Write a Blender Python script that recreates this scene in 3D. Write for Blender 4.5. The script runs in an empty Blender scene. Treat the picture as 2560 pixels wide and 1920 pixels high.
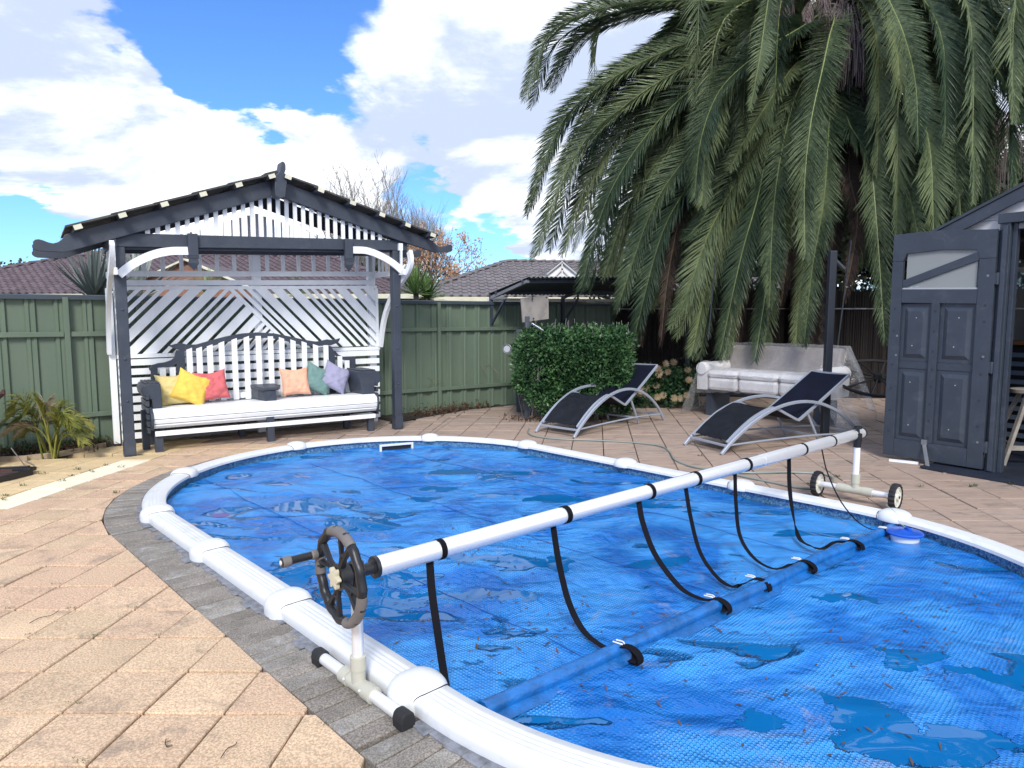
import bpy, math, random
from mathutils import Vector, Matrix, noise
R = math.radians
rnd = random.Random(7)
scene = bpy.context.scene
col = scene.collection

# ------------------------------------------------------------------ camera
F_PX, H_CAM = 1720.0, 1.5
PITCH = math.atan(169 / F_PX)
cam = bpy.data.cameras.new("camera")
cam.sensor_width = 36.0
cam.lens = 36.0 * F_PX / 2560.0
cam.clip_start = 0.05
cam.clip_end = 2000
camo = bpy.data.objects.new("camera", cam)
camo.location = (0, 0, H_CAM)
camo.rotation_euler = (R(90) - PITCH, 0, 0)
col.objects.link(camo)
scene.camera = camo

# ------------------------------------------------------------------ light
SUN_EL, SUN_AZ = R(40), R(180)          # azimuth clockwise from +Y
sl = bpy.data.lights.new("sun", 'SUN')
sl.energy = 2.3
sl.angle = R(16)
sl.color = (1.0, 0.95, 0.87)
so = bpy.data.objects.new("sun", sl)
sd = Vector((math.sin(SUN_AZ) * math.cos(SUN_EL), math.cos(SUN_AZ) * math.cos(SUN_EL), math.sin(SUN_EL)))
so.rotation_euler = sd.to_track_quat('Z', 'Y').to_euler()
so.location = (0, 0, 30)
col.objects.link(so)

scene.view_settings.view_transform = 'Standard'
scene.view_settings.look = 'None'
scene.view_settings.gamma = 1
scene.view_settings.use_curve_mapping = False
scene.view_settings.exposure = 0.60

# ------------------------------------------------------------------ world
W = bpy.data.worlds.new("World")
scene.world = W
W.use_nodes = True
nt = W.node_tree
for n in list(nt.nodes):
    nt.nodes.remove(n)


class NT:
    """tiny helper to write node graphs"""
    def __init__(s, tree):
        s.t = tree

    def n(s, typ, **kw):
        nd = s.t.nodes.new(typ)
        for k, v in kw.items():
            if k.startswith('i_'):
                key = k[2:]
                nd.inputs[int(key) if key.isdigit() else key.replace('_', ' ')].default_value = v
            else:
                setattr(nd, k, v)
        return nd

    def l(s, a, b):
        s.t.links.new(a, b)
        return b

    def val(s, x, sock):
        if isinstance(x, bpy.types.NodeSocket):
            s.l(x, sock)
        else:
            sock.default_value = x

    def m(s, op, a, b=0.0, c=None, clamp=False):
        nd = s.n('ShaderNodeMath', operation=op, use_clamp=clamp)
        s.val(a, nd.inputs[0])
        s.val(b, nd.inputs[1])
        if c is not None:
            s.val(c, nd.inputs[2])
        return nd.outputs[0]

    def vm(s, op, a, b=None, scale=None):
        nd = s.n('ShaderNodeVectorMath', operation=op)
        s.val(a, nd.inputs[0])
        if b is not None:
            s.val(b, nd.inputs[1])
        if scale is not None:
            s.val(scale, nd.inputs['Scale'])
        return nd.outputs['Value'] if op in ('DOT_PRODUCT', 'LENGTH') else nd.outputs[0]

    def mix(s, f, a, b, mode='MIX'):
        nd = s.n('ShaderNodeMix', data_type='RGBA', blend_type=mode)
        s.val(f, nd.inputs[0])
        s.val(a if isinstance(a, bpy.types.NodeSocket) else (tuple(a) + (1,))[:4], nd.inputs[6])
        s.val(b if isinstance(b, bpy.types.NodeSocket) else (tuple(b) + (1,))[:4], nd.inputs[7])
        return nd.outputs[2]

    def ramp(s, x, lo, hi, a=0.0, b=1.0, smooth=True):
        nd = s.n('ShaderNodeMapRange', interpolation_type='SMOOTHSTEP' if smooth else 'LINEAR')
        s.val(x, nd.inputs[0])
        nd.inputs[1].default_value = lo
        nd.inputs[2].default_value = hi
        nd.inputs[3].default_value = a
        nd.inputs[4].default_value = b
        return nd.outputs[0]

    def noise(s, vec, scale, detail=4, rough=0.5, dist=0.0, w=None):
        nd = s.n('ShaderNodeTexNoise')
        if vec is not None:
            s.l(vec, nd.inputs['Vector'])
        nd.inputs['Scale'].default_value = scale
        nd.inputs['Detail'].default_value = detail
        nd.inputs['Roughness'].default_value = rough
        nd.inputs['Distortion'].default_value = dist
        return nd.outputs['Fac']


def ray_dir(px, py):
    x = (px - 1280) / F_PX
    y = -(py - 960) / F_PX
    c, s = math.cos(PITCH), math.sin(PITCH)
    return Vector((x, c + y * s, -s + y * c))


g = NT(nt)
tc = g.n('ShaderNodeTexCoord').outputs['Generated']
sky = g.n('ShaderNodeTexSky', sky_type='NISHITA', sun_disc=False)
sky.sun_elevation = SUN_EL
sky.sun_rotation = SUN_AZ
sky.air_density = 1.0
sky.dust_density = 0.4
sky.ozone_density = 2.2
sep = g.n('ShaderNodeSeparateXYZ')
g.l(tc, sep.inputs[0])
zc = g.m('MAXIMUM', sep.outputs[2], 0.0)
den = g.m('ADD', zc, 0.22)
cmb = g.n('ShaderNodeCombineXYZ')
g.l(g.m('DIVIDE', sep.outputs[0], den), cmb.inputs[0])
g.l(g.m('DIVIDE', sep.outputs[1], den), cmb.inputs[1])
g.l(g.m('MULTIPLY', zc, 0.6), cmb.inputs[2])
pv = cmb.outputs[0]
cov = g.noise(pv, 1.15, 12, 0.62, 0.25)
cov = g.m('MULTIPLY_ADD', cov, 1.55, -0.175)
# patches of open sky and of cloud, as directions in the sky
BLOBS = [  # px, py, radius(deg), weight
    (470, -10, 6.0, -.40), (560, 60, 6.5, -.38), (640, 130, 6.0, -.32), (690, 40, 6, -.30), (630, 215, 4.2, -.26), (430, 60, 4, -.2), (760, 250, 3.0, .05),
    (860, 40, 3.0, -.06), (990, 130, 3.0, -.10), (860, 215, 2.5, -.08), (1010, 160, 2.5, -.07), (780, 130, 3.2, .06), (930, 240, 3.0, .10),
    (60, 600, 5.5, -.40), (-120, 600, 7, -.30), (160, 640, 4, -.22), (200, 600, 2, -.1),
    (1110, 470, 2.0, -.20), (1200, 640, 4.5, -.34), (1050, 430, 1.8, -.20), (1010, 500, 1.8, -.15), (1330, 700, 3.5, -.22),
    (1240, 480, 3.0, .25), (1090, 450, .8, .25), (1330, 560, 3.0, .22), (1150, 300, 6, .22),
    (200, 200, 11, .30), (330, 330, 7, .22), (560, 400, 7, .26), (800, 380, 6, .22), (100, 420, 8, .22),
    (1150, 60, 6, .22), (1350, 350, 8, .32), (1550, 120, 10, .32), (1000, 300, 3, .12), (1500, 500, 8, .2), (2200, 100, 12, .2)]
acc = cov
wob = g.vm('SCALE', g.vm('SUBTRACT', g.n('ShaderNodeTexNoise', i_Scale=5.0, i_Detail=6.0).outputs['Color'], (0.5, 0.5, 0.5)), scale=0.16)
wobn = [n for n in nt.nodes if n.type == 'TEX_NOISE'][-1]
g.l(pv, wobn.inputs['Vector'])
dirw = g.vm('NORMALIZE', g.vm('ADD', tc, wob))
for px, py, rd, wt in BLOBS:
    d = ray_dir(px, py).normalized()
    dp = g.vm('DOT_PRODUCT', dirw, tuple(d))
    f = g.ramp(dp, math.cos(R(rd * 1.25)), math.cos(R(rd * 0.25)), 0.0, wt)
    acc = g.m('ADD', acc, f)
dens = g.ramp(acc, 0.40, 0.66)
# shading of the cloud: grey-blue undersides against bright white
sh = g.noise(pv, 1.3, 9, 0.56, 0.6)
mp = g.n('ShaderNodeMapping')
g.l(pv, mp.inputs[0])
mp.inputs[1].default_value = (0.06, 0.16, 0.0)
sh2 = g.noise(mp.outputs[0], 1.15, 12, 0.62, 0.25)
lit = g.m('ADD', g.m('SUBTRACT', cov, sh2), g.m('MULTIPLY', sh, 0.9))
litf = g.ramp(lit, 0.42, 0.74)
ccol = g.mix(litf, (4.5, 5.2, 6.7), (10.4, 10.7, 11.1))
skyc = g.mix(1.0, sky.outputs[0], (0.62, 0.98, 1.5), 'MULTIPLY')
fin = g.mix(dens, skyc, ccol)
bg = g.n('ShaderNodeBackground', i_Strength=0.10)
g.l(fin, bg.inputs[0])
wo = g.n('ShaderNodeOutputWorld')
g.l(bg.outputs[0], wo.inputs[0])


# ------------------------------------------------------------------ projection helpers
def gp(px, py, z=0.0):
    d = ray_dir(px, py)
    t = (z - H_CAM) / d.z
    return Vector((d.x * t, d.y * t, z))


def at(px, py, Y):
    d = ray_dir(px, py)
    t = Y / d.y
    return Vector((d.x * t, Y, H_CAM + d.z * t))


# ------------------------------------------------------------------ materials
MATS = {}


def mat(name, colr, rough=0.6, spec=0.5, metal=0.0, var=0.0, vscale=3.0, bump=0.0, bscale=60.0, rand=0.0,
        dirt=None, dirt_amt=0.0, dscale=2.5, stretch=(1, 1, 1), trans=0.0, clear=0.0, hue=None, grain=0.0, gscale=250.0):
    if name in MATS:
        return MATS[name]
    m = bpy.data.materials.new(name)
    MATS[name] = m
    m.use_nodes = True
    t = m.node_tree
    b = t.nodes['Principled BSDF']
    q = NT(t)
    b.inputs['Roughness'].default_value = rough
    b.inputs['Specular IOR Level'].default_value = spec
    b.inputs['Metallic'].default_value = metal
    if clear:
        b.inputs['Coat Weight'].default_value = clear
        b.inputs['Coat Roughness'].default_value = 0.1
    co = q.n('ShaderNodeTexCoord').outputs['Object']
    mpn = q.n('ShaderNodeMapping')
    q.l(co, mpn.inputs[0])
    mpn.inputs[3].default_value = stretch
    oi = q.n('ShaderNodeObjectInfo')
    vec = q.vm('ADD', mpn.outputs[0], q.vm('SCALE', q.vm('ADD', (0, 0, 0), (17.0, 9.0, 5.0)), scale=oi.outputs['Random']))
    c = q.mix(0.0, colr, colr)
    if var:
        nz = q.noise(vec, vscale, 5, 0.6)
        f = q.ramp(nz, 0.3, 0.7, 1 - var, 1 + var * 0.7)
        c = q.mix(1.0, c, q.n('ShaderNodeCombineColor').outputs[0], 'MULTIPLY')
        cc = [n for n in t.nodes if n.type == 'COMBINE_COLOR'][-1]
        for i in range(3):
            q.l(f, cc.inputs[i])
    if rand:
        f = q.m('MULTIPLY_ADD', oi.outputs['Random'], 2 * rand, 1 - rand)
        nd = q.n('ShaderNodeHueSaturation')
        q.l(c, nd.inputs['Color'])
        q.l(f, nd.inputs['Value'])
        c = nd.outputs[0]
    if hue:
        wn = q.n('ShaderNodeTexWhiteNoise', noise_dimensions='1D')
        q.l(oi.outputs['Random'], wn.inputs['W'])
        c = q.mix(q.m('MULTIPLY', wn.outputs['Value'], hue[3]), c, hue[:3])
    if grain:
        gn = q.noise(vec, gscale, 2, 0.7)
        f = q.ramp(gn, 0.35, 0.65, 1 - grain, 1 + grain)
        cc2 = q.n('ShaderNodeCombineColor')
        for i in range(3):
            q.l(f, cc2.inputs[i])
        c = q.mix(1.0, c, cc2.outputs[0], 'MULTIPLY')
    if dirt:
        dn = q.noise(vec, dscale, 8, 0.65, 0.6)
        f = q.ramp(dn, 0.5, 0.72, 0, dirt_amt)
        c = q.mix(f, c, dirt)
    q.l(c, b.inputs['Base Color'])
    if bump:
        bn = q.noise(vec, bscale, 4, 0.6)
        bp = q.n('ShaderNodeBump', i_Strength=bump, i_Distance=0.01)
        q.l(bn, bp.inputs['Height'])
        q.l(bp.outputs[0], b.inputs['Normal'])
    if trans:
        tr = q.n('ShaderNodeBsdfTranslucent')
        q.l(c, tr.inputs[0])
        mx = q.n('ShaderNodeMixShader', i_0=trans)
        q.l(b.outputs[0], mx.inputs[1])
        q.l(tr.outputs[0], mx.inputs[2])
        q.l(mx.outputs[0], t.nodes['Material Output'].inputs[0])
    return m


WHITE = mat('white_paint', (.84, .865, .90), .45, var=.05, vscale=4, bump=.15, bscale=30, dirt=(.45, .45, .42), dirt_amt=.18, dscale=7, stretch=(1, 1, .3))
CHAR = mat('charcoal_paint', (.040, .050, .072), .5, var=.12, vscale=5, bump=.15, bscale=40, dirt=(.1, .1, .11), dirt_amt=.3, dscale=6)
RIMW = mat('white_resin', (.68, .70, .725), .38, var=.04, dirt=(.40, .39, .37), dirt_amt=.35, dscale=6, stretch=(1, 1, 1), bump=.08, bscale=14)
CREAM = mat('cream_paint', (.66, .64, .50), .6, var=.08)
ALU = mat('aluminium', (.86, .87, .89), .30, metal=.55, var=.03, bump=.04, bscale=12)
ALU2 = mat('satin_aluminium_tube', (.80, .81, .83), .36, metal=.4, var=.03)
LTUBE = mat('silver_powder_coat', (.40, .44, .52), .38, metal=.35, var=.05)
BLACKP = mat('black_plastic', (.012, .013, .017), .4, var=.2)
RUBBER = mat('black_rubber', (.015, .015, .018), .7, var=.2)
STRAP = mat('black_webbing', (.005, .005, .008), .8, spec=.15, var=.2)
BEIGEP = mat('beige_plastic', (.46, .45, .38), .45, var=.05)
WHEELW = mat('ivory_plastic', (.68, .67, .60), .45)
GREYG = mat('grey_rubber_grip', (.16, .145, .14), .6, var=.2)
GREENF = mat('green_sheet_steel', (.115, .160, .115), .48, var=.08, vscale=2.0, dirt=(.17, .2, .16), dirt_amt=.3, dscale=2.5, stretch=(2, 2, .25))
GREENC = mat('slate_fence_capping', (.055, .075, .095), .45, var=.1)
PAVER = mat('sandstone_paver', (.62, .455, .30), .8, spec=.3, var=.13, vscale=2.5, rand=.08, hue=(.57, .385, .27, .8), grain=.26, gscale=120, bump=.5, bscale=90,
            dirt=(.17, .145, .13), dirt_amt=.55, dscale=4.2)
PAVY = mat('yellow_paver', (.66, .50, .29), .8, spec=.3, var=.10, rand=.06, grain=.10, gscale=160, bump=.3, bscale=110, dirt=(.28, .24, .18), dirt_amt=.35, dscale=3)
PAVW = mat('pale_cream_paver', (.86, .78, .60), .8, spec=.3, var=.05, rand=.03, grain=.06, bump=.2, dirt=(.45, .36, .25), dirt_amt=.3, dscale=3)
PAVR = mat('shaded_grey_paver', (.37, .285, .235), .8, spec=.3, var=.16, vscale=3, rand=.07, hue=(.41, .30, .235, .8), grain=.10, bump=.3, bscale=110,  # greyer stone, with the palm's shade also put into the colour
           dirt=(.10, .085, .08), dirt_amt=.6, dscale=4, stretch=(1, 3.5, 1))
SOIL = mat('bedding_sand', (.032, .024, .018), .95, var=.4, vscale=20, bump=.6, bscale=60)
ROOFB = mat('brown_roof_tile', (.115, .085, .10), .7, var=.2, vscale=3, rand=.15)
ROOFG = mat('grey_roof_tile', (.155, .14, .15), .75, var=.15, vscale=3, rand=.12)
MULCH = mat('garden_soil', (.03, .024, .018), .95, var=.5, vscale=15, bump=1, bscale=40)
TIMBER = mat('weathered_timber', (.35, .27, .19), .8, var=.25, vscale=5, stretch=(1, 1, 1), bump=.4, bscale=50)
DTIMBER = mat('brown_timber', (.17, .075, .03), .6, var=.25, vscale=6)
BARK = mat('grey_bark', (.12, .10, .085), .9, var=.3, vscale=8, bump=.5)
TWIG = mat('pale_twig', (.235, .225, .215), .9, var=.2)
CLOTHB = mat('navy_mesh_fabric', (.003, .005, .017), .7, spec=.25, var=.25, vscale=6, bump=.3, bscale=80)
CLOTHG = mat('black_crinkled_mesh', (.007, .009, .015), .7, spec=.3, var=.4, vscale=9, bump=1, bscale=25)
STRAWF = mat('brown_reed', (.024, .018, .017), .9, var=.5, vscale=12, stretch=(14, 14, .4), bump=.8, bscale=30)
DEADF = mat('dead_frond', (.085, .058, .048), .85, var=.3, trans=.15)
STALK = mat('dry_fruit_stalk', (.17, .135, .135), .85, var=.2)
GALV = mat('dark_corrugated_steel', (.035, .045, .06), .5, var=.2)
GALVP = mat('galvanised_bracket', (.22, .23, .25), .45, metal=.3, var=.15)
BOARD = mat('weathered_plywood', (.27, .25, .24), .85, var=.12, vscale=6, dirt=(.12, .1, .1), dirt_amt=.4, dscale=5)
RUST = mat('rusty_iron', (.075, .035, .03), .85, var=.5, vscale=12, bump=.8, bscale=40)
CONC = mat('mortar_haunch', (.20, .21, .24), .9, var=.35, vscale=22, bump=.5, dirt=(.14, .13, .125), dirt_amt=.7, dscale=14)
DARK = mat('dark_recess', (.006, .008, .014), .7, var=.3)
HOSE = mat('grey_green_hose', (.22, .26, .24), .45, var=.06)
LIDB = mat('blue_plastic', (.01, .09, .52), .3, var=.04)
LEAFL = mat('dry_leaf', (.085, .05, .03), .9, var=.4, vscale=9)
SHEDW = mat('white_weatherboard', (.72, .70, .70), .55, var=.04)
SHEDD = mat('slate_grey_timber', (.036, .047, .067), .45, var=.10, vscale=5, bump=.1, bscale=40, dirt=(.10, .11, .13), dirt_amt=.3, dscale=8)
SOFAW = mat('white_vinyl', (.66, .65, .66), .4, var=.08, vscale=4, bump=.3, bscale=9, dirt=(.4, .36, .36), dirt_amt=.4, dscale=3)
SOFAT = mat('taupe_suede', (.22, .195, .185), .8, var=.25, vscale=3, bump=.2, bscale=6, stretch=(1, 1, 1))
GLASSM = mat('window_glass', (.25, .28, .32), .06, spec=.8)
CLOTHES = {}
for nm, c_, in (('pale_yellow', (.66, .53, .22)), ('bright_yellow', (.80, .53, .09)), ('coral_red', (.60, .13, .14)),
                ('peach', (.80, .43, .29)), ('sage_teal', (.135, .24, .225)), ('lavender_grey', (.31, .30, .44))):
    CLOTHES[nm] = mat(nm + '_velvet', c_, .75, var=.14, vscale=5, bump=.25, bscale=40, dirt=tuple(x * .6 for x in c_), dirt_amt=.35, dscale=4)


def brick_mat():
    m = mat('grey_clay_brick', (.24, .215, .19), .85, spec=.3, var=.2, vscale=5, rand=.16, grain=.35, gscale=140, bump=.5, bscale=130)
    return m


BRICK = brick_mat()
BRICKS = mat('salt_stained_brick', (.26, .24, .215), .85, spec=.3, var=.2, vscale=5, rand=.12, grain=.3, gscale=140, bump=.5, bscale=130,
             dirt=(.50, .50, .52), dirt_amt=.45, dscale=12)


def cover_mat():
    m = bpy.data.materials.new('blue_bubble_cover')
    m.use_nodes = True
    t = m.node_tree
    q = NT(t)
    b = t.nodes['Principled BSDF']
    co = q.n('ShaderNodeTexCoord').outputs['Object']
    # rows of bubbles, laid along the sheet
    mpn = q.n('ShaderNodeMapping')
    q.l(co, mpn.inputs[0])
    mpn.inputs[2].default_value = (0, 0, R(43.3 - 45))
    wv = q.vm('SCALE', q.n('ShaderNodeTexNoise', i_Scale=1.2, i_Detail=2.0).outputs['Color'], scale=0.03)
    q.l(co, [n for n in t.nodes if n.type == 'TEX_NOISE'][-1].inputs['Vector'])
    sp = q.n('ShaderNodeSeparateXYZ')
    q.l(q.vm('ADD', mpn.outputs[0], wv), sp.inputs[0])
    k = 2 * math.pi / 0.0235
    sx = q.m('SINE', q.m('MULTIPLY', sp.outputs[0], k))
    sy = q.m('SINE', q.m('MULTIPLY', sp.outputs[1], k))
    dots = q.m('MULTIPLY', sx, sy)
    dots = q.ramp(dots, -0.2, 0.9)
    # puddles: standing water, drawn out along the folds
    mpp = q.n('ShaderNodeMapping')
    q.l(co, mpp.inputs[0])
    mpp.inputs[2].default_value = (0, 0, R(-28))
    mpp.inputs[3].default_value = (.8, 1.9, 1)
    pn = q.noise(mpp.outputs[0], 1.35, 3, 0.45, 0.8)
    gpos = q.n('ShaderNodeNewGeometry').outputs['Position']
    wn_ = q.n('ShaderNodeTexNoise', i_Scale=4.5, i_Detail=5.0, i_Roughness=.6)
    q.l(gpos, wn_.inputs['Vector'])
    wpos = q.vm('ADD', gpos, q.vm('SCALE', q.vm('SUBTRACT', wn_.outputs['Color'], (.5, .5, .5)), scale=.42))
    for px_, py_, sx_, sy_ in ((800, 1262, .42, .22), (905, 1310, .34, .24), (930, 1500, .40, .22), (985, 1440, .34, .16), (1200, 1392, .42, .085), (1145, 1480, .36, .10), (1290, 1492, .18, .06),
                               (1395, 1405, .07, .13), (1120, 1180, .34, .06), (1235, 1195, .24, .12), (1090, 1222, .26, .09), (1395, 1247, .36, .15), (1240, 1240, .22, .05), (1055, 1245, .14, .09),
                               (1650, 1405, .26, .10), (2320, 1870, .40, .14), (2165, 1790, .16, .20), (2290, 1650, .20, .08), (2500, 1690, .24, .09),
                               (1890, 1795, .13, .08), (620, 1315, .30, .05), (700, 1345, .36, .045), (745, 1192, .22, .05), (1780, 1280, .30, .05), (2120, 1500, .18, .08)):
        w_ = gp(px_, py_, -.02)
        df = q.vm('MULTIPLY', q.vm('SUBTRACT', wpos, tuple(w_)), (1 / sx_, 1 / sy_, 0))
        pn = q.m('MAXIMUM', pn, q.ramp(q.vm('LENGTH', df), .72, 1.02, .66, .40))
    jag = q.noise(co, 30, 3, .6)
    edge = q.m('ADD', q.m('MULTIPLY', dots, 0.008), q.m('MULTIPLY', jag, 0.030))
    pud = q.ramp(q.m('ADD', pn, edge), 0.622, 0.652)
    pn2 = q.noise(co, 0.95, 5, 0.55, 1.6)
    bubble_lit = q.ramp(pn2, 0.38, 0.60)
    base = q.mix(bubble_lit, (.004, .125, .47), (.035, .28, .74))  # wet film stays dark; light caught by the bubbles is painted brighter
    base = q.mix(q.m('MULTIPLY', dots, q.m('MULTIPLY_ADD', bubble_lit, .45, .10)), base, (.11, .42, .88))  # highlight on each bubble painted into the colour
    # dust tide marks
    dn = q.noise(co, 3.4, 8, 0.7, 1.5)
    db = q.ramp(dn, 0.56, 0.74, 0, 0.5)
    base = q.mix(db, base, (.30, .30, .34))
    fine = q.noise(co, 26, 5, 0.75, 0.3)
    fm = q.m('MULTIPLY', q.ramp(fine, 0.64, 0.70, 0, 0.85), q.ramp(dn, 0.50, 0.62))
    base = q.mix(fm, base, (.10, .07, .05))
    base = q.mix(pud, base, (.004, .125, .36))
    q.l(base, b.inputs['Base Color'])
    q.l(q.m('MULTIPLY', q.m('SUBTRACT', 1.0, pud), q.m('MULTIPLY_ADD', bubble_lit, .14, .12)), b.inputs['Roughness'])
    b.inputs['Specular IOR Level'].default_value = 0.5
    b.inputs['IOR'].default_value = 1.38
    q.l(q.m('MULTIPLY_ADD', pud, 0.0, 1.36), b.inputs['IOR'])
    inv = q.m('SUBTRACT', 1.0, pud)
    wr = q.noise(co, 5.0, 4, 0.55, 1.5)
    big = q.noise(mpp.outputs[0], 1.5, 2, .5, 1.0)
    hgt = q.m('ADD', q.m('MULTIPLY', dots, q.m('MULTIPLY_ADD', bubble_lit, .5, .15)), q.m('ADD', q.m('MULTIPLY', wr, 3.8), q.m('MULTIPLY', big, 9.0)))
    hgt = q.m('MULTIPLY', hgt, inv)
    rip = q.noise(co, 3.0, 2, 0.5)
    hgt = q.m('ADD', hgt, q.m('MULTIPLY', rip, 0.35))
    bp = q.n('ShaderNodeBump', i_Strength=1.0, i_Distance=0.010)
    q.l(hgt, bp.inputs['Height'])
    q.l(bp.outputs[0], b.inputs['Normal'])
    return m


COVER = cover_mat()
ROLLM = mat('wet_blue_film', (.008, .13, .42), .16, spec=.6, var=.35, vscale=9, bump=.5, bscale=70)


def liner_mat():
    m = bpy.data.materials.new('mottled_blue_liner')
    m.use_nodes = True
    t = m.node_tree
    q = NT(t)
    b = t.nodes['Principled BSDF']
    co = q.n('ShaderNodeTexCoord').outputs['Object']
    n1 = q.noise(co, 55, 4, 0.7, 1.0)
    n2 = q.noise(co, 6, 3, 0.6)
    c = q.mix(q.ramp(n1, 0.42, 0.60), (.018, .07, .21), (.16, .34, .50))
    c = q.mix(q.ramp(n2, 0.45, 0.7, 0, .45), c, (.03, .13, .30))
    q.l(c, b.inputs['Base Color'])
    b.inputs['Roughness'].default_value = .35
    return m


LINER = liner_mat()


def plastic_mat():
    m = bpy.data.materials.new('clear_plastic_film')
    m.use_nodes = True
    t = m.node_tree
    q = NT(t)
    b = t.nodes['Principled BSDF']
    b.inputs['Base Color'].default_value = (.75, .76, .80, 1)
    b.inputs['Roughness'].default_value = .18
    co = q.n('ShaderNodeTexCoord').outputs['Object']
    nz = q.noise(co, 5, 5, .6, 1.5)
    bp = q.n('ShaderNodeBump', i_Strength=.8, i_Distance=.05)
    q.l(nz, bp.inputs['Height'])
    q.l(bp.outputs[0], b.inputs['Normal'])
    gl = q.n('ShaderNodeBsdfGlossy', i_Roughness=.12)
    q.l(bp.outputs[0], gl.inputs['Normal'])
    tr = q.n('ShaderNodeBsdfTransparent')
    lw = q.n('ShaderNodeLayerWeight', i_Blend=.35)
    q.l(bp.outputs[0], lw.inputs['Normal'])
    mx0 = q.n('ShaderNodeMixShader', i_0=.35)
    q.l(b.outputs[0], mx0.inputs[1])
    q.l(gl.outputs[0], mx0.inputs[2])
    mx = q.n('ShaderNodeMixShader')
    q.l(q.m('MULTIPLY_ADD', lw.outputs['Facing'], .45, .08), mx.inputs[0])
    q.l(tr.outputs[0], mx.inputs[1])
    q.l(mx0.outputs[0], mx.inputs[2])
    q.l(mx.outputs[0], t.nodes['Material Output'].inputs[0])
    return m


FILM = plastic_mat()


def leaf_mat(name, a, b_, trans=.25, rough=.45, scale=1.5):
    """two-tone foliage, the tone changes from clump to clump"""
    m = bpy.data.materials.new(name)
    m.use_nodes = True
    t = m.node_tree
    q = NT(t)
    b = t.nodes['Principled BSDF']
    b.inputs['Roughness'].default_value = rough
    b.inputs['Specular IOR Level'].default_value = .35
    co = q.n('ShaderNodeTexCoord').outputs['Object']
    oi = q.n('ShaderNodeObjectInfo')
    n1 = q.noise(co, scale, 3, .6)
    n2 = q.noise(co, 22, 2, .6)
    f = q.m('ADD', q.m('MULTIPLY', n1, .6), q.m('MULTIPLY', n2, .4))
    f = q.m('ADD', f, q.m('MULTIPLY_ADD', oi.outputs['Random'], .3, -.15))
    c = q.mix(q.ramp(f, .36, .66), a, b_)
    q.l(c, b.inputs['Base Color'])
    tr = q.n('ShaderNodeBsdfTranslucent')
    q.l(c, tr.inputs[0])
    mx = q.n('ShaderNodeMixShader', i_0=trans)
    q.l(b.outputs[0], mx.inputs[1])
    q.l(tr.outputs[0], mx.inputs[2])
    q.l(mx.outputs[0], t.nodes['Material Output'].inputs[0])
    return m


PALM = leaf_mat('palm_leaflet', (.050, .085, .050), (.21, .26, .135), .22, .38, .6)
HEDGE = leaf_mat('hedge_leaf', (.022, .065, .028), (.12, .24, .09), .2, .32, 5)
YUC = leaf_mat('yucca_leaf', (.08, .15, .05), (.20, .30, .11), .2, .45, 2)
FLAX = leaf_mat('grey_flax_leaf', (.17, .20, .19), (.34, .38, .34), .15, .5, 3)
CANE = leaf_mat('cane_palm_leaf', (.15, .17, .035), (.34, .33, .085), .3, .5, 5)
CANEB = leaf_mat('dry_cane_leaf', (.20, .15, .09), (.34, .29, .20), .2, .7, 5)
ORANGE = leaf_mat('autumn_leaf', (.36, .18, .10), (.56, .34, .20), .3, .6, .7)
OLIVE = leaf_mat('tree_leaf', (.03, .045, .025), (.08, .10, .05), .2, .6, .8)
ROSE = leaf_mat('cream_rosette', (.14, .11, .07), (.34, .27, .17), .2, .6, 6)
WEED = leaf_mat('weed_leaf', (.06, .10, .03), (.14, .19, .06), .2, .6, 6)


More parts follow.
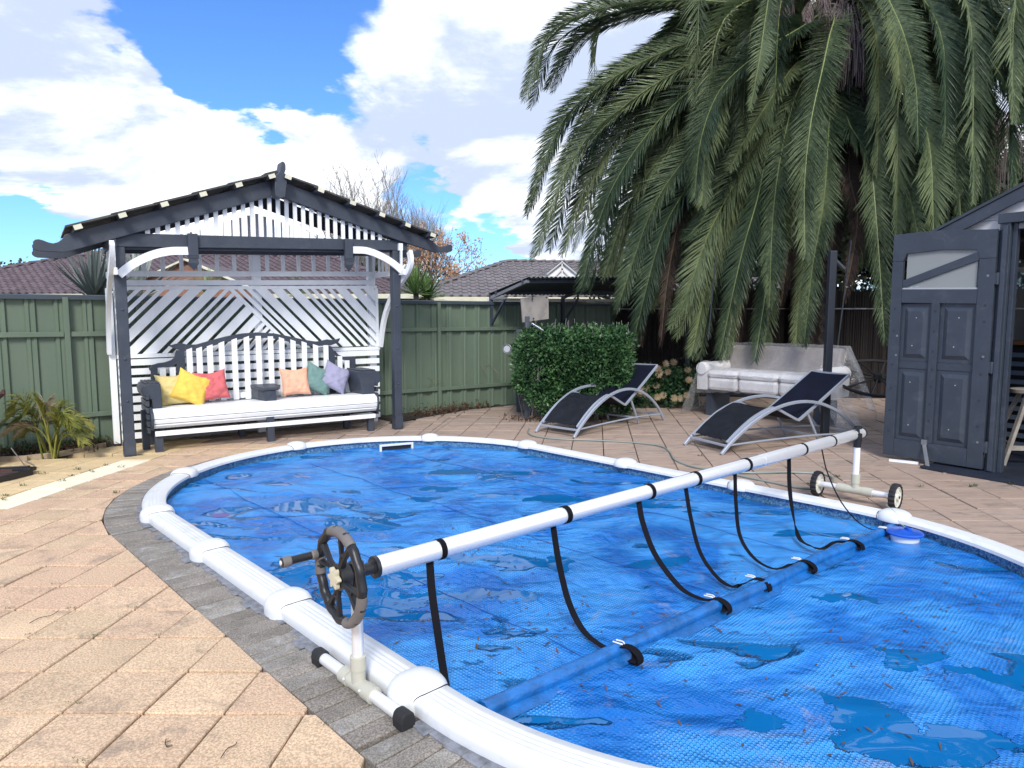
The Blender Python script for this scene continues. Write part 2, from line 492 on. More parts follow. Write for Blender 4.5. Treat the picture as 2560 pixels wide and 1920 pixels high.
# ------------------------------------------------------------------ mesh builder
class MB:
    def __init__(s):
        s.v, s.f = [], []

    def add(s, vs, fs):
        o = len(s.v)
        s.v += [tuple(x) for x in vs]
        s.f += [tuple(i + o for i in f) for f in fs]
        return s

    def poly(s, pts):
        return s.add(pts, [tuple(range(len(pts)))])

    def box(s, c, sx, sy, sz, ax=None):
        X, Y, Z = ax if ax else (Vector((1, 0, 0)), Vector((0, 1, 0)), Vector((0, 0, 1)))
        c = Vector(c)
        vs = [c + X * (a * sx / 2) + Y * (b * sy / 2) + Z * (d * sz / 2) for d in (-1, 1) for b in (-1, 1) for a in (-1, 1)]
        return s.add(vs, [(0, 2, 3, 1), (4, 5, 7, 6), (0, 1, 5, 4), (2, 6, 7, 3), (0, 4, 6, 2), (1, 3, 7, 5)])

    def beam(s, p0, p1, w, h, up=(0, 0, 1)):
        p0, p1 = Vector(p0), Vector(p1)
        z = (p1 - p0)
        L = z.length
        z.normalize()
        x = z.cross(Vector(up))
        if x.length < 1e-4:
            x = Vector((1, 0, 0))
        x.normalize()
        y = x.cross(z)
        return s.box((p0 + p1) / 2, w, h, L, (x, y, z))

    def prism(s, pts, d):
        """pts: 3D outline, d: extrusion vector"""
        d = Vector(d)
        n = len(pts)
        a = [Vector(p) for p in pts]
        vs = a + [p + d for p in a]
        fs = [tuple(range(n - 1, -1, -1)), tuple(range(n, 2 * n))]
        fs += [(i, (i + 1) % n, n + (i + 1) % n, n + i) for i in range(n)]
        return s.add(vs, fs)

    def tube(s, path, r, n=8, caps=True, flat=1.0):
        path = [Vector(p) for p in path]
        m = len(path)
        rs = r if isinstance(r, (list, tuple)) else [r] * m
        rings = []
        prev = None
        for i in range(m):
            t = (path[min(i + 1, m - 1)] - path[max(i - 1, 0)])
            if t.length < 1e-9:
                t = Vector((0, 0, 1))
            t.normalize()
            if prev is None:
                ref = Vector((0, 0, 1)) if abs(t.z) < .9 else Vector((1, 0, 0))
                x = t.cross(ref).normalized()
            else:
                x = (prev - t * prev.dot(t))
                x = x.normalized() if x.length > 1e-6 else t.orthogonal().normalized()
            prev = x
            y = t.cross(x)
            rings.append([path[i] + (x * math.cos(2 * math.pi * k / n) + y * flat * math.sin(2 * math.pi * k / n)) * rs[i] for k in range(n)])
        vs = [p for rg in rings for p in rg]
        fs = [(i * n + k, i * n + (k + 1) % n, (i + 1) * n + (k + 1) % n, (i + 1) * n + k) for i in range(m - 1) for k in range(n)]
        if caps:
            fs += [tuple(range(n - 1, -1, -1)), tuple((m - 1) * n + k for k in range(n))]
        return s.add(vs, fs)

    def loft(s, rings, close=True, caps=False):
        n = len(rings[0])
        vs = [p for rg in rings for p in rg]
        kk = n if close else n - 1
        fs = [(i * n + k, i * n + (k + 1) % n, (i + 1) * n + (k + 1) % n, (i + 1) * n + k) for i in range(len(rings) - 1) for k in range(kk)]
        if caps:
            fs += [tuple(range(n - 1, -1, -1)), tuple((len(rings) - 1) * n + k for k in range(n))]
        return s.add(vs, fs)

    def lathe(s, o, axis, prof, n=20, x=None):
        """prof: (distance along axis, radius)"""
        o, axis = Vector(o), Vector(axis).normalized()
        x = Vector(x).normalized() if x else axis.orthogonal().normalized()
        y = axis.cross(x)
        rings = [[o + axis * h + (x * math.cos(2 * math.pi * k / n) + y * math.sin(2 * math.pi * k / n)) * max(r, 1e-4) for k in range(n)] for h, r in prof]
        return s.loft(rings, True, True)

    def ribbon(s, path, wd, w, th=.003):
        """flat strap along path; wd: width direction(s)"""
        path = [Vector(p) for p in path]
        rings = []
        for i, p in enumerate(path):
            t = (path[min(i + 1, len(path) - 1)] - path[max(i - 1, 0)]).normalized()
            d = wd[i] if isinstance(wd, list) else Vector(wd)
            d = (d - t * d.dot(t)).normalized()
            u = t.cross(d).normalized()
            rings.append([p + d * w / 2 + u * th / 2, p - d * w / 2 + u * th / 2, p - d * w / 2 - u * th / 2, p + d * w / 2 - u * th / 2])
        return s.loft(rings, True, True)

    def build(s, name, material=None, parent=None, smooth=False, bevel=0.0, origin=None):
        me = bpy.data.meshes.new(name)
        org = root_origin(parent) if origin is None else Vector(origin)
        me.from_pydata([(a - org.x, b - org.y, c - org.z) for a, b, c in s.v], [], s.f)
        if material:
            me.materials.append(material)
        if smooth:
            me.polygons.foreach_set('use_smooth', [True] * len(me.polygons))
            try:
                me.set_sharp_from_angle(angle=R(smooth if smooth is not True else 40))
            except Exception:
                pass
        me.update()
        o = bpy.data.objects.new(name, me)
        col.objects.link(o)
        if parent:
            o.parent = parent
        else:
            o.location = org
        if bevel:
            b = o.modifiers.new('bevel', 'BEVEL')
            b.width = bevel
            b.segments = 2
            b.limit_method = 'ANGLE'
        return o


def root_origin(o):
    p = Vector((0, 0, 0))
    while o is not None:
        p += Vector(o.location)
        o = o.parent
    return p


def tag(o, label=None, cat=None, group=None, kind=None):
    if label:
        o['label'] = label
    if cat:
        o['category'] = cat
    if group:
        o['group'] = group
    if kind:
        o['kind'] = kind
    return o


def thing(name, label, cat, loc=(0, 0, 0), group=None):
    o = bpy.data.objects.new(name, None)
    o.empty_display_size = .1
    o.location = loc
    col.objects.link(o)
    return tag(o, label, cat, group)


def inst(mesh, name, parent, M):
    o = bpy.data.objects.new(name, mesh)
    col.objects.link(o)
    o.parent = parent
    o.matrix_local = M
    return o


def clip(poly, n, d):
    """keep the part of a 2D polygon where p.n >= d"""
    out = []
    for i in range(len(poly)):
        a, b = poly[i], poly[(i + 1) % len(poly)]
        da = a[0] * n[0] + a[1] * n[1] - d
        db = b[0] * n[0] + b[1] * n[1] - d
        if da >= 0:
            out.append(a)
        if (da > 0 > db) or (da < 0 < db):
            t = da / (da - db)
            out.append((a[0] + (b[0] - a[0]) * t, a[1] + (b[1] - a[1]) * t))
    return out


def area2(p):
    return abs(sum(p[i][0] * p[(i + 1) % len(p)][1] - p[(i + 1) % len(p)][0] * p[i][1] for i in range(len(p)))) / 2


def crom(pts, n):
    """Catmull-Rom through points, n samples"""
    P = [Vector(p) for p in pts]
    P = [P[0] * 2 - P[1]] + P + [P[-1] * 2 - P[-2]]
    out = []
    m = len(P) - 3
    for i in range(n):
        u = i / (n - 1) * m
        k = min(int(u), m - 1)
        t = u - k
        a, b, c, d = P[k:k + 4]
        out.append(.5 * ((2 * b) + (c - a) * t + (2 * a - 5 * b + 4 * c - d) * t * t + (3 * b - a - 3 * c + d) * t ** 3))
    return out


V3 = Vector
UP = Vector((0, 0, 1))

# ------------------------------------------------------------------ pool frame of reference
TX, TY = .6853, -.7283
Tv, Nv = V3((TX, TY, 0)), V3((-TY, TX, 0))
NC, RP = 3.44, 1.945            # centre line and end radius of the oval
TC1, TC2 = -5.22, -2.0


def tn(t, n, z=0.0):
    return Tv * t + Nv * n + UP * z


def stadium(s, r):
    """point (t,n) and outward normal at path position s in [0,4): near side, right end, far side, left end"""
    k, u = int(s) % 4, s - int(s)
    if k == 0:
        return TC1 + (TC2 - TC1) * u, NC - r, 0, -1
    if k == 1:
        a = -math.pi / 2 + math.pi * u
        return TC2 + r * math.cos(a), NC + r * math.sin(a), math.cos(a), math.sin(a)
    if k == 2:
        return TC2 + (TC1 - TC2) * u, NC + r, 0, 1
    a = math.pi / 2 + math.pi * u
    return TC1 + r * math.cos(a), NC + r * math.sin(a), math.cos(a), math.sin(a)


def sdist(x, y):
    """signed distance of a world point from the pool centre line, + outside"""
    p = V3((x, y, 0))
    t, n = p.dot(Tv), p.dot(Nv)
    tc_ = min(max(t, TC1), TC2)
    d = math.hypot(t - tc_, n - NC)
    if d < 1e-6:
        return -RP, (0, 1)
    w = Tv * ((t - tc_) / d) + Nv * ((n - NC) / d)
    return d - RP, (w.x, w.y)


BORDER_OUT = .34              # outer edge of the grey brick border beyond the centre line


# ------------------------------------------------------------------ ground
gm = MB()
gm.poly([(-260, -60, -.075), (260, -60, -.075), (260, 420, -.075), (-260, 420, -.075)])
# leave a hole for the pool by building the ground as a ring instead
gm = MB()
N_ = 96
inner, outer = [], []
for i in range(N_):
    s = i / N_ * 4
    t, n, _, _ = stadium(s, RP)
    p = tn(t, n)
    a = math.atan2(p.y - tn(-3.5, NC).y, p.x - tn(-3.5, NC).x)
    inner.append(V3((p.x, p.y, -.06)))
    outer.append(V3((p.x + math.cos(a) * 400, p.y + math.sin(a) * 400, -.06)))
for i in range(N_):
    j = (i + 1) % N_
    gm.poly([inner[i], inner[j], outer[j], outer[i]])
tag(gm.build('ground', SOIL), kind='structure', label='bare dark bedding soil under and around the paving')

# ------------------------------------------------------------------ paving
patio = bpy.data.objects.new('patio', None)
col.objects.link(patio)
tag(patio, 'sand coloured square pavers laid round the pool', kind='structure')

FA = V3((-4.78, 8.03, 0))                     # fence line
FD = V3((math.cos(R(37)), math.sin(R(37)), 0))
FNm = V3((-FD.y, FD.x, 0))


def fence_off(x, y):
    return (V3((x, y, 0)) - FA).dot(FNm)      # + behind the fence


cells = []
row = .3095
y0 = 2.168
for j in range(-6, 35):
    ya, yb = y0 + j * row, y0 + (j + 1) * row
    ymid = (ya + yb) / 2
    # left field: columns .308 wide, right field .362 wide
    for fld, wdt, x00, k in (('L', .3085, -2.205 + .17 * 0, .083), ('R', .3625, 3.286 - 5.307 * .121, .121)):
        for i in range(-30, 40):
            xa = x00 + i * wdt
            sh_ = 0
            poly = [(xa + ya * -k * (-1 if fld == 'R' else 1) * 0 + (k * ya if fld == 'R' else -0 * ya), ya)]
            if fld == 'L':
                q_ = lambda x, y: (x + .083 * (y - 2.168) - 0.0, y)
                xa2 = -1.43 + i * wdt
                poly = [q_(xa2, ya), q_(xa2 + wdt, ya), q_(xa2 + wdt, yb), q_(xa2, yb)]
            else:
                q_ = lambda x, y: (x + .121 * (y - 5.307), y)
                xa2 = 3.286 + i * wdt
                poly = [q_(xa2, ya), q_(xa2 + wdt, ya), q_(xa2 + wdt, yb), q_(xa2, yb)]
            # the two fields meet on a line running back from the pool end
            sx = -1.15 + .10 * (ymid - 8)
            if ymid > 5:
                if fld == 'L':
                    poly = clip(poly, (-1, .10), 1.95)
                else:
                    poly = clip(poly, (1, -.10), -1.95)
            if len(poly) < 3:
                continue
            far_side = sum(p[0] for p in poly) / len(poly) * Nv.x + ymid * Nv.y > NC
            if ymid <= 5 and ((fld == 'L') == far_side):
                continue
            if len(poly) < 3:
                continue
            cx_ = sum(p[0] for p in poly) / len(poly)
            cy_ = sum(p[1] for p in poly) / len(poly)
            if cx_ < -7.5 or cx_ > 8.2:
                continue
            d, w = sdist(cx_, cy_)
            if d < -.15:
                continue
            lim = BORDER_OUT if (w[0] * Nv.x + w[1] * Nv.y) < .35 else .13
            if d < lim + .32:
                # nearest border tangent
                bx, by = cx_ - w[0] * (d - lim), cy_ - w[1] * (d - lim)
                poly = clip(poly, w, bx * w[0] + by * w[1])
            if len(poly) < 3:
                continue
            # stop at the garden bed edges and the fence
            poly = clip(poly, (-FNm.x, -FNm.y), -((FA.x * FNm.x + FA.y * FNm.y) - .05))
            # left garden bed edge
            if cx_ < -3.9:
                e0, e1 = V3((-5.3, 7.0, 0)), V3((-4.66, 7.86, 0))
                if cy_ < 7.3:
                    e0, e1 = V3((-6.2, 6.86, 0)), V3((-4.95, 7.14, 0))
                ed = (e1 - e0).normalized()
                en = V3((ed.y, -ed.x, 0))
                poly = clip(poly, (en.x, en.y), e0.dot(en))
            # litter bed right of the arbour
            if -1.7 < cx_ < .6 and cy_ > 9.5:
                e0, e1 = V3((-1.45, 9.90, 0)), V3((-.62, 11.18, 0))
                ed = (e1 - e0).normalized()
                en = V3((ed.y, -ed.x, 0))
                poly = clip(poly, (en.x, en.y), e0.dot(en))
            if len(poly) < 3 or area2(poly) < .004:
                continue
            cx_ = sum(p[0] for p in poly) / len(poly)
            cy_ = sum(p[1] for p in poly) / len(poly)
            cells.append((poly, cx_, cy_))


def pix(p):
    q = V3(p) - V3((0, 0, H_CAM))
    c, s = math.cos(PITCH), math.sin(PITCH)
    zc_ = q.y * c - q.z * s
    yc_ = q.y * s + q.z * c
    if zc_ < .2:
        return None
    return 1280 + F_PX * q.x / zc_, 960 - F_PX * yc_ / zc_


def seen_area(poly):
    ps = [pix((x, y, 0)) for x, y in poly]
    if any(p is None for p in ps):
        return 0
    cx_, cy_ = sum(p[0] for p in ps) / len(ps), sum(p[1] for p in ps) / len(ps)
    if not (-60 < cx_ < 2620 and cy_ < 1990):
        return 0
    return area2(ps)


cells.sort(key=lambda c: -seen_area(c[0]))
rest = {}
for idx, (poly, cx_, cy_) in enumerate(cells):
    if -4.17 < cx_ - .05 * (cy_ - 6) < -3.83 and 5.4 < cy_ < 7.0:
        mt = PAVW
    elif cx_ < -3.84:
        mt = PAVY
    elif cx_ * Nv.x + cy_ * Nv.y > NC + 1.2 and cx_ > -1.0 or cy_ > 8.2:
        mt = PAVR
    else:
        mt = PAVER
    r_ = random.Random(idx)
    z1 = r_.uniform(-.004, .004)
    # pull every edge in for the joint
    c_ = V3((cx_, cy_, 0))
    cut = list(poly)
    for i_ in range(len(poly)):
        ax_, ay_ = poly[i_]
        bx_, by_ = poly[(i_ + 1) % len(poly)]
        L = math.hypot(bx_ - ax_, by_ - ay_)
        if L < .01:
            continue
        nx_, ny_ = -(by_ - ay_) / L, (bx_ - ax_) / L
        if nx_ * (cx_ - ax_) + ny_ * (cy_ - ay_) < 0:
            nx_, ny_ = -nx_, -ny_
        gap = .0070 if abs(ny_) > .8 else .0042
        cut = clip(cut, (nx_, ny_), nx_ * ax_ + ny_ * ay_ + gap)
        if len(cut) < 3:
            break
    if len(cut) < 3:
        continue
    pts = [V3((x, y, 0)) for x, y in cut]
    tx, ty = r_.uniform(-.010, .010), r_.uniform(-.010, .010)
    top = [V3((p.x, p.y, z1 + (p.x - cx_) * tx + (p.y - cy_) * ty)) for p in pts]
    topi = [c_ + (p - c_) * .984 for p in top]
    topi = [V3((p.x, p.y, t_.z)) for p, t_ in zip(topi, top)]
    edge = [V3((p.x, p.y, p.z - .006)) for p in top]
    low = [V3((p.x, p.y, -.05)) for p in top]
    mb = MB()
    n = len(pts)
    vs = topi + edge + low
    fs = [tuple(range(n))] + [(i, n + i, n + (i + 1) % n, (i + 1) % n) for i in range(n)] + \
         [(n + i, 2 * n + i, 2 * n + (i + 1) % n, n + (i + 1) % n) for i in range(n)]
    fs = [tuple(reversed(f)) if False else f for f in fs]
    if idx < 290 and seen_area(poly) > 0:
        mb.add([(p.x, p.y, p.z) for p in vs], fs)
        o = mb.build('paver', mt, patio)
        # own origin so every paver carries its own grain
        me = o.data
        me.transform(Matrix.Translation((-cx_, -cy_, 0)))
        o.location = (cx_, cy_, 0)
    else:
        rb = rest.setdefault(mt.name, (MB(), mt))[0]
        rb.add([(p.x, p.y, p.z) for p in vs], fs)
for k_, (rb, mt) in rest.items():
    tag(rb.build('paving', mt, patio), kind='stuff')

# grey brick border on the near side and round the left end
border = bpy.data.objects.new('brick_border', None)
col.objects.link(border)
tag(border, 'dark grey clay brick edging between pavers and white pool rim', kind='structure')
bw, bl = .100, .30
hm = MB()
s_len = []
path_t = []
# walk: far-left end (angle 128 deg) round the left end, along the near side, round the right end
a0 = math.radians(150)
pos = []
arc_step = bw / (RP + BORDER_OUT)
a = a0
while a < math.pi * 1.5:
    pos.append(('a', a))
    a += arc_step
t = TC1 + bw * .5
while t < TC2:
    pos.append(('s', t))
    t += bw
a = -math.pi / 2 + arc_step / 2
while a < R(5):
    pos.append(('b', a))
    a += arc_step
for i, (k_, v) in enumerate(pos):
    if k_ == 'a':
        c_, nrm = (TC1, NC), (math.cos(v), math.sin(v))
        base = tn(TC1, NC) + (Tv * nrm[0] + Nv * nrm[1]) * RP
        dr = Tv * nrm[0] + Nv * nrm[1]
    elif k_ == 's':
        base = tn(v, NC - RP)
        dr = -Nv
    else:
        dr = Tv * math.cos(v) + Nv * math.sin(v)
        base = tn(TC2, NC) + dr * RP
    side = V3((-dr.y, dr.x, 0))
    r_ = random.Random(1000 + i)
    wi = .5 * (bw - .008)
    if r_.random() < .93:
        wdt = .03 + .07 * abs(noise.noise(V3((i * .33, 0, 0)))) + r_.uniform(0, .02)
        c2 = base + dr * (.072 + wdt / 2)
        k2 = (RP + .09) / (RP + BORDER_OUT) if k_ != 's' else 1
        e_ = [c2 + side * a2 * bw * .497 * k2 + dr * b2 * wdt / 2 + dr * (r_.uniform(-.008, .008) if b2 > 0 else 0) for a2, b2 in ((-1, -1), (1, -1), (1, 1), (-1, 1))]
        hm.prism([V3((p.x, p.y, .002)) for p in e_], UP * .0075)
    wo_ = wi
    win = wi * (RP + .0) / (RP + BORDER_OUT) if k_ != 's' else wi
    for seg, (q0, q1) in enumerate(((.0, BORDER_OUT),)):
        zt = .004 + r_.uniform(-.002, .003)
        outl = [base + dr * q0 + side * win, base + dr * q1 + side * wo_, base + dr * q1 - side * wo_, base + dr * q0 - side * win]
        c_ = (outl[0] + outl[2]) / 2
        mb = MB()
        top = [V3((p.x, p.y, zt)) for p in outl]
        topi = [V3(((p - c_) * .965 + c_).to_tuple()) + UP * 0 for p in outl]
        ti = []
        for p in outl:
            v_ = p - c_
            u1 = dr * (v_.dot(dr) - .006 * (1 if v_.dot(dr) > 0 else -1))
            u2 = side * (v_.dot(side) - .006 * (1 if v_.dot(side) > 0 else -1))
            q = c_ + u1 + u2
            ti.append(V3((q.x, q.y, zt)))
        ed = [V3((p.x, p.y, zt - .006)) for p in outl]
        lo = [V3((p.x, p.y, -.05)) for p in outl]
        vs = ti + ed + lo
        fs = [(3, 2, 1, 0)] + [(i_, (i_ + 1) % 4, 4 + (i_ + 1) % 4, 4 + i_) for i_ in range(4)] + [(4 + i_, 4 + (i_ + 1) % 4, 8 + (i_ + 1) % 4, 8 + i_) for i_ in range(4)]
        mb.add(vs, fs)
        o = mb.build('brick', BRICKS if r_.random() < .35 else BRICK, border)
        o.data.transform(Matrix.Translation((-c_.x, -c_.y, 0)))
        o.location = (c_.x, c_.y, 0)
# mortar haunch against the rim
tag(hm.build('mortar', CONC, border, bevel=.003), kind='stuff')

# ------------------------------------------------------------------ pool
pool = thing('swimming_pool', 'oval above ground pool with white resin rim sunk into the paving', 'swimming pool', tn(-3.5, NC))
# wall lining
mb = MB()
rings = []
for i in range(160):
    s = i / 160 * 4
    t, n, _, _ = stadium(s, RP - .055)
    rings.append([tn(t, n, .046), tn(t, n, -.05), tn(t, n, -1.1)])
rings.append(rings[0])
mb.loft(rings, close=False)
mb.build('liner', LINER, pool, smooth=60)
mb = MB()
mb.poly([tn(*stadium(i / 160 * 4, RP - .056)[:2], -1.1) for i in range(160)])
mb.build('pool_floor', LINER, pool)
mb = MB()
mb.poly([tn(*stadium(i / 160 * 4, RP - .057)[:2], -.062) for i in range(160)])
WAT = mat('pool_water', (.01, .10, .22), .03, spec=.6)
mb.build('water', WAT, pool)

# rim segments between the caps; s positions of the caps
caps = []                                         # path parameter of every joint
for tt in (-4.335, -3.245, -2.12):
    caps.append((tt - TC1) / (TC2 - TC1))
for deg in (-40, 0, 40):
    caps.append(1 + (deg + 90) / 180)
caps.append(1 + (90 + 79.5) / 180)
for tt in (-2.861, -4.093):
    caps.append(2 + (TC2 - tt) / (TC2 - TC1))
for deg in (97, 134, 180, 224.5, 264):
    caps.append(3 + (deg - 90) / 180)
caps = sorted(caps)


def rim_section(w0, w1, zt, rib=True):
    """outline of the resin ledge: (radial offset, height)"""
    o = [(.082, .008), (.086, .045), (.080, .060), (.066, zt + .001)]
    if rib:
        for k in range(4):
            x = .040 - k * .024
            o += [(x + .009, zt + .004), (x + .005, zt + .0062), (x - .005, zt + .0062), (x - .009, zt + .004)]
            if k < 3:
                o += [(x - .012, zt + .0035)]
    o += [(-.068, zt + .001), (-.082, .060), (-.085, .040), (-.068, .034), (-.058, .040)]
    return o


def arc_len(s0, s1):
    tot = 0
    p = None
    for i in range(33):
        q = tn(*stadium(s0 + (s1 - s0) * i / 32, RP)[:2])
        if p is not None:
            tot += (q - p).length
        p = q
    return tot


nc = len(caps)
for i in range(nc):
    s0, s1 = caps[i], caps[(i + 1) % nc] + (4 if i == nc - 1 else 0)
    K = 26
    rings = []
    for k in range(K + 1):
        s = s0 + (s1 - s0) * k / K
        t, n, a_, b_ = stadium(s % 4, RP)
        d = Tv * a_ + Nv * b_
        p = tn(t, n)
        rings.append([p + d * u + UP * z for u, z in rim_section(0, 0, .070)])
    mb = MB()
    mb.loft(rings, close=True, caps=True)
    mb.build('rim_segment', RIMW, pool, smooth=35)
    # cap over the joint
    t, n, a_, b_ = stadium(s0 % 4, RP)
    d = Tv * a_ + Nv * b_
    sd_ = V3((-d.y, d.x, 0))
    p = tn(t, n)
    rings = []
    for zz, sc in ((.004, .985), (.040, 1.0), (.055, .985), (.072, .93), (.088, .82), (.100, .64), (.108, .40), (.111, .15), (.1115, .01)):
        rg = []
        for m_ in range(40):
            a2 = 2 * math.pi * m_ / 40
            cx2, sx2 = math.cos(a2), math.sin(a2)
            cx2 = math.copysign(abs(cx2) ** .85, cx2)
            sx2 = math.copysign(abs(sx2) ** .85, sx2)
            zl = zz if (cx2 > -.1 or zz > .035) else .034
            rg.append(p + sd_ * (sx2 * .112 * sc) + d * (cx2 * (.124 if cx2 > 0 else .108) * sc) + UP * zl)
        rings.append(rg)
    mb = MB()
    mb.loft(rings, close=True, caps=True)
    o_ = mb.build('cap', RIMW, pool, smooth=50)
    if i not in (8, 9):
        sp2 = [(.0865, .010), (.089, .045), (.083, .063), (.066, .075), (.03, .080), (-.03, .080), (-.066, .075), (-.084, .062), (-.088, .040)]
        MB().tube(crom([p + sd_ * (.098 - 1.1 * u * u * 2) + d * u + UP * z for u, z in sp2], 26), .0022, 4).build('seam', DARK, o_)

# skimmer mouth in the far wall
mb = MB()
pa, pb = gp(950, 1118, .03), gp(1034, 1111, .03)
da = (pb - pa).normalized()
nr = V3((da.y, -da.x, 0))
c = (pa + pb) / 2 + nr * -.02
mb.box(c + UP * .012, (pb - pa).length, .03, .022, (da, nr, UP))
for sgn in (-1, 1):
    mb.box(c + da * sgn * ((pb - pa).length / 2 - .012) + UP * -.035, .024, .03, .075, (da, nr, UP))
sk = mb.build('skimmer_frame', RIMW, pool, bevel=.003)
MB().box(c + UP * -.04 - nr * .012, (pb - pa).length - .05, .01, .07, (da, nr, UP)).build('skimmer_opening', DARK, sk)

# ------------------------------------------------------------------ bubble covers
T_ROLL = -1.70


def t_roll(n_):
    return -1.90 + (n_ - 1.73) * .071


def cover_z(x, y):
    v = V3((x, y, 0))
    t_, n_ = v.dot(Tv), v.dot(Nv)
    a = noise.noise(V3((x * .9 + 3, y * .9, 0)))
    rdg = 1 - abs(noise.noise(V3((t_ * .9 + 7, n_ * 1.9, 2)))) * 2
    rdg2 = 1 - abs(noise.noise(V3((t_ * 2.6 + 1, n_ * 1.1 + 3, 5)))) * 2
    f = noise.noise(V3((x * 4.0, y * 4.0, 9)))
    return -.030 + .010 * a + .017 * max(rdg - .55, 0) * 2 + .010 * max(rdg2 - .6, 0) * 2 + .0035 * f


def cover_sheet(name, label, t0, t1):
    step = .035
    rr = RP - .075
    pts, idx = {}, []
    mb = MB()
    nt_ = int(((t1 if t1 is not None else T_ROLL) - (t0 if t0 is not None else T_ROLL)) / step) + 1
    nn = int(2 * rr / step) + 1

    def vert(i, j):
        if (i, j) in pts:
            return pts[(i, j)]
        n0 = NC + rr * (-1 + 2 * j / nn)
        a0_ = t_roll(n0) if t0 is None else t0
        a1_ = t_roll(n0) if t1 is None else t1
        t_ = a0_ + (a1_ - a0_) * i / nt_
        lim = rr
        if t_ < TC1:
            lim = math.sqrt(max(rr * rr - (t_ - TC1) ** 2, 0))
        elif t_ > TC2:
            lim = math.sqrt(max(rr * rr - (t_ - TC2) ** 2, 0))
        n_ = NC + lim * (-1 + 2 * j / nn)
        p = tn(t_, n_)
        mb.v.append((p.x, p.y, cover_z(p.x, p.y)))
        pts[(i, j)] = len(mb.v) - 1
        return pts[(i, j)]
    for i in range(nt_):
        for j in range(nn):
            mb.f.append((vert(i, j), vert(i + 1, j), vert(i + 1, j + 1), vert(i, j + 1)))
    o = mb.build(name, COVER, None, smooth=180)
    return o


cvr = thing('pool_cover', 'blue bubble cover on the pool behind the reel tube, puddles on it', 'pool cover', tn(-4, NC, -.03))
o = cover_sheet('sheet', '', TC1 - RP + .085, None)
o.parent = cvr
o.data.transform(Matrix.Translation(-root_origin(cvr)))
cvr2 = thing('pool_cover', 'blue bubble cover on the nearer right part of the pool before the folded edge', 'pool cover', tn(-1, NC, -.03))
o = cover_sheet('sheet', '', None, TC2 + RP - .085)
o.parent = cvr2
o.data.transform(Matrix.Translation(-root_origin(cvr2)))
# folded leading edge with a pipe inside
nA, nB = NC - RP + .13, NC + RP - .10
pth = []
for i in range(60):
    n_ = nA + (nB - nA) * i / 59
    t_ = t_roll(n_) + .015 + .02 * noise.noise(V3((n_ * 1.3, 0, 4)))
    pth.append(tn(t_, n_, -.006 + .008 * noise.noise(V3((n_ * 2, 3, 0)))))
mb = MB()
rings = []
for i, p in enumerate(pth):
    w = 1 + .15 * noise.noise(V3((i * .2, 1, 1)))
    prof = [(-.060, -.020), (-.048, .004), (-.030, .026), (-.008, .040), (.016, .042), (.034, .030), (.040, .012), (.036, -.004), (.060, -.014), (.085, -.020), (.0, -.03)]
    rings.append([p + Tv * (a * w) + UP * (b * w) for a, b in prof])
mb.loft(rings, close=True, caps=True)
mb.build('folded_edge', ROLLM, cvr, smooth=60)
mb = MB()
for nn_ in (2.25, 3.3, 4.35):
    for rr_ in (0,):
        pts_ = []
        for i in range(50):
            t_ = -6.6 + i / 49 * 4.85
            tcx = min(max(t_, TC1), TC2)
            lim = math.sqrt(max((RP - .1) ** 2 - (t_ - tcx) ** 2, 0))
            if abs(nn_ - NC) > lim:
                continue
            p = tn(t_, nn_ + .02 * noise.noise(V3((t_ * 1.5, nn_, 0))))
            pts_.append(V3((p.x, p.y, cover_z(p.x, p.y) + .002)))
        mb.tube(pts_, .002, 4)
mb.build('seam', mat('dark_blue_seam', (.006, .05, .25), .5), cvr, smooth=True)

# leaves and grit lying on the cover
mb = MB()
r_ = random.Random(5)
for i in range(420):
    if i < 300:
        cx_, cy_ = r_.choice([(.25, 3.4), (.9, 3.2), (.5, 2.8), (1.6, 2.9), (1.1, 3.9), (1.9, 3.1), (-.3, 3.6), (2.3, 3.6), (1.3, 2.5), (0, 4.4), (-.15, 3.05)])
        x, y = r_.gauss(cx_, .22), r_.gauss(cy_, .2)
    else:
        x, y = r_.uniform(-2.5, 3), r_.uniform(2, 7)
    if sdist(x, y)[0] > -.2:
        continue
    z = cover_z(x, y) + .006
    a = r_.uniform(0, 6.3)
    L, w = r_.uniform(.006, .028), r_.uniform(.002, .006)
    d, s2 = V3((math.cos(a), math.sin(a), r_.uniform(-.1, .3))), V3((-math.sin(a), math.cos(a), 0))
    c = V3((x, y, z))
    mb.poly([c - d * L, c - s2 * w, c + d * L, c + s2 * w])
tag(mb.build('leaf_litter', LEAFL), 'dry brown needles and grit scattered on the blue cover', 'leaf litter', kind='stuff')

# chlorine floater
pf = gp(2262, 1345, -.005)
fl = thing('chlorine_floater', 'round blue lidded chlorine floater tied beside the far rim', 'pool floater', pf)
MB().lathe(pf, UP, [(-.03, .085), (.022, .09), (.03, .094)], 28).build('float_body', mat('white_plastic', (.72, .74, .78), .35), fl, smooth=True)
MB().lathe(pf, UP, [(.0305, .112), (.040, .114), (.048, .106), (.052, .08), (.050, .055), (.060, .035), (.061, .0)], 30).build('lid', LIDB, fl, smooth=35)
MB().box(pf + UP * .068 + V3((.01, -.01, 0)), .022, .055, .02).build('tab', LIDB, fl, bevel=.003)
MB().tube(crom([pf + UP * .075, pf + V3((-.02, .05, .1)), gp(2243, 1285, .15), gp(2215, 1262, .17)], 12), .0022, 4).build('cord', mat('green_cord', (.35, .45, .35), .7), fl)

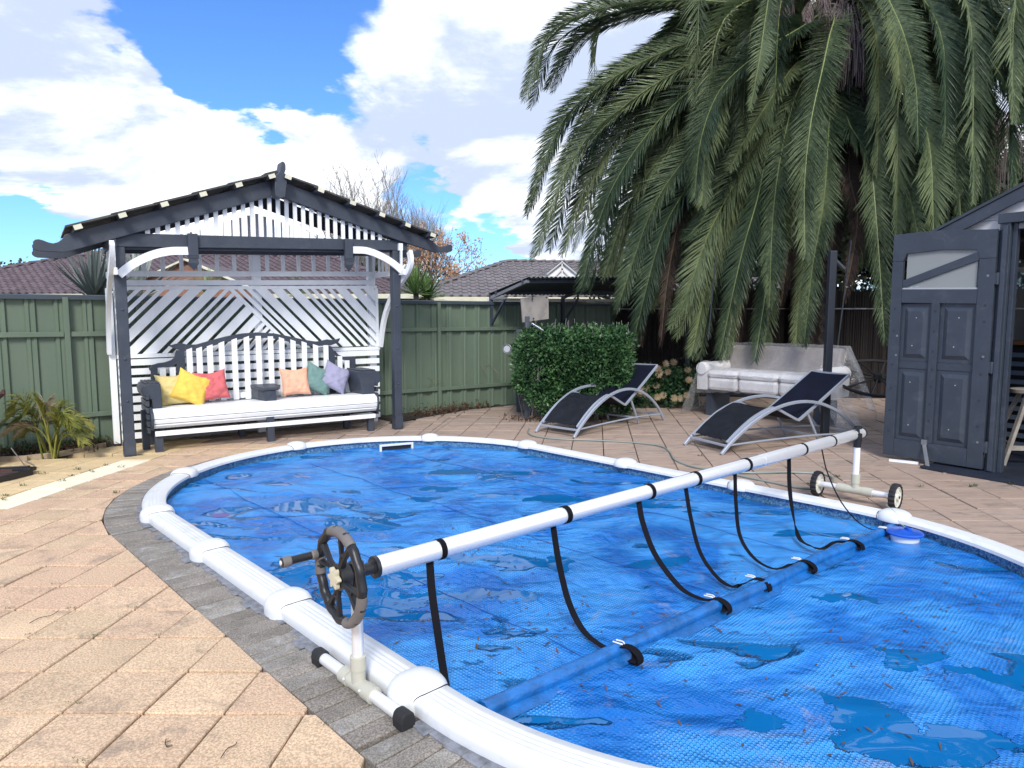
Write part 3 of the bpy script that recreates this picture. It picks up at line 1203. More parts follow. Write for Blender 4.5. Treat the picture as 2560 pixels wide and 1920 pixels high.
# ------------------------------------------------------------------ cover reel
reel = thing('pool_cover_reel', 'silver tube pool cover reel with black hand wheel standing across the pool', 'pool cover reel', tn(-2.33, 1.35))
TA, TB = tn(-2.33, 1.44, .497), tn(-2.09, 5.88, .553)
AX = (TB - TA).normalized()
SD = AX.cross(UP).normalized()          # points roughly along +T
UPX = SD.cross(AX)
joints = [0, .213 * 1.0, .70, 1.0]
segs = [(0, .232), (.232, .655), (.655, 1.0)]
rads = [.0415, .0395, .0415]
for (a, b), rr in zip(segs, rads):
    p0, p1 = TA.lerp(TB, a), TA.lerp(TB, b)
    # slotted tube: a shallow groove runs along it
    prof = []
    for k in range(40):
        an = 2 * math.pi * k / 40
        r2 = rr - (.0035 if k == 9 else 0)
        prof.append((math.cos(an) * r2, math.sin(an) * r2))
    rings = [[p + SD * x + UPX * y for x, y in prof] for p in (p0, p1 - AX * .001)]
    mb = MB()
    mb.loft(rings, caps=True)
    mb.build('tube', ALU, reel, smooth=30)
# dark line of the groove
mb = MB()
gd = (SD * math.cos(2 * math.pi * 9.0 / 40) + UPX * math.sin(2 * math.pi * 9.0 / 40))
g2 = (-SD * math.cos(1.05) + UPX * math.sin(1.05))
gr = (-SD * .62 + UPX * .785).normalized()
mb.tube([TA + gr * .0412, TB + gr * .0412], .0011, 4)
mb.build('groove', mat('groove_line', (.12, .10, .11), .6), reel)
for p, sg in ((TA, -1), (TB, 1)):
    mb = MB()
    mb.lathe(p, AX * sg, [(-.004, .045), (.012, .045), (.013, .032), (.018, .025), (.10 if sg < 0 else .05, .024)], 24)
    mb.build('end_plug', BLACKP, reel, smooth=30)
# near stand
pz = tn(-2.33, 1.35)
mb = MB()
mb.tube([pz + UP * .13, pz + UP * .44], .023, 20)
mb.build('post', ALU2, reel, smooth=True)
mb = MB()
mb.lathe(pz, UP, [(.36 + .04, .027), (.47, .027), (.50, .030), (.54, .03), (.545, .02)], 18)
mb.build('bearing', BLACKP, reel, smooth=30)
mb = MB()
mb.lathe(pz, UP, [(.028, .028), (.10, .028), (.10, .032), (.155, .032), (.158, .024)], 20)
mb.tube([pz + Tv * -.085 + UP * .035, pz + Tv * .085 + UP * .035], .030, 18)
mb.tube([pz + Tv * -.115 + UP * .035, pz + Tv * -.06 + UP * .035], .034, 18)
mb.tube([pz + Tv * .115 + UP * .035, pz + Tv * .06 + UP * .035], .034, 18)
mb.build('tee_joint', BEIGEP, reel, smooth=30)
mb = MB()
mb.tube([pz + Tv * -.31 + UP * .035, pz + Tv * .31 + UP * .035], .024, 18)
mb.build('foot_bar', ALU2, reel, smooth=True)
for sg in (-1, 1):
    c = pz + Tv * sg * .315
    mb = MB()
    # cap with a squared foot
    out = [(-.030, 0), (.030, 0), (.032, .035), (.026, .056), (.013, .066), (-.013, .066), (-.026, .056), (-.032, .035)]
    mb.prism([c - Tv * .030 + Nv * x + UP * z for x, z in out], Tv * .062)
    mb.build('foot_cap', RUBBER, reel, bevel=.006)
for sg in (-1, 1):
    MB().lathe(pz + Tv * sg * .06 + Nv * -.030 + UP * .045, -Nv, [(0, .006), (.006, .006), (.008, .003)], 8).build('bolt', ALU2, reel, smooth=True)
# hand wheel
wc = TA - AX * .155 + UP * .0
ex, ey = SD, UPX


def wp(r, a, h=0.0):
    return wc + (ex * math.cos(a) + ey * math.sin(a)) * r + AX * h


hw = MB()
ring = [wp(.178 + .004 * math.cos(10 * a), a) for a in [2 * math.pi * k / 60 for k in range(61)]]
rings = []
for k in range(60):
    a = 2 * math.pi * k / 60
    rr = .177 + .004 * math.cos(15 * a)
    rings.append([wp(rr + .019 * math.cos(b), a, .019 * math.sin(b)) for b in [2 * math.pi * j / 10 for j in range(10)]])
rings.append(rings[0])
hw.loft(rings)
handwheel = hw.build('hand_wheel', BLACKP, reel, smooth=60)
for k in range(4):
    a = R(70 + 90 * k)
    sp_ = MB()
    for sgn in (-1, 1):
        a1 = a + sgn * R(14)
        sp_.tube([wp(.030, a), wp(.09, a + sgn * R(7)), wp(.165, a1)], [.017, .012, .016], 8, flat=.8)
    sp_.tube([wp(.10, a - R(9)), wp(.10, a + R(9))], .010, 6)
    sp_.build('spoke', BLACKP, handwheel, smooth=40)
mb = MB()
rings = []
for h, sc in ((-.034, .6), (-.032, 1.0), (-.016, 1.0), (-.012, .8)):
    rings.append([wp((.036 + .008 * math.cos(6 * a)) * sc, a, h) for a in [2 * math.pi * k / 48 for k in range(48)]])
mb.loft(rings, caps=True)
mb.build('knob', mat('cream_plastic', (.58, .54, .40), .5), handwheel, smooth=40)
mb = MB()
mb.lathe(wc, AX, [(-.012, .052), (.03, .052), (.04, .03), (.06, .024), (.155, .024)], 24)
mb.build('hub', BLACKP, handwheel, smooth=30)
for ga, gb in ((55, 112), (-78, -8), (168, 192)):
    rings = []
    K = 20
    for k in range(K + 1):
        a = R(ga + (gb - ga) * k / K)
        ww = .0213 * (1 if 0 < k < K else .97)
        rings.append([wp(.1775 + ww * math.cos(b), a, ww * math.sin(b)) for b in [2 * math.pi * j / 10 for j in range(10)]])
    mb = MB()
    mb.loft(rings, caps=True)
    mb.build('grip', GREYG, handwheel, smooth=60)
ha = R(163)
h0 = wp(.172, ha)
mb = MB()
mb.lathe(h0, -AX, [(0, .014), (.03, .018), (.035, .016), (.12, .0165), (.15, .020), (.165, .0195), (.167, .012)], 16)
handle = mb.build('handle', BLACKP, handwheel, smooth=30)
MB().lathe(h0, -AX, [(.128, .0178), (.132, .0205), (.160, .0212), (.163, .0195)], 16).build('worn_grip', GREYG, handle, smooth=30)
MB().lathe(h0, -AX, [(.018, .0178), (.022, .0195), (.04, .0195), (.044, .017)], 16).build('worn_grip', GREYG, handle, smooth=30)
MB().lathe(h0, -AX, [(.165, .010), (.170, .010), (.172, .006)], 12).build('bolt', ALU2, handle, smooth=30)
# far stand on wheels
qz = tn(-2.07, 5.755)
mb = MB()
mb.tube([qz + UP * .22, qz + UP * .46], .025, 20)
mb.build('post', mat('white_post', (.78, .79, .83), .35), reel, smooth=True)
mb = MB()
mb.lathe(qz, UP, [(.455, .029), (.50, .029), (.51, .033), (.565, .033), (.57, .015), (.60, .012), (.605, .03), (.625, .03), (.628, .01)], 18)
mb.build('bearing', BLACKP, reel, smooth=30)
mb = MB()
mb.lathe(qz, UP, [(.095, .03), (.16, .03), (.16, .034), (.235, .034), (.238, .025)], 20)
mb.tube([qz + Tv * -.10 + UP * .105, qz + Tv * .10 + UP * .105], .034, 18)
mb.tube([qz + Tv * -.135 + UP * .105, qz + Tv * -.06 + UP * .105], .037, 18)
mb.tube([qz + Tv * .135 + UP * .105, qz + Tv * .06 + UP * .105], .037, 18)
mb.build('tee_joint', BEIGEP, reel, smooth=30)
mb = MB()
mb.tube([qz + Tv * -.29 + UP * .105, qz + Tv * .29 + UP * .105], .025, 18)
mb.build('axle_bar', ALU2, reel, smooth=True)
for sg in (-1, 1):
    c = qz + Tv * sg * .30 + UP * .105
    xa, ya_ = Nv, UP
    rings = []
    K = 72
    for k in range(K):
        a = 2 * math.pi * k / K
        tr = .105 if (k // 2) % 2 == 0 else .0985
        dirr = xa * math.cos(a) + ya_ * math.sin(a)
        rings.append([c + dirr * .082 - Tv * .020, c + dirr * (tr - .004) - Tv * .024, c + dirr * tr - Tv * .014, c + dirr * tr + Tv * .014,
                      c + dirr * (tr - .004) + Tv * .024, c + dirr * .082 + Tv * .020])
    rings.append(rings[0])
    mb = MB()
    mb.loft(rings)
    wheel = mb.build('wheel', RUBBER, reel, smooth=20)
    mb = MB()
    rings = []
    for k in range(49):
        a = 2 * math.pi * k / 48
        dirr = xa * math.cos(a) + ya_ * math.sin(a)
        rings.append([c + dirr * .083 - Tv * .017, c + dirr * .083 + Tv * .017, c + dirr * .074 + Tv * .017, c + dirr * .074 - Tv * .017])
    mb.loft(rings)
    for k in range(8):
        a = 2 * math.pi * k / 8 + .2
        dirr = xa * math.cos(a) + ya_ * math.sin(a)
        tt = dirr.cross(Tv)
        mb.add([c + dirr * .02 + tt * .010 - Tv * .012, c + dirr * .076 + tt * .014 - Tv * .012, c + dirr * .076 - tt * .014 - Tv * .012, c + dirr * .02 - tt * .010 - Tv * .012,
                c + dirr * .02 + tt * .010 + Tv * .012, c + dirr * .076 + tt * .014 + Tv * .012, c + dirr * .076 - tt * .014 + Tv * .012, c + dirr * .02 - tt * .010 + Tv * .012],
               [(0, 1, 2, 3), (7, 6, 5, 4), (0, 4, 5, 1), (1, 5, 6, 2), (2, 6, 7, 3), (3, 7, 4, 0)])
    mb.lathe(c - Tv * .026, Tv, [(0, .026), (.052, .026)], 18)
    mb.build('wheel_rim', WHEELW, wheel)
    MB().lathe(c - Tv * .032, Tv, [(0, .010), (.064, .010)], 12).build('axle', BLACKP, wheel)

# straps
bands = [(1099, 1360), (1412, 1286), (1622, 1237), (1738, 1207), (1865, 1172), (2005, 1135), (2078, 1113)]


def tube_at(px):
    lo, hi = 0.0, 1.0
    for _ in range(40):
        m_ = (lo + hi) / 2
        if pix(TA.lerp(TB, m_))[0] < px:
            lo = m_
        else:
            hi = m_
    return TA.lerp(TB, lo)


strap_px = [
    [(1074, 1392), (1080, 1480), (1094, 1580), (1112, 1700), (1118, 1740)],
    [(1383, 1318), (1396, 1400), (1420, 1500), (1455, 1572), (1500, 1612), (1530, 1622), (1552, 1618)],
    [(1597, 1262), (1608, 1310), (1640, 1390), (1700, 1468), (1750, 1496), (1778, 1500)],
    [(1715, 1230), (1726, 1290), (1750, 1380), (1790, 1440), (1828, 1466), (1856, 1460), (1880, 1450)],
    [(1838, 1200), (1840, 1260), (1850, 1340), (1885, 1395), (1935, 1422), (1975, 1412), (1995, 1405)],
    [(1973, 1166), (1974, 1220), (1985, 1300), (1998, 1345), (2020, 1362), (2054, 1372), (2085, 1356), (2116, 1354)],
    [(2055, 1140), (2068, 1180), (2100, 1250), (2140, 1300), (2175, 1322), (2210, 1326)]]
for i, ((bx, by), sp_) in enumerate(zip(bands, strap_px)):
    c = tube_at(bx)
    mb = MB()
    w_ = [.026, .030, .026, .026, .024, .022, .018][i]
    mb.lathe(c - AX * w_ / 2, AX, [(0, .041), (0, .0448), (w_, .0448), (w_, .041)], 28)
    bd = mb.build('strap_band', STRAP, reel, smooth=30)
    mb = MB()
    mb.box(c - SD * .036 + UPX * -.026, .012, w_ * .9, .030, (SD, AX, UPX))
    mb.build('buckle', BLACKP, bd, bevel=.003)
    # strap from the tube to the folded edge
    st = tube_at(sp_[0][0]) - UP * .04
    end_n = None
    p_end = gp(sp_[-1][0], sp_[-1][1], .02)
    pts_ = [st]
    for k, (x, y) in enumerate(sp_[1:], 1):
        f = k / (len(sp_) - 1)
        f = f ** 1.0
        # the strap swings from under the tube to the folded edge
        Y = st.y + (p_end.y - st.y) * f
        q = at(x, y, Y)
        if q.z < .012:
            q = gp(x, y, .014)
        pts_.append(q)
    cur = crom(pts_, 30)
    wd = []
    for k in range(30):
        f = k / 29
        tw = [0.15, 1.1, .5, .3, 1.2, 1.45, 1.5][i] * (1 - f)
        if i == 5:
            tw = 1.5 * math.cos(f * 6)
        wd.append((AX * math.cos(tw) + SD * math.sin(tw)).normalized())
    sw = [.030, .026, .028, .024, .020, .024, .008][i]
    MB().ribbon(cur, wd, sw * 1.15, .003).build('strap', STRAP, bd, smooth=30)
    if i:
        # loop, buckle tail and clip on the folded edge
        e = cur[-1]
        lp = MB()
        rr = .042
        loop = [e + Tv * (rr * 1.1 - rr * 1.5 * math.cos(a)) + UP * (.006 - .03 + rr * math.sin(a)) for a in [k / 16 * math.pi * 1.75 + .5 for k in range(17)]]
        loop = [V3((p.x, p.y, max(p.z, -.022))) for p in loop]
        lp.ribbon(loop, Nv, .042, .005)
        lp.ribbon([e + Tv * .05 + UP * .02, e + Tv * .075 + UP * -.005, e + Tv * .09 - Nv * .02 + UP * -.018, e + Tv * .10 - Nv * .05 + UP * -.018], Nv + Tv * .3, .026, .003)
        lp.build('strap_loop', STRAP, bd, smooth=30)
        cm = MB()
        for s_ in (-1, 1):
            cm.tube(crom([e - Tv * .035 + Nv * .012 * s_ + UP * .018, e + Nv * .013 * s_ + UP * .022, e + Tv * .015 + Nv * .006 * s_ + UP * .020], 8), .0035, 6)
        cm.build('clip', mat('white_clip', (.75, .75, .72), .4), bd, smooth=True)
    # twisted spare length is left out: the band itself closes the loop

# ------------------------------------------------------------------ arbour
FLp = V3((-4.124, 7.317, 0))
AU = V3((2.590, 1.806, 0)).normalized()
AV = V3((-AU.y, AU.x, 0))


def G(u, v, z):
    return FLp + AU * u + AV * v + UP * z


def Dz(u, z):
    return z + .0085 * u * z * z


arb = thing('garden_arbour', 'charcoal and white timber arbour with tiled gable roof and lattice back', 'arbour', FLp)


def gprism(name, pts, v0, v1, mt, par=None, bevel=.0):
    mb = MB()
    mb.prism([G(u, v0, z) for u, z in pts], AV * (v1 - v0))
    return mb.build(name, mt, par or arb, bevel=bevel)


def gslat(name, u, w, z0, z1, v, th, mt, par=None):
    z0a, z1a = (z0, z1)
    return gprism(name, [(u - w / 2, z0a), (u + w / 2, z0a), (u + w / 2, z1a), (u - w / 2, z1a)], v, v + th, mt, par)


UC, UR = 1.60, 3.157
# front posts
for u in (0.0, UR):
    zt = Dz(u, 2.23)
    o = gprism('post', [(u - .052, 0), (u + .052, 0), (u + .052, zt), (u - .052, zt)], -.052, .052, CHAR, bevel=.006)
    for z in (1.57, 1.05, .60):
        MB().lathe(G(u, -.052, Dz(u, z)), -AV, [(0, .013), (.006, .013), (.011, .006)], 10).build('bolt', CHAR, o, smooth=30)
    mb = MB()
    for sg in (-1, 1):
        mb.box(G(u + sg * .055, 0, .08), .006, .11, .15, (AU, AV, UP))
    mb.box(G(u, -.056, .10), .105, .006, .16, (AU, AV, UP))
    mb.build('post_shoe', CHAR, o)
# front beam and hidden rear part of it
gprism('beam', [(-.06, 2.222), (3.307, 2.363), (3.309, 2.489), (-.058, 2.362)], -.060, -.014, CHAR, bevel=.004)
gprism('beam', [(.05, 2.205), (3.25, 2.335), (3.25, 2.45), (.05, 2.33)], -.005, .045, CHAR, bevel=.004)
# barge boards with scrolled tails
apx_t, apx_u = (1.62, 3.085), (1.575, 2.895)
left = [(1.62, 2.90), (1.62, 3.085), (-.47, 2.312), (-.50, 2.262), (-.535, 2.232), (-.575, 2.218), (-.615, 2.226), (-.655, 2.243), (-.69, 2.252),
        (-.72, 2.246), (-.738, 2.226), (-.738, 2.203), (-.748, 2.190), (-.746, 2.166), (-.728, 2.148), (-.70, 2.138), (-.50, 2.136), (-.44, 2.150), (.16, 2.372)]
gprism('barge_board', left, -.115, -.066, CHAR, bevel=.004)
right = [(1.622, 2.90), (1.622, 3.085), (3.66, 2.505), (3.70, 2.462), (3.74, 2.436), (3.79, 2.428), (3.84, 2.440), (3.89, 2.462), (3.93, 2.470),
         (3.955, 2.462), (3.965, 2.440), (3.955, 2.420), (3.962, 2.405), (3.955, 2.385), (3.93, 2.372), (3.72, 2.352), (3.66, 2.362), (3.10, 2.495)]
gprism('barge_board', list(reversed(right)), -.115, -.066, CHAR, bevel=.004)
# rear pair of barge boards and rear beam
for pts in (left, list(reversed(right))):
    gprism('barge_board', [(u, z) for u, z in pts], .80, .845, CHAR)
gprism('beam', [(.0, 2.215), (3.25, 2.345), (3.25, 2.46), (.0, 2.33)], .735, .79, CHAR)
# finial
gprism('finial', [(1.565, 2.86), (1.62, 2.845), (1.675, 2.865), (1.70, 3.03), (1.69, 3.10), (1.675, 3.13), (1.690, 3.17), (1.690, 3.225), (1.678, 3.25), (1.655, 3.26),
                  (1.640, 3.245), (1.632, 3.20), (1.622, 3.15), (1.600, 3.12), (1.565, 3.09), (1.56, 2.95)], -.27, -.117, CHAR, bevel=.006)


def under(u):
    """underside of the barge boards"""
    return 2.372 + (u - .16) * (2.90 - 2.372) / (1.62 - .16) if u < 1.62 else 2.90 + (u - 1.62) * (2.495 - 2.90) / (3.10 - 1.62)


def beamtop(u):
    return 2.362 + (u + .058) * (2.489 - 2.362) / 3.367


for k in range(28):
    u = .272 + k * .0985
    if under(u) - beamtop(u) < .03 or u > 2.98:
        continue
    gprism('gable_slat', [(u - .023, beamtop(u) - .02), (u + .023, beamtop(u + .046) - .02), (u + .023, under(u + .023) + .04), (u - .023, under(u - .023) + .04)], -.058, -.040, WHITE)
for k in range(26):
    u = .35 + k * .0985
    if under(u) - beamtop(u) < .05 or u > 2.9:
        continue
    gprism('rear_gable_slat', [(u - .019, beamtop(u) - .02), (u + .019, beamtop(u) - .02), (u + .019, under(u) - .10), (u - .019, under(u) - .10)], .794, .798, WHITE)


# roof planes: battens and courses of tiles
def roof_z(u):
    return 3.085 + (u - 1.62) * (3.085 - 2.312) / (1.62 + .47) if u < 1.62 else 3.085 + (u - 1.62) * (2.505 - 3.085) / (3.66 - 1.62)


bat_px = [(582, 552, 1), (925, 456, 1), (1245, 376, 1), (1550, 301, 1), (1835, 233, 1), (2100, 163, 1)]
bat_u = [-.36, .03, .42, .80, 1.17, 1.53, 1.70, 2.08, 2.47, 2.85, 3.20, 3.56]
for u in bat_u:
    sl_ = (roof_z(u + .05) - roof_z(u - .05)) / .1
    a = math.atan(sl_)
    ax = (AU * math.cos(a) + UP * math.sin(a))
    nz = (UP * math.cos(a) - AU * math.sin(a))
    c = G(u, 0, roof_z(u)) + nz * .022
    mb = MB()
    mb.box(c + AV * .30, .074, 1.20, .046, (ax, AV, nz))
    o = mb.build('batten', CHAR, arb)
    MB().box(c + AV * -.303, .074, .006, .046, (ax, AV, nz)).build('batten_end', CREAM, o)
ROOFA = mat('mossy_shingle', (.062, .062, .062), .85, var=.3, vscale=9, bump=.6, bscale=50, dirt=(.16, .16, .09), dirt_amt=.5, dscale=12)
edges = [-.42, -.02, .37, .75, 1.12, 1.64], [1.60, 2.03, 2.42, 2.80, 3.16, 3.64]
for side_i, ed in enumerate(edges):
    for k in range(5):
        ua, ub = ed[k], ed[k + 1]
        if side_i == 0:
            ua -= .05
            lift = (.060, .048)      # low edge lies on the course below
        else:
            ub += .05
            lift = (.048, .060)
        za, zb = roof_z(ua) + lift[0], roof_z(ub) + lift[1]
        if side_i == 0:
            za = roof_z(ua) + .058
        else:
            zb = roof_z(ub) + .058
        for j in range(4):
            v0 = -.225 + j * .29
            jit = rnd.uniform(-.004, .004)
            gprism('roof_tile', [(ua, za + jit), (ub, zb + jit), (ub, zb + .020 + jit), (ua, za + .020 + jit)], v0, v0 + .286, ROOFA)
        gprism('roof_underlay', [(ua + .01, za - .020), (ub - .01, zb - .020), (ub - .01, zb - .012), (ua + .01, za - .012)], -.19, .94, DARK) if False else None
gprism('ridge_cap', [(1.50, 3.11), (1.63, 3.155), (1.76, 3.12), (1.76, 3.145), (1.63, 3.182), (1.50, 3.135)], -.11, .93, ROOFA)

# drop posts hanging from the beam
for u, zt in ((.705, 2.40), (2.49, 2.455)):
    o = gprism('drop_post', [(u - .05, zt - .24), (u + .05, zt - .24), (u + .05, zt), (u - .05, zt)], -.115, -.062, CHAR, bevel=.004)
    for dz in (.245, .262):
        gprism('collar', [(u - .055, zt - dz - .008), (u + .055, zt - dz - .008), (u + .055, zt - dz + .004), (u - .055, zt - dz + .004)], -.12, -.06, CHAR, o)
    mb = MB()
    zb = zt - .275
    rings = []
    for w, z in ((.040, zb), (.047, zb - .02), (.050, zb - .045), (.004, zb - .125)):
        rings.append([G(u + a * w, -.088 + b * min(w, .026), z) for a, b in ((-1, -1), (1, -1), (1, 1), (-1, 1))])
    mb.loft(rings, caps=True)
    mb.build('drop_finial', CHAR, o)


# curved white braces of the front
def band(name, cl, w, v0, v1, mt, par=None, plane='u'):
    """curved board: centre line (a,z) with width w"""
    pts_ = crom([V3((a, z, 0)) for a, z in cl], 22)
    up_, dn_ = [], []
    for i, p in enumerate(pts_):
        t_ = (pts_[min(i + 1, 21)] - pts_[max(i - 1, 0)]).normalized()
        n_ = V3((-t_.y, t_.x, 0))
        up_.append(p + n_ * w / 2)
        dn_.append(p - n_ * w / 2)
    mb = MB()
    rings = []
    for a, b in zip(up_, dn_):
        if plane == 'u':
            rings.append([G(a.x, v0, a.y), G(b.x, v0, b.y), G(b.x, v1, b.y), G(a.x, v1, a.y)])
        else:
            rings.append([G(v0, a.x, a.y), G(v0, b.x, b.y), G(v1, b.x, b.y), G(v1, a.x, a.y)])
    mb.loft(rings, caps=True)
    return mb.build(name, mt, par or arb, smooth=30)


band('curved_brace', [(-.02, 1.93), (.12, 2.05), (.30, 2.150), (.47, 2.198), (.652, 2.212)], .085, -.10, -.062, WHITE)
band('curved_brace', [(2.545, 2.325), (2.73, 2.325), (2.92, 2.270), (3.09, 2.185), (3.235, 2.075)], .085, -.10, -.062, WHITE)
# long curved braces in the sides, sweeping forward past the posts
for u, sg in ((-.085, -1), (3.245, 1)):
    band('side_brace', [(.70, 1.08), (.60, 1.38), (.44, 1.62), (.20, 1.84), (-.03, 1.98), (-.22, 2.10), (-.29, 2.22), (-.25, 2.33 if sg > 0 else 2.20)],
         .085, u - .022, u + .022, WHITE, plane='v')
# side fretwork
for u in (-.055, 3.20):
    z0, z1 = Dz(u, 1.985), Dz(u, 2.21)
    mb = MB()
    mb.box(G(u, .28, (z0) - .02), .03, .95, .07, (AU, AV, UP))
    mb.build('side_rail', WHITE, arb)
    for k in range(7):
        MB().box(G(u, -.10 + k * .115, (z0 + z1) / 2), .022, .035, z1 - z0 + .02, (AU, AV, UP)).build('side_slat', WHITE, arb)
    MB().box(G(u, .37, Dz(u, 2.26)), .05, .95, .09, (AU, AV, UP)).build('side_beam', CHAR if u < 0 else WHITE, arb)

# back screen
VB = .74
for u in (.05, 1.60, 3.165):
    gslat('back_post', u, .10, 0, Dz(u, 2.24), VB + .03, .08, WHITE)
for u0, u1, z, h in ((.0, 3.22, 1.985, .065), (-.0, 3.20, 1.880, .062)):
    gprism('rail', [(u0, Dz(u0, z) - h / 2), (u1, Dz(u1, z) - h / 2), (u1, Dz(u1, z) + h / 2), (u0, Dz(u0, z) + h / 2)], VB + .002, VB + .028, WHITE)
for k in range(16):
    u = .12 + k * .202
    gslat('fret_slat', u, .046, Dz(u, 2.0), Dz(u, 2.24), VB + .03, .018, WHITE)
# white cover board at the left end
gprism('corner_board', [(-.085, .03), (-.02, .03), (-.02, Dz(0, 1.82)), (-.085, Dz(0, 1.82))], VB - .02, VB + .04, WHITE)
# lattice frame
ZT, ZB = 1.800, 1.060
gprism('lattice_frame', [(-.01, ZT), (3.22, Dz(3.22, ZT)), (3.22, Dz(3.22, ZT) + .04), (-.01, ZT + .04)], VB - .014, VB + .016, WHITE)
gprism('lattice_frame', [(-.01, ZB - .045), (3.25, Dz(3.2, ZB) - .06), (3.25, Dz(3.2, ZB) - .015), (-.01, ZB)], VB - .014, VB + .016, WHITE)
gprism('lattice_frame', [(3.20, Dz(3.2, ZB) - .014), (3.24, Dz(3.2, ZB) - .014), (3.235, Dz(3.2, ZT) - .001), (3.195, Dz(3.2, ZT) - .001)], VB - .012, VB + .014, WHITE)
PEAK = 1.275
z_hi, z_lo = ZT, ZB


def lat(u_top, w, fam):
    """board of the diagonal screen meeting the top rail at u_top; fam 'L' runs down to the left, 'R' down to the right"""
    q = w * math.sqrt(2) / 2
    dz = 1.2
    if fam == 'L':
        poly = [(u_top - q, z_hi), (u_top + q, z_hi), (u_top + q - dz, z_hi - dz), (u_top - q - dz, z_hi - dz)]
        poly = clip(poly, (-1, -1), -(PEAK - .02 + z_hi)) if u_top + q > PEAK - .05 else poly
    else:
        poly = [(u_top - q, z_hi), (u_top + q, z_hi), (u_top + q + dz, z_hi - dz), (u_top - q + dz, z_hi - dz)]
    return poly


def latboard(poly, v, th, nm='lattice_board'):
    for n_, d_ in (((1, 0), .0), ((-1, 0), -3.20), ((0, 1), z_lo), ((0, -1), -z_hi)):
        poly = clip(poly, n_, d_)
        if len(poly) < 3:
            return
    if area2(poly) < .0006:
        return
    gprism(nm, [(u, Dz(u, z) if u > 0 else z) for u, z in poly], v, v + th, WHITE)


ltops = []
u = .115
seq = [(.042, .125)] * 4 + [(.105, .205)] * 3 + [(.042, .12)] * 2 + [(.105, .205)] * 3 + [(.042, .10)] * 4 + [(.10, .2)] * 2
u = .12
for w, stp in seq:
    ltops.append((u + (stp - .125) / 2, w))
    u += stp
u = .12 - .125
for w, stp in [(.042, .125)] * 1 + [(.042, .125)] * 3:
    ltops.append((u, w))
    u -= stp
for w in (.10, .10, .10):
    u -= .05
    ltops.append((u - .03, w))
    u -= .15
for ut, w in ltops:
    q = w * math.sqrt(2) / 2
    dz = 1.2
    poly = [(ut - q + .9, z_hi + .9), (ut + q + .9, z_hi + .9), (ut + q - dz, z_hi - dz), (ut - q - dz, z_hi - dz)]
    poly = clip(poly, (-1, -1), -(PEAK - .035 + z_hi))
    if len(poly) >= 3:
        latboard(poly, VB - .004, .015)
u = PEAK + .0
seqR = [(.045, .105)] * 3 + [(.105, .20)] * 3 + [(.042, .115)] * 4 + [(.105, .20)] * 4 + [(.042, .12)] * 2
for w, stp in seqR:
    uu = u + (stp - .11) / 2
    q = w * math.sqrt(2) / 2
    poly = [(uu - q, z_hi), (uu + q, z_hi), (uu + q + 1.2, z_hi - 1.2), (uu - q + 1.2, z_hi - 1.2)]
    latboard(poly, VB - .012, .015)
    u += stp
# horizontal boards below
for k in range(9):
    z = .965 - k * .1075
    gprism('back_slat', [(.0, z - .037), (3.235, Dz(3.2, z) - .037), (3.235, Dz(3.2, z) + .035), (.0, z + .035)], VB - .016, VB + .010, WHITE)
# paver shoe shadow board behind the screen
# ------------------------------------------------------------------ bench
bench = thing('garden_bench', 'long white and charcoal timber bench with curved slatted back under the arbour', 'bench', G(.3, .05, 0))


def bprism(name, pts, v0, v1, mt, par=None, bevel=.0):
    mb = MB()
    mb.prism([G(u, v0, z) for u, z in pts], AV * (v1 - v0))
    return mb.build(name, mt, par or bench, bevel=bevel)


for u, v, zt in ((.295, .03, .24), (.20, .30, .45), (1.50, .0, .30), (1.30, .55, .2), (2.80, .03, .22), (2.62, .42, .22), (.30, .6, .5)):
    w = .082 if v < .1 else .075
    bprism('leg', [(u - w / 2, 0), (u + w / 2, 0), (u + w / 2, zt), (u - w / 2, zt)], v, v + .07, CHAR, bevel=.004)
# rounded front of the seat: planks wrap over the edge
prof = [(.62, .455), (.50, .463), (.38, .470), (.26, .474), (.14, .476), (.075, .468), (.03, .440), (.012, .385), (.022, .330), (.06, .285)]
planks = [(.62, .457, .50, .466), (.497, .467, .365, .474), (.362, .475, .235, .479), (.232, .480, .105, .481), (.102, .482, .022, .452), (.016, .440, .006, .375), (.006, .362, .020, .318),
          (.024, .300, .060, .262)]
for i, (va, za, vb, zb) in enumerate(planks):
    d = V3((vb - va, zb - za, 0)).normalized()
    n_ = V3((-d.y, d.x, 0)) * -1
    th = .022
    a, b = V3((va, za, 0)), V3((vb, zb, 0))
    mb = MB()
    for uu0, uu1 in ((.25, 2.885),):
        sect = [a, b, b + V3((-d.y, d.x, 0)) * th, a + V3((-d.y, d.x, 0)) * th]
        mb.prism([G(uu0, p.x, p.y) for p in sect], AU * (uu1 - uu0))
    mb.build('seat_board', WHITE, bench, bevel=.003)
bprism('seat_core', [(.27, .27), (2.86, .27), (2.86, .45), (.27, .45)], .06, .60, mat('seat_core', (.35, .33, .32), .7))
bprism('apron', [(.255, .186), (2.845, .176), (2.845, .228), (.255, .240)], -.005, .018, WHITE, bevel=.003)
# round end plates of the seat front
for u in (.235, 2.888):
    pts_ = [(.10, .50), (.05, .475), (.0, .44), (-.015, .38), (-.005, .31), (.03, .25), (.12, .24), (.60, .24), (.60, .50)]
    mb = MB()
    mb.prism([G(u - .012, v, z) for v, z in pts_], AU * .024)
    o = mb.build('end_panel', CHAR, bench, bevel=.003)
    for k in range(6):
        mb = MB()
        z = .17 + k * .075
        mb.box(G(u + (-.025 if u < 1 else .025), .33, z + .07), .025, .50, .060, (AU, AV, UP))
        mb.build('side_board', CHAR, o, bevel=.003)
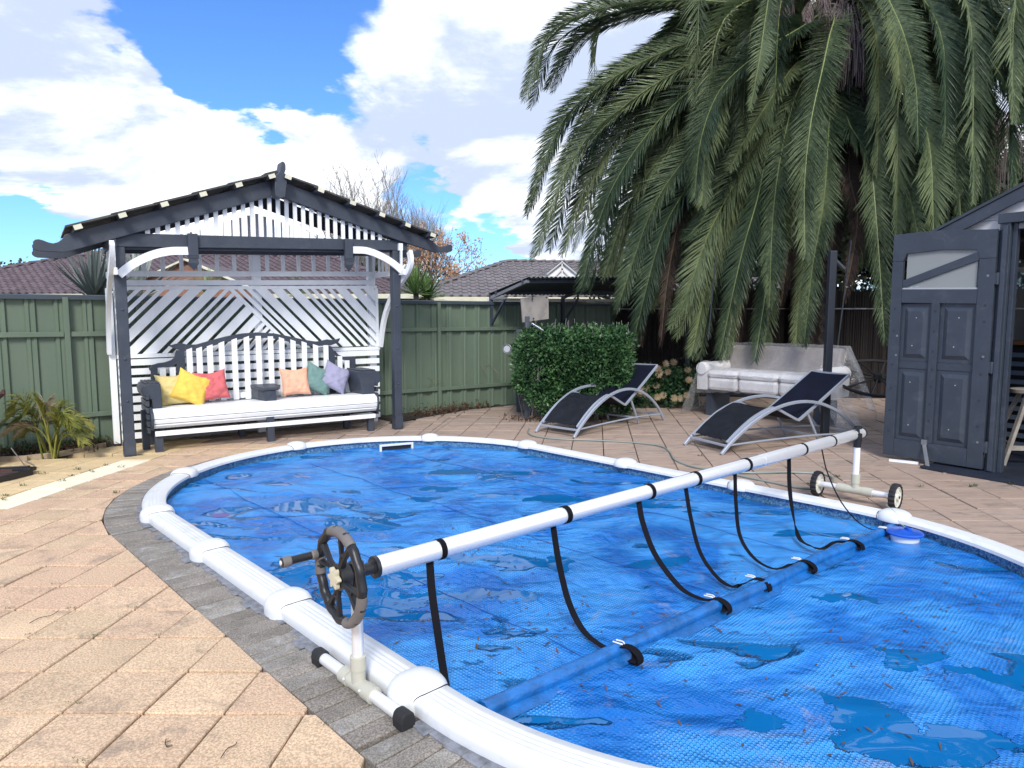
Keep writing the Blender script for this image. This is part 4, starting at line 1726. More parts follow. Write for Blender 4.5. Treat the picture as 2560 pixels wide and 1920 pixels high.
# arms: wide rolled boxes
armL = [(.175, .75), (.235, .765), (.345, .758), (.352, .485), (.255, .485), (.252, .585), (.205, .600), (.165, .635), (.155, .700)]
armR = [(2.64, .79), (2.90, .79), (2.955, .765), (2.985, .70), (2.97, .645), (2.925, .605), (2.885, .595), (2.885, .485), (2.72, .485), (2.70, .60)]
for pts_ in (armL, list(reversed(armR)) if False else armR):
    o = bprism('armrest', pts_, .10, .56, CHAR, bevel=.010)
    cu = sum(p[0] for p in pts_) / len(pts_)
    for k in range(3):
        a, b = pts_[0], pts_[1]
    lo_, hi_ = (.19, .34) if cu < 1 else (2.68, 2.90)
    for k in range(4):
        u = lo_ + (hi_ - lo_) * (k + .5) / 4
        MB().box(G(u, .33, (.763 if cu < 1 else .794) + .004), (hi_ - lo_) / 4 - .008, .46, .014, (AU, AV, UP)).build('arm_board', CHAR, o, bevel=.003)
# centre console
o = bprism('centre_armrest', [(1.475, .47), (1.60, .465), (1.605, .60), (1.470, .60)], .10, .16, CHAR, bevel=.004)
MB().prism([G(u, v, .482) for u, v in ((1.47, .12), (1.60, .12), (1.66, .30), (1.66, .58), (1.44, .58), (1.44, .30))], UP * .125).build('box', CHAR, o)
MB().prism([G(u, v, .607) for u, v in ((1.445, .09), (1.625, .09), (1.68, .20), (1.72, .36), (1.72, .60), (1.42, .60), (1.42, .36), (1.43, .20))], UP * .040).build('lid', CHAR, o, bevel=.010)
# backrest frame: crest line over the slats
crest_t = [(.49, 1.175), (.55, 1.163), (.60, 1.178), (.66, 1.184), (.72, 1.164), (.82, 1.163), (.98, 1.208), (1.16, 1.255), (1.36, 1.290), (1.55, 1.300), (1.75, 1.283), (1.95, 1.240),
           (2.13, 1.195), (2.29, 1.168), (2.37, 1.180), (2.44, 1.195), (2.50, 1.186), (2.56, 1.190), (2.62, 1.208)]
crest_b = [(2.60, 1.165), (2.55, 1.135), (2.485, 1.115), (2.37, 1.110), (2.22, 1.110), (2.08, 1.130), (1.90, 1.180), (1.72, 1.222), (1.55, 1.232), (1.36, 1.222), (1.16, 1.185), (.98, 1.135), (.82, 1.085),
           (.70, 1.085), (.62, 1.105), (.56, 1.130)]
VR = .60
bprism('crest_rail', list(reversed(crest_t + crest_b)), VR, VR + .035, CHAR, bevel=.003)
bprism('back_post', [(.595, .47), (.685, .47), (.685, 1.10), (.60, 1.10), (.575, 1.02), (.595, .98)], VR + .001, VR + .034, CHAR)
bprism('back_post', [(2.455, .47), (2.54, .47), (2.54, 1.0), (2.525, 1.04), (2.49, 1.10), (2.455, 1.112)], VR + .001, VR + .034, CHAR)
bprism('side_crest', [(.305, .47), (.39, .47), (.39, .90), (.45, .905), (.50, .90), (.56, .91), (.598, .96), (.598, 1.03), (.54, .985), (.47, .962), (.40, .955), (.34, .938), (.305, .905), (.30, .89), (.318, .86)], VR + .002, VR + .033, CHAR)
bprism('side_crest', [(2.745, .47), (2.745, .90), (2.68, .905), (2.60, .93), (2.542, .99), (2.542, 1.04), (2.59, .985), (2.66, .955), (2.74, .948), (2.80, .945), (2.83, .925), (2.83, .47)], VR + .002, VR + .033, CHAR)
for u, z in ((.44, .895), (.545, .90), (.735, 1.115), (.845, 1.125), (.965, 1.15), (1.10, 1.185), (1.25, 1.222), (1.395, 1.245), (1.54, 1.255), (1.69, 1.248), (1.83, 1.225), (1.975, 1.192), (2.12, 1.165), (2.27, 1.125),
             (2.41, 1.118), (2.60, .965), (2.70, .905)):
    sl0 = (.03 if .7 < u < 1.4 else (-.03 if 1.7 < u < 2.3 else 0))
    bprism('back_slat', [(u - .032, .47), (u + .032, .47), (u + .032, z + sl0 * .4), (u - .032, z - sl0 * .4)], VR - .022, VR - .003, WHITE)
bprism('lower_rail', [(.4, .48), (2.75, .48), (2.75, .55), (.4, .55)], VR + .036, VR + .06, WHITE)


# ------------------------------------------------------------------ cushions
def cushion(label, mt, c, rx, rz, size=.40, fat=.075, sag=0.0, seed=0, w2=1.0):
    """c centre of the cushion, rx its horizontal edge direction, rz its upward edge direction"""
    rx, rz = rx.normalized(), rz.normalized()
    ny = rx.cross(rz).normalized()
    n = 26
    mb = MB()
    for side in (1, -1):
        o0 = len(mb.v)
        for i in range(n + 1):
            for j in range(n + 1):
                a, b = -1 + 2 * i / n, -1 + 2 * j / n
                pin = 1 - .10 * (1 - a * a) ** 1 * abs(b) ** 3
                pin2 = 1 - .10 * (1 - b * b) ** 1 * abs(a) ** 3
                h = fat * ((1 - a ** 4) * (1 - b ** 4)) ** .55 if abs(a) < 1 and abs(b) < 1 else 0
                wr = .016 * noise.noise(V3((a * 2.2 + seed * 5, b * 2.2, seed))) + .012 * (1 - abs(noise.noise(V3((a * 2.0 + b * 1.2 + seed, b * 4.2 - a, seed * 3)))) * 2)
                edge_ = (1 - max(abs(a), abs(b)) ** 6)
                P = c + rx * (a * size / 2 * pin2 * w2) + rz * (b * size / 2 * pin) + ny * (side * (h + wr * edge_))
                P += rz * (-sag * (1 - abs(a)) * (b + 1) * .5)
                mb.v.append(tuple(P))
        for i in range(n):
            for j in range(n):
                q = (o0 + i * (n + 1) + j, o0 + (i + 1) * (n + 1) + j, o0 + (i + 1) * (n + 1) + j + 1, o0 + i * (n + 1) + j + 1)
                mb.f.append(q if side > 0 else q[::-1])
    return tag(mb.build('cushion', mt, None, smooth=180, origin=c), label, 'cushion', 'scatter cushions on the garden bench')


tilt = (UP + AV * .35).normalized()


def crot(a):
    return AU * math.cos(a) + tilt * math.sin(a), tilt * math.cos(a) - AU * math.sin(a)


CD = [('pale yellow cushion leaning on the left charcoal armrest', 'pale_yellow', .53, .40, .66, 0.06, .385),
      ('bright yellow cushion tipped on its corner beside the red one', 'bright_yellow', .70, .33, .672, -.42, .385),
      ('coral red cushion leaning on the white back slats', 'coral_red', .925, .36, .685, .09, .37),
      ('peach cushion standing upright right of the centre console', 'peach', 1.93, .40, .675, .0, .37),
      ('sage green cushion tipped between peach and lavender ones', 'sage_teal', 2.24, .44, .69, -.45, .37),
      ('lavender grey cushion tipped against the right armrest', 'lavender_grey', 2.47, .42, .70, -.50, .37)]
for i, (lb, mn, u, v, z, a, sz) in enumerate(CD):
    rx, rz = crot(a)
    cushion(lb, CLOTHES[mn], G(u, v, z), rx, rz, sz, .060, .02, i + 1)

# ------------------------------------------------------------------ green fence
fence = thing('metal_fence', 'green ribbed sheet metal fence with dark slate capping behind the arbour', 'fence', FA)


def FP(s, off, z):
    return FA + FD * s - FNm * off + UP * z          # off: toward the garden


FH = 1.745
pitch = .27
s = -5.2
k = 0
sheet_w = pitch * 3
while s < 9.3:
    mb = MB()
    prof = []
    for j in range(3):
        b = s + j * pitch
        prof += [(b, .0), (b + .150, .0), (b + .166, .030), (b + .196, .030), (b + .208, .018), (b + .216, .018), (b + .228, .030), (b + .254, .030)]
    prof += [(s + sheet_w - .002, .0)]
    rings = [[FP(a, o_, .02), FP(a, o_, FH - .02)] for a, o_ in prof]
    mb.loft(rings, close=False)
    mb.build('fence_sheet', GREENF, fence)
    s += sheet_w
for z in (1.30, .37):
    sx_ = -5.2
    while sx_ < 9:
        ex_ = min(sx_ + 2.43, 9.3)
        mb = MB()
        pr = [(.034, -.028), (.060, -.028), (.060, .028), (.034, .028)]
        mb.loft([[FP(q, o_, z + dz) for o_, dz in pr] for q in (sx_ + .03, ex_ - .03)], caps=True)
        mb.build('rail', GREENF, fence, bevel=.004)
        sx_ = ex_
        if z > 1:
            mb = MB()
            mb.box(FP(sx_, .05, FH / 2), .055, .065, FH - .06, (FD, FNm, UP))
            mb.build('fence_post', GREENF, fence, bevel=.004)
mb = MB()
mb.loft([[FP(q, o_, z_) for o_, z_ in ((-.02, FH - .055), (.070, FH - .055), (.074, FH - .01), (.060, FH), (-.01, FH), (-.024, FH - .01))] for q in (-5.2, 9.3)], caps=True)
mb.build('capping', GREENC, fence)

# ------------------------------------------------------------------ brush fence and dark side behind the couch
RF0, RF1 = V3((1.95, 13.0, 0)), V3((9.5, 12.4, 0))
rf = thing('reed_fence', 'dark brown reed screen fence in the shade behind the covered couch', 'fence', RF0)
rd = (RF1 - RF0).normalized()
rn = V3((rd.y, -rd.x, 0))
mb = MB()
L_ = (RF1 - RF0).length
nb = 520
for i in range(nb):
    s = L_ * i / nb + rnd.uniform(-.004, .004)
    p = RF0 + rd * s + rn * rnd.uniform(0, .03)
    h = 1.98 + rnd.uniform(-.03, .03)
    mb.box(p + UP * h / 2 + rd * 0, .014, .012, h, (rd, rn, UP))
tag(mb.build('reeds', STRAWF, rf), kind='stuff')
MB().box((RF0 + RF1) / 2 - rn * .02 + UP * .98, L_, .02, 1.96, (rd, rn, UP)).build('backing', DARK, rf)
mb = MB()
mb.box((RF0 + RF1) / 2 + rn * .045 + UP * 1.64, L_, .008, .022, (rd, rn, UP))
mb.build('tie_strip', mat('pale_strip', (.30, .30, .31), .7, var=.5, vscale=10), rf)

# ------------------------------------------------------------------ sun loungers
def lounger(label, F0, F1, B1, L):
    """F0/F1: far and near front feet, B1: a point toward the back along the near side"""
    ax = (B1 - F1).normalized()
    sd = (F1 - F0)
    sd = (sd - ax * sd.dot(ax)).normalized()           # toward the near side
    wd = .63
    O = (F0 + F1) / 2
    root = thing('sun_lounger', label, 'sun lounger', O, 'sun loungers on the paving by the pool')

    def P(s, b, z):
        return O + ax * s + sd * b + UP * z

    def bar(name, pts, b, w=.026, h=.032, mt=LTUBE, n=30, par=None):
        cur = crom([V3((s, z, 0)) for s, z in pts], n) if len(pts) > 2 else [V3((s, z, 0)) for s, z in pts]
        rings = []
        for i, p in enumerate(cur):
            t_ = (cur[min(i + 1, len(cur) - 1)] - cur[max(i - 1, 0)]).normalized()
            q = V3((-t_.y, t_.x, 0))
            a, c = p + q * h / 2, p - q * h / 2
            rings.append([P(a.x, b - w / 2, a.y), P(c.x, b - w / 2, c.y), P(c.x, b + w / 2, c.y), P(a.x, b + w / 2, a.y)])
        mb = MB()
        mb.loft(rings, caps=True)
        return mb.build(name, mt, par or root, smooth=50, bevel=.004)

    arch = [(0, 0.008), (.10, .105), (.25, .225), (.45, .355), (.70, .465), (.95, .520), (1.20, .522), (1.45, .465), (1.70, .345), (1.90, .185), (2.04, .012)]
    arch = [(s * L / 2.04, z) for s, z in arch]
    for sg in (-1, 1):
        b = sg * wd / 2
        bar('arched_leg', arch, b, .028, .034)
        b2 = sg * (wd / 2 - .032)
        bar('seat_rail', [(.10, .125), (.28, .265), (.48, .388), (.70, .470), (.80, .462), (.95, .395), (1.12, .318), (1.16, .318), (1.22, .352), (1.50, .525), (1.93, .80)], b2, .024, .026, n=50)
        # inner folding legs
        bar('rear_leg', [(1.30, .40), (1.52, .012)], sg * (wd / 2 - .06), .022, .026)
        mb = MB()
        mb.tube(crom([P(.09, b, .10), P(.7, b, .118), (P(1.4, b, .122)), P(L - .10, b, .10)], 14), .0115, 8)
        mb.build('side_stretcher', LTUBE, root, smooth=True)
    for s, z, w in ((.085, .092, wd), (L - .105, .105, wd), (1.94, .805, wd - .07), (1.46, .10, wd - .12)):
        mb = MB()
        mb.beam(P(s, -w / 2, z), P(s, w / 2, z), .026, .026)
        mb.build('cross_bar', LTUBE, root, bevel=.004)

    def cloth(name, pts, mt, amp, bw_=wd / 2 - .045):
        cur = crom([V3((s, z, 0)) for s, z in pts], 34)
        rings = []
        for side in (0,):
            for i, p in enumerate(cur):
                rg = []
                for j in range(15):
                    b = -bw_ + 2 * bw_ * j / 14
                    z = p.y + amp * noise.noise(V3((p.x * 7, b * 22, 3))) - .012 * (1 - (b / bw_) ** 2)
                    rg.append(P(p.x, b, z))
                for j in range(14, -1, -1):
                    q = rg[j]
                    rg.append(q - UP * .006)
                rings.append(rg)
        mb = MB()
        mb.loft(rings, caps=True)
        mb.build(name, mt, root, smooth=50)
    cloth('seat_fabric', [(.125, .155), (.28, .278), (.48, .400), (.68, .474)], CLOTHG, .010)
    cloth('seat_fabric', [(.70, .476), (.82, .455), (.97, .388), (1.13, .322)], CLOTHB, .001)
    cloth('back_fabric', [(1.17, .335), (1.45, .505), (1.93, .812)], CLOTHB, .002)
    return root


lounger('black and silver lounger in front of the hedge', gp(1336, 1082), gp(1438, 1096), V3((2.229, 9.91, 0)), 2.08)
lounger('black and silver lounger beside the open shed door', gp(1715, 1112), gp(1799, 1140), gp(2199, 1098, .0), 2.16)

# ------------------------------------------------------------------ garden hose on the paving
hp = [(1325, 1060), (1345, 1086), (1326, 1080), (1345, 1091), (1400, 1098), (1490, 1101), (1590, 1106), (1650, 1113), (1672, 1128), (1686, 1150), (1730, 1166), (1800, 1172), (1900, 1177), (1990, 1181), (2060, 1183), (2085, 1196), (2062, 1212), (2000, 1216), (1900, 1212), (1870, 1200), (1820, 1178), (1785, 1172)]
hp = [(1322, 1072), (1321, 1082), (1340, 1091), (1400, 1098), (1490, 1101), (1590, 1107), (1650, 1115), (1674, 1130), (1688, 1150), (1730, 1166), (1800, 1176), (1880, 1182), (1970, 1180), (2060, 1186), (2082, 1200), (2050, 1218), (1990, 1218), (1930, 1206), (1880, 1196), (1830, 1185)]
mb = MB()
mb.tube(crom([gp(x, y, .011) for x, y in hp], 150), .0095, 8)
tag(mb.build('garden_hose', HOSE, None, smooth=True, origin=gp(1600, 1107)), 'thin grey green hose snaking over the pavers between lounger and pool', 'hose')

# ------------------------------------------------------------------ swing couch under plastic
CO = V3((2.86, 10.42, 0))
CU = V3((.66, -.75, 0)).normalized()
CV = V3((-CU.y, CU.x, 0))


def Q(u, v, z):
    return CO + CU * u + CV * v + UP * z


couch = thing('swing_couch', 'white vinyl two seat hanging couch with taupe back under clear plastic', 'couch', CO)
LW = 1.86
# base and seat cushions with rounded front
for k, (a, b) in enumerate(((.12, .62), (.62, 1.24), (1.24, LW - .12))):
    mb = MB()
    mb.box(Q((a + b) / 2, .33, .50), b - a - .012, .66, .20, (CU, CV, UP))
    mb.build('seat_base', SOFAW, couch, bevel=.05)
    mb = MB()
    mb.box(Q((a + b) / 2, .31, .645), b - a - .008, .66, .12, (CU, CV, UP))
    mb.build('seat_cushion', SOFAW, couch, bevel=.055)
mb = MB()
pr = [(.60, .55), (.64, .75), (.74, 1.03), (.80, 1.06), (.88, 1.04), (.86, .55)]
mb.prism([Q(.08, v, z) for v, z in pr], CU * (LW - .16))
mb.build('backrest', SOFAT, couch, bevel=.04)
for u in (.03, LW - .03):
    mb = MB()
    mb.lathe(Q(u, -.03, .715), CV, [(0, .02), (.0, .085), (.02, .098), (.75, .098)], 24)
    mb.box(Q(u, .36, .54), .16, .72, .28, (CU, CV, UP))
    mb.build('armrest', SOFAW, couch, smooth=35)
mb = MB()
mb.box(Q(LW / 2, .3, .375), LW - .3, .5, .05, (CU, CV, UP))
mb.build('under_frame', DARK, couch)
# supports at both ends
for u in (.10, LW - .10):
    MB().box(Q(u, .35, .17), .10, .5, .34, (CU, CV, UP)).build('stand', CHAR, couch)
# clear sheet
prof = [(.00, .02, .02), (-.14, .12, 0), (-.11, .36, .02), (-.115, .60, .03), (-.06, .715, .02), (.05, .745, 0), (.28, .72, 0), (.52, .745, 0), (.60, .86, 0), (.70, 1.065, 0), (.86, 1.09, 0), (.95, .98, .02), (.98, .70, .03)]
prof = prof[2:]
rings = []
NU = 70
for i in range(NU + 1):
    u = -.28 + (LW + .62) * i / NU
    rg = []
    pc = crom([V3((v, z, 0)) for v, z, _ in prof], 50)
    ex_ = max(0, -u, u - LW)
    for j, p in enumerate(pc):
        f = noise.noise(V3((u * 5.5, j * .05, 1)))
        v, z = p.x, p.y
        arm = max(0, 1 - abs(u - .03) / .13, 1 - abs(u - LW + .03) / .13)
        z = z + (.095 * arm if .69 < z < .8 else 0)
        if z < .62 and j < 20:
            v -= .06 * abs(f) + .03 * math.sin(u * 9)
            z += .05 * math.sin(u * 1.6) + .03 * f
        if ex_ > 0:
            z = max(.03 + .02 * f, z - ex_ * 2.4 - .15 * abs(f))
            v += .12 * f
        rg.append(Q(u, v + .012 * f, z + .012 * noise.noise(V3((u * 9, v * 5, z * 5)))))
    rings.append(rg)
mb = MB()
mb.loft(rings, close=False)
tag(mb.build('plastic_sheet', FILM, None, smooth=180, origin=Q(LW / 2, 0, .7)), 'clear crumpled plastic sheet draped over the white couch', 'plastic sheet')

# wagon wheels at the ends of the couch
IRON = mat('black_iron', (.010, .009, .010), .6, var=.3)
for lb, c, rr, axd in (('black wagon wheel at the right end of the covered couch', V3((5.05, 9.45, .66)), .56, V3((.30, .95, 0))),
                       ('black wagon wheel at the left end of the covered couch, mostly hidden', V3((3.2, 11.75, .62)), .56, V3((.5, .85, 0)))):
    w = thing('wagon_wheel', lb, 'wagon wheel', c, 'wagon wheels beside the couch')
    axd = axd.normalized()
    # the wheel leans back
    a1 = axd.cross(UP).normalized()
    a2 = (UP * .36 + axd * .93).normalized()
    mb = MB()
    mb.tube([c + a1 * math.cos(t) * rr + a2 * math.sin(t) * rr for t in [2 * math.pi * i / 48 for i in range(49)]], .024, 8, caps=False)
    mb.build('tyre', IRON, w, smooth=True)
    for k in range(10):
        t = 2 * math.pi * k / 10
        MB().tube([c + (a1 * math.cos(t) + a2 * math.sin(t)) * r_ for r_ in (.05, rr - .01)], .013, 6).build('spoke', IRON, w, smooth=True)
    MB().lathe(c - a1.cross(a2) * .06, a1.cross(a2), [(0, .05), (.05, .07), (.12, .05)], 14).build('hub', IRON, w, smooth=30)

# pergola poles over the couch, with a cross beam
perg = thing('pergola_frame', 'dark steel pergola frame around the couch below the palm', 'pergola', V3((3.93, 8.56, 0)))
PA, PB = gp(2061, 1090), V3((2.99, 11.75, 0))
PC = V3((6.2, 10.6, 0))
for p in (PA, PB):
    MB().box(p + UP * 1.15, .085, .085, 2.30).build('pole', mat('navy_black_steel', (.016, .022, .034), .5), perg, bevel=.008)
MB().beam(PA + UP * 2.22, PA + (PC - PA).normalized() * .35 + UP * 2.10, .035, .035).build('knee_brace', CHAR, perg)
for x_, y_, tp in ((2108, 912, 600), (1770, 850, 640)):
    a, b = at(x_ - 20 if x_ > 2000 else x_, y_, 10.4), at(x_ + 20, tp, 10.2)
    MB().tube([a, b], .010, 6).build('hanging_rod', GALV, perg)

# planter with rosettes behind the first lounger
pb_ = thing('planter_wall', 'low weathered block edging with pale rosette plants behind', 'planter', gp(1660, 1022))
w0, w1 = gp(1585, 1018), gp(1745, 1016)
dd = (w1 - w0).normalized()
L0 = (w1 - w0).length
for k in range(4):
    MB().box(w0 + dd * (L0 * (k + .5) / 4) + UP * .11, L0 / 4 - .015, .16, .22, (dd, V3((-dd.y, dd.x, 0)), UP)).build('block', mat('weathered_block', (.20, .16, .14), .9, var=.3, vscale=6, rand=.1, bump=.5), pb_, bevel=.015)


def leaf_quad(mb, c, d, s, L, w, fold=.0):
    """pointed leaf from c along d, s its width direction"""
    n_ = d.cross(s)
    m = c + d * L * .45
    mb.add([c, m + s * w / 2 + n_ * fold * w, c + d * L, m - s * w / 2 + n_ * fold * w, m], [(0, 1, 4), (1, 2, 4), (0, 4, 3), (4, 2, 3)])


def rvec(r_):
    while True:
        v = V3((r_.uniform(-1, 1), r_.uniform(-1, 1), r_.uniform(-1, 1)))
        if .05 < v.length < 1:
            return v.normalized()


r_ = random.Random(21)
for k in range(36):
    x, y = r_.uniform(1590, 1740), r_.uniform(905, 1000)
    if x < 1640 and y < 950:
        continue
    c = at(x, y, 11.15 + r_.uniform(-.25, .2))
    mb = MB()
    face = V3((r_.uniform(-.4, .4), -1, r_.uniform(0, .7))).normalized()
    a_, b_ = face.orthogonal().normalized(), None
    b_ = face.cross(a_)
    for m_ in range(12):
        t = 2 * math.pi * m_ / 12 + r_.random() * .3
        d = (a_ * math.cos(t) + b_ * math.sin(t) + face * .55).normalized()
        leaf_quad(mb, c, d, face.cross(d).normalized(), .080, .035, .1)
    # short stem down to the soil
    mb.tube([c, V3((c.x + r_.uniform(-.05, .05), c.y + .10, max(c.z - .08, .05)))], .012, 4)
    tag(mb.build('rosette_plant', ROSE, None, origin=V3((c.x, c.y + .1, c.z))), 'pale cream rosette plant in the clump beside the dark pole', 'plant', 'cream rosettes behind the first lounger')


sb_ = thing('shrub', 'low dark leafy shrub under the pale rosettes behind the block edging', 'shrub', V3((2.6, 11.35, 0)))
mb = MB()
for i in range(3800):
    e = rvec(r_)
    p = V3((2.55 + r_.uniform(-.65, .5), 11.38 + r_.gauss(0, .12), abs(r_.gauss(0, .27)) + .05))
    if p.z > .72:
        continue
    leaf_quad(mb, p, e, e.orthogonal().normalized(), .07, .045, .1)
tag(mb.build('foliage', HEDGE, sb_), kind='stuff')
MB().tube([V3((2.6, 11.38, 0)), V3((2.62, 11.38, .4))], .02, 6).build('stem', BARK, sb_)

# ------------------------------------------------------------------ hedge
hd = thing('hedge', 'clipped dark green box shaped hedge in front of the fence', 'hedge', V3((.9, 10.1, 0)))
HX0, HX1, HY0, HY1, HZ = .10, 1.66, 9.75, 10.75, 1.26
mb = MB()
r_ = random.Random(3)
for i in range(15000):
    f = r_.random()
    if f < .62:
        u, z = r_.random(), r_.random() ** .9
        y = HY0 + r_.gauss(0, .035)
        x = HX0 + (HX1 - HX0) * u
        z = .10 + (HZ - .10) * z
        nn_ = V3((0, -1, .3))
    elif f < .80:
        x, y, z = HX0 + (HX1 - HX0) * r_.random(), HY0 + (HY1 - HY0) * r_.random(), HZ + r_.gauss(0, .03)
        nn_ = V3((0, -.3, 1))
    else:
        x = r_.choice([HX0, HX1]) + r_.gauss(0, .04)
        y, z = HY0 + (HY1 - HY0) * r_.random(), .1 + (HZ - .1) * r_.random()
        nn_ = V3((-1 if x < 1 else 1, -.3, .2))
    # soft outline: corners rounded, hollow near the ground on the left
    edge = .10 * noise.noise(V3((x * 2.5, z * 2.5, 1)))
    y += edge
    z += .05 * noise.noise(V3((x * 3, y, 5)))
    if z > HZ - .15 and x < HX0 + .12:
        x += .08
    if z < .42 and x < HX0 + .45 * (1 - z / .42):
        continue
    if r_.random() < .3 and noise.noise(V3((x * 4, z * 4, 7))) > .35:
        continue
    d = (nn_.normalized() + rvec(r_) * .9 + UP * -.25).normalized()
    s_ = d.cross(rvec(r_)).normalized()
    leaf_quad(mb, V3((x, y, z)), d, s_, r_.uniform(.045, .075), r_.uniform(.028, .046), .12)
for i in range(1500):          # loose new shoots breaking the clipped outline
    k_ = i // 12
    q_ = random.Random(k_ * 7 + 5)
    bx_, bz_ = q_.uniform(HX0, HX1), (HZ - .02 if k_ % 3 else q_.uniform(.3, HZ))
    by_ = HY0 + (q_.uniform(0, .5) if k_ % 3 else -.02)
    dr_ = V3((q_.uniform(-.5, .5), -.3 if k_ % 3 else -1, 1 if k_ % 3 else .4)).normalized() * q_.uniform(.05, .16)
    p = V3((bx_, by_, bz_)) + dr_ * ((i % 12) / 11)
    d = (rvec(r_) + dr_.normalized()).normalized()
    leaf_quad(mb, p, d, d.cross(rvec(r_)).normalized(), r_.uniform(.04, .07), r_.uniform(.022, .036), .12)
tag(mb.build('foliage', HEDGE, hd), kind='stuff')
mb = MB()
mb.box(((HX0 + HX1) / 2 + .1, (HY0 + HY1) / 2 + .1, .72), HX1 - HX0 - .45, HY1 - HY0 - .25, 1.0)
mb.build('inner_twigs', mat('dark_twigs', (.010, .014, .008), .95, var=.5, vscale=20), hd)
mb = MB()
for i in range(60):
    x = r_.uniform(HX0 + .05, HX1)
    y = r_.uniform(HY0 + .05, HY1)
    mb.tube([V3((x, y, 0)), V3((x + r_.uniform(-.15, .15), y, .4)), V3((x + r_.uniform(-.3, .3), y + r_.uniform(-.2, .2), .8))], .008, 4)
for i in range(26):
    x, y = r_.uniform(HX0, HX1), r_.uniform(HY0, HY0 + .5)
    mb.tube([V3((x, y, HZ - .1)), V3((x + r_.uniform(-.05, .05), y, HZ + r_.uniform(.03, .22)))], .003, 3)
tag(mb.build('stems', TWIG, hd), kind='stuff')

# solar lamp on a post at the hedge
lamp = thing('solar_lamp', 'small tilted solar garden lamp on a dark post above the hedge', 'lamp', V3((.33, 9.95, 0)))
c = at(1345, 818, 9.95)
MB().box((.22, 9.98, .75), .07, .07, 1.5).build('post', CHAR, lamp)
a_ = V3((.8, -.2, -.5)).normalized()
b_ = V3((.2, .95, 0)).normalized()
MB().box(c, .20, .16, .03, (a_, b_, a_.cross(b_))).build('solar_panel', mat('solar_cell', (.03, .05, .10), .15, spec=.8), lamp, bevel=.004)
MB().lathe(c - UP * .09, UP, [(0, .03), (.05, .06), (.08, .07)], 12).build('head', BLACKP, lamp)
# round pool light hanging on the fence post left of the hedge
lc = at(1269, 872, 10.6)
pl_ = thing('outdoor_lamp', 'round grey floodlight head fixed left of the hedge', 'lamp', lc)
MB().lathe(lc, V3((-.35, -1, 0)), [(-.1, .03), (-.05, .06), (.03, .078), (.035, .07), (.02, .055)], 20).build('housing', GALVP, pl_, smooth=30)
MB().lathe(lc + V3((-.01, -.03, 0)), V3((-.35, -1, 0)), [(0, .052), (.002, .052)], 20).build('lens', mat('frosted_lens', (.45, .48, .52), .25), pl_)
MB().beam(lc + V3((.06, .1, .02)), lc + V3((.25, .15, .02)), .05, .05).build('bracket', CHAR, pl_)
MB().box((lc.x + .18, lc.y + .15, .65), .09, .09, 1.3).build('post', CHAR, pl_)

# ------------------------------------------------------------------ pump shelter on the fence
aw0 = V3((-.41, 11.36, 0))
AWD = V3((.82, .572, 0)).normalized()
AWN = V3((.572, -.82, 0)).normalized()
aw = thing('lean_to_shelter', 'small lean-to with dark corrugated roof bracketed on the green fence', 'shelter', aw0)
WA = 3.1
rings = []
nW = 120
for sgn, lift in ((1, .004), (-1, -.004)):
    pass
mb = MB()
for lift in (.0,):
    R0, R1, R2, R3 = [], [], [], []
    for i in range(nW * 4 + 1):
        s = WA * i / (nW * 4)
        wv_ = .011 * math.sin(2 * math.pi * s / .085)
        zfar = 1.86 + .05 * s / WA
        znear = 2.085 + .11 * s / WA
        b0 = aw0 + AWD * s
        R0.append(b0 + UP * (zfar + wv_))
        R1.append(b0 + AWN * 1.14 + UP * (znear + wv_))
        R2.append(b0 + AWN * 1.14 + UP * (znear + wv_ - .004))
        R3.append(b0 + UP * (zfar + wv_ - .004))
    mb.loft([R0, R1, R2, R3], close=False)
mb.build('corrugated_roof', GALV, aw, smooth=60)
for s in (.04, WA - .05, WA * .5):
    b0 = aw0 + AWD * s + AWN * .06
    k_ = s / WA
    f0, f1 = b0 + UP * (1.80 + .05 * k_), b0 + AWN * 1.02 + UP * (2.03 + .10 * k_)
    MB().beam(f0, f1, .05, .045).build('rafter', GALVP if s < 1 else CHAR, aw)
    MB().beam(b0 + UP * 1.25, b0 + UP * 1.86, .045, .05, up=AWD).build('upright', CHAR, aw)
    MB().beam(b0 + UP * 1.35, b0 + AWN * .42 + UP * (1.79 + .05 * k_), .03, .03).build('strut', CHAR, aw)
    if s < 1:
        MB().beam(b0 + UP * 1.79, b0 + AWN * .45 + UP * 1.79, .035, .035).build('arm', GALVP, aw)
for v in (.25, .98):
    MB().beam(aw0 + AWN * v + UP * (1.84 + .2 * v - .01), aw0 + AWD * WA + AWN * v + UP * (1.89 + .24 * v), .04, .05).build('purlin', CHAR, aw)
MB().beam(aw0 + AWN * .02 + UP * 1.775, aw0 + AWD * WA + AWN * .02 + UP * 1.80, .03, .045).build('wall_rail', SHEDW, aw)
# hanging board
q = [at(1302, 745, 10.75), at(1371, 738, 10.95), at(1372, 797, 10.95), at(1307, 806, 10.75)]
mb = MB()
mb.prism(q, V3((-.01, .02, 0)))
bo = tag(mb.build('hanging_board', BOARD, None, origin=q[0]), 'crooked grey plywood board hanging under the lean-to roof', 'board')
for x, y in ((1366, 744), (1334, 796), (1331, 748)):
    MB().lathe(at(x, y, 10.80), V3((0, -1, 0)), [(0, .013), (.012, .013)], 10).build('bolt', DARK, bo)
MB().tube([at(1331, 748, 10.80), at(1331, 735, 10.85)], .006, 5).build('hook', GALV, bo)

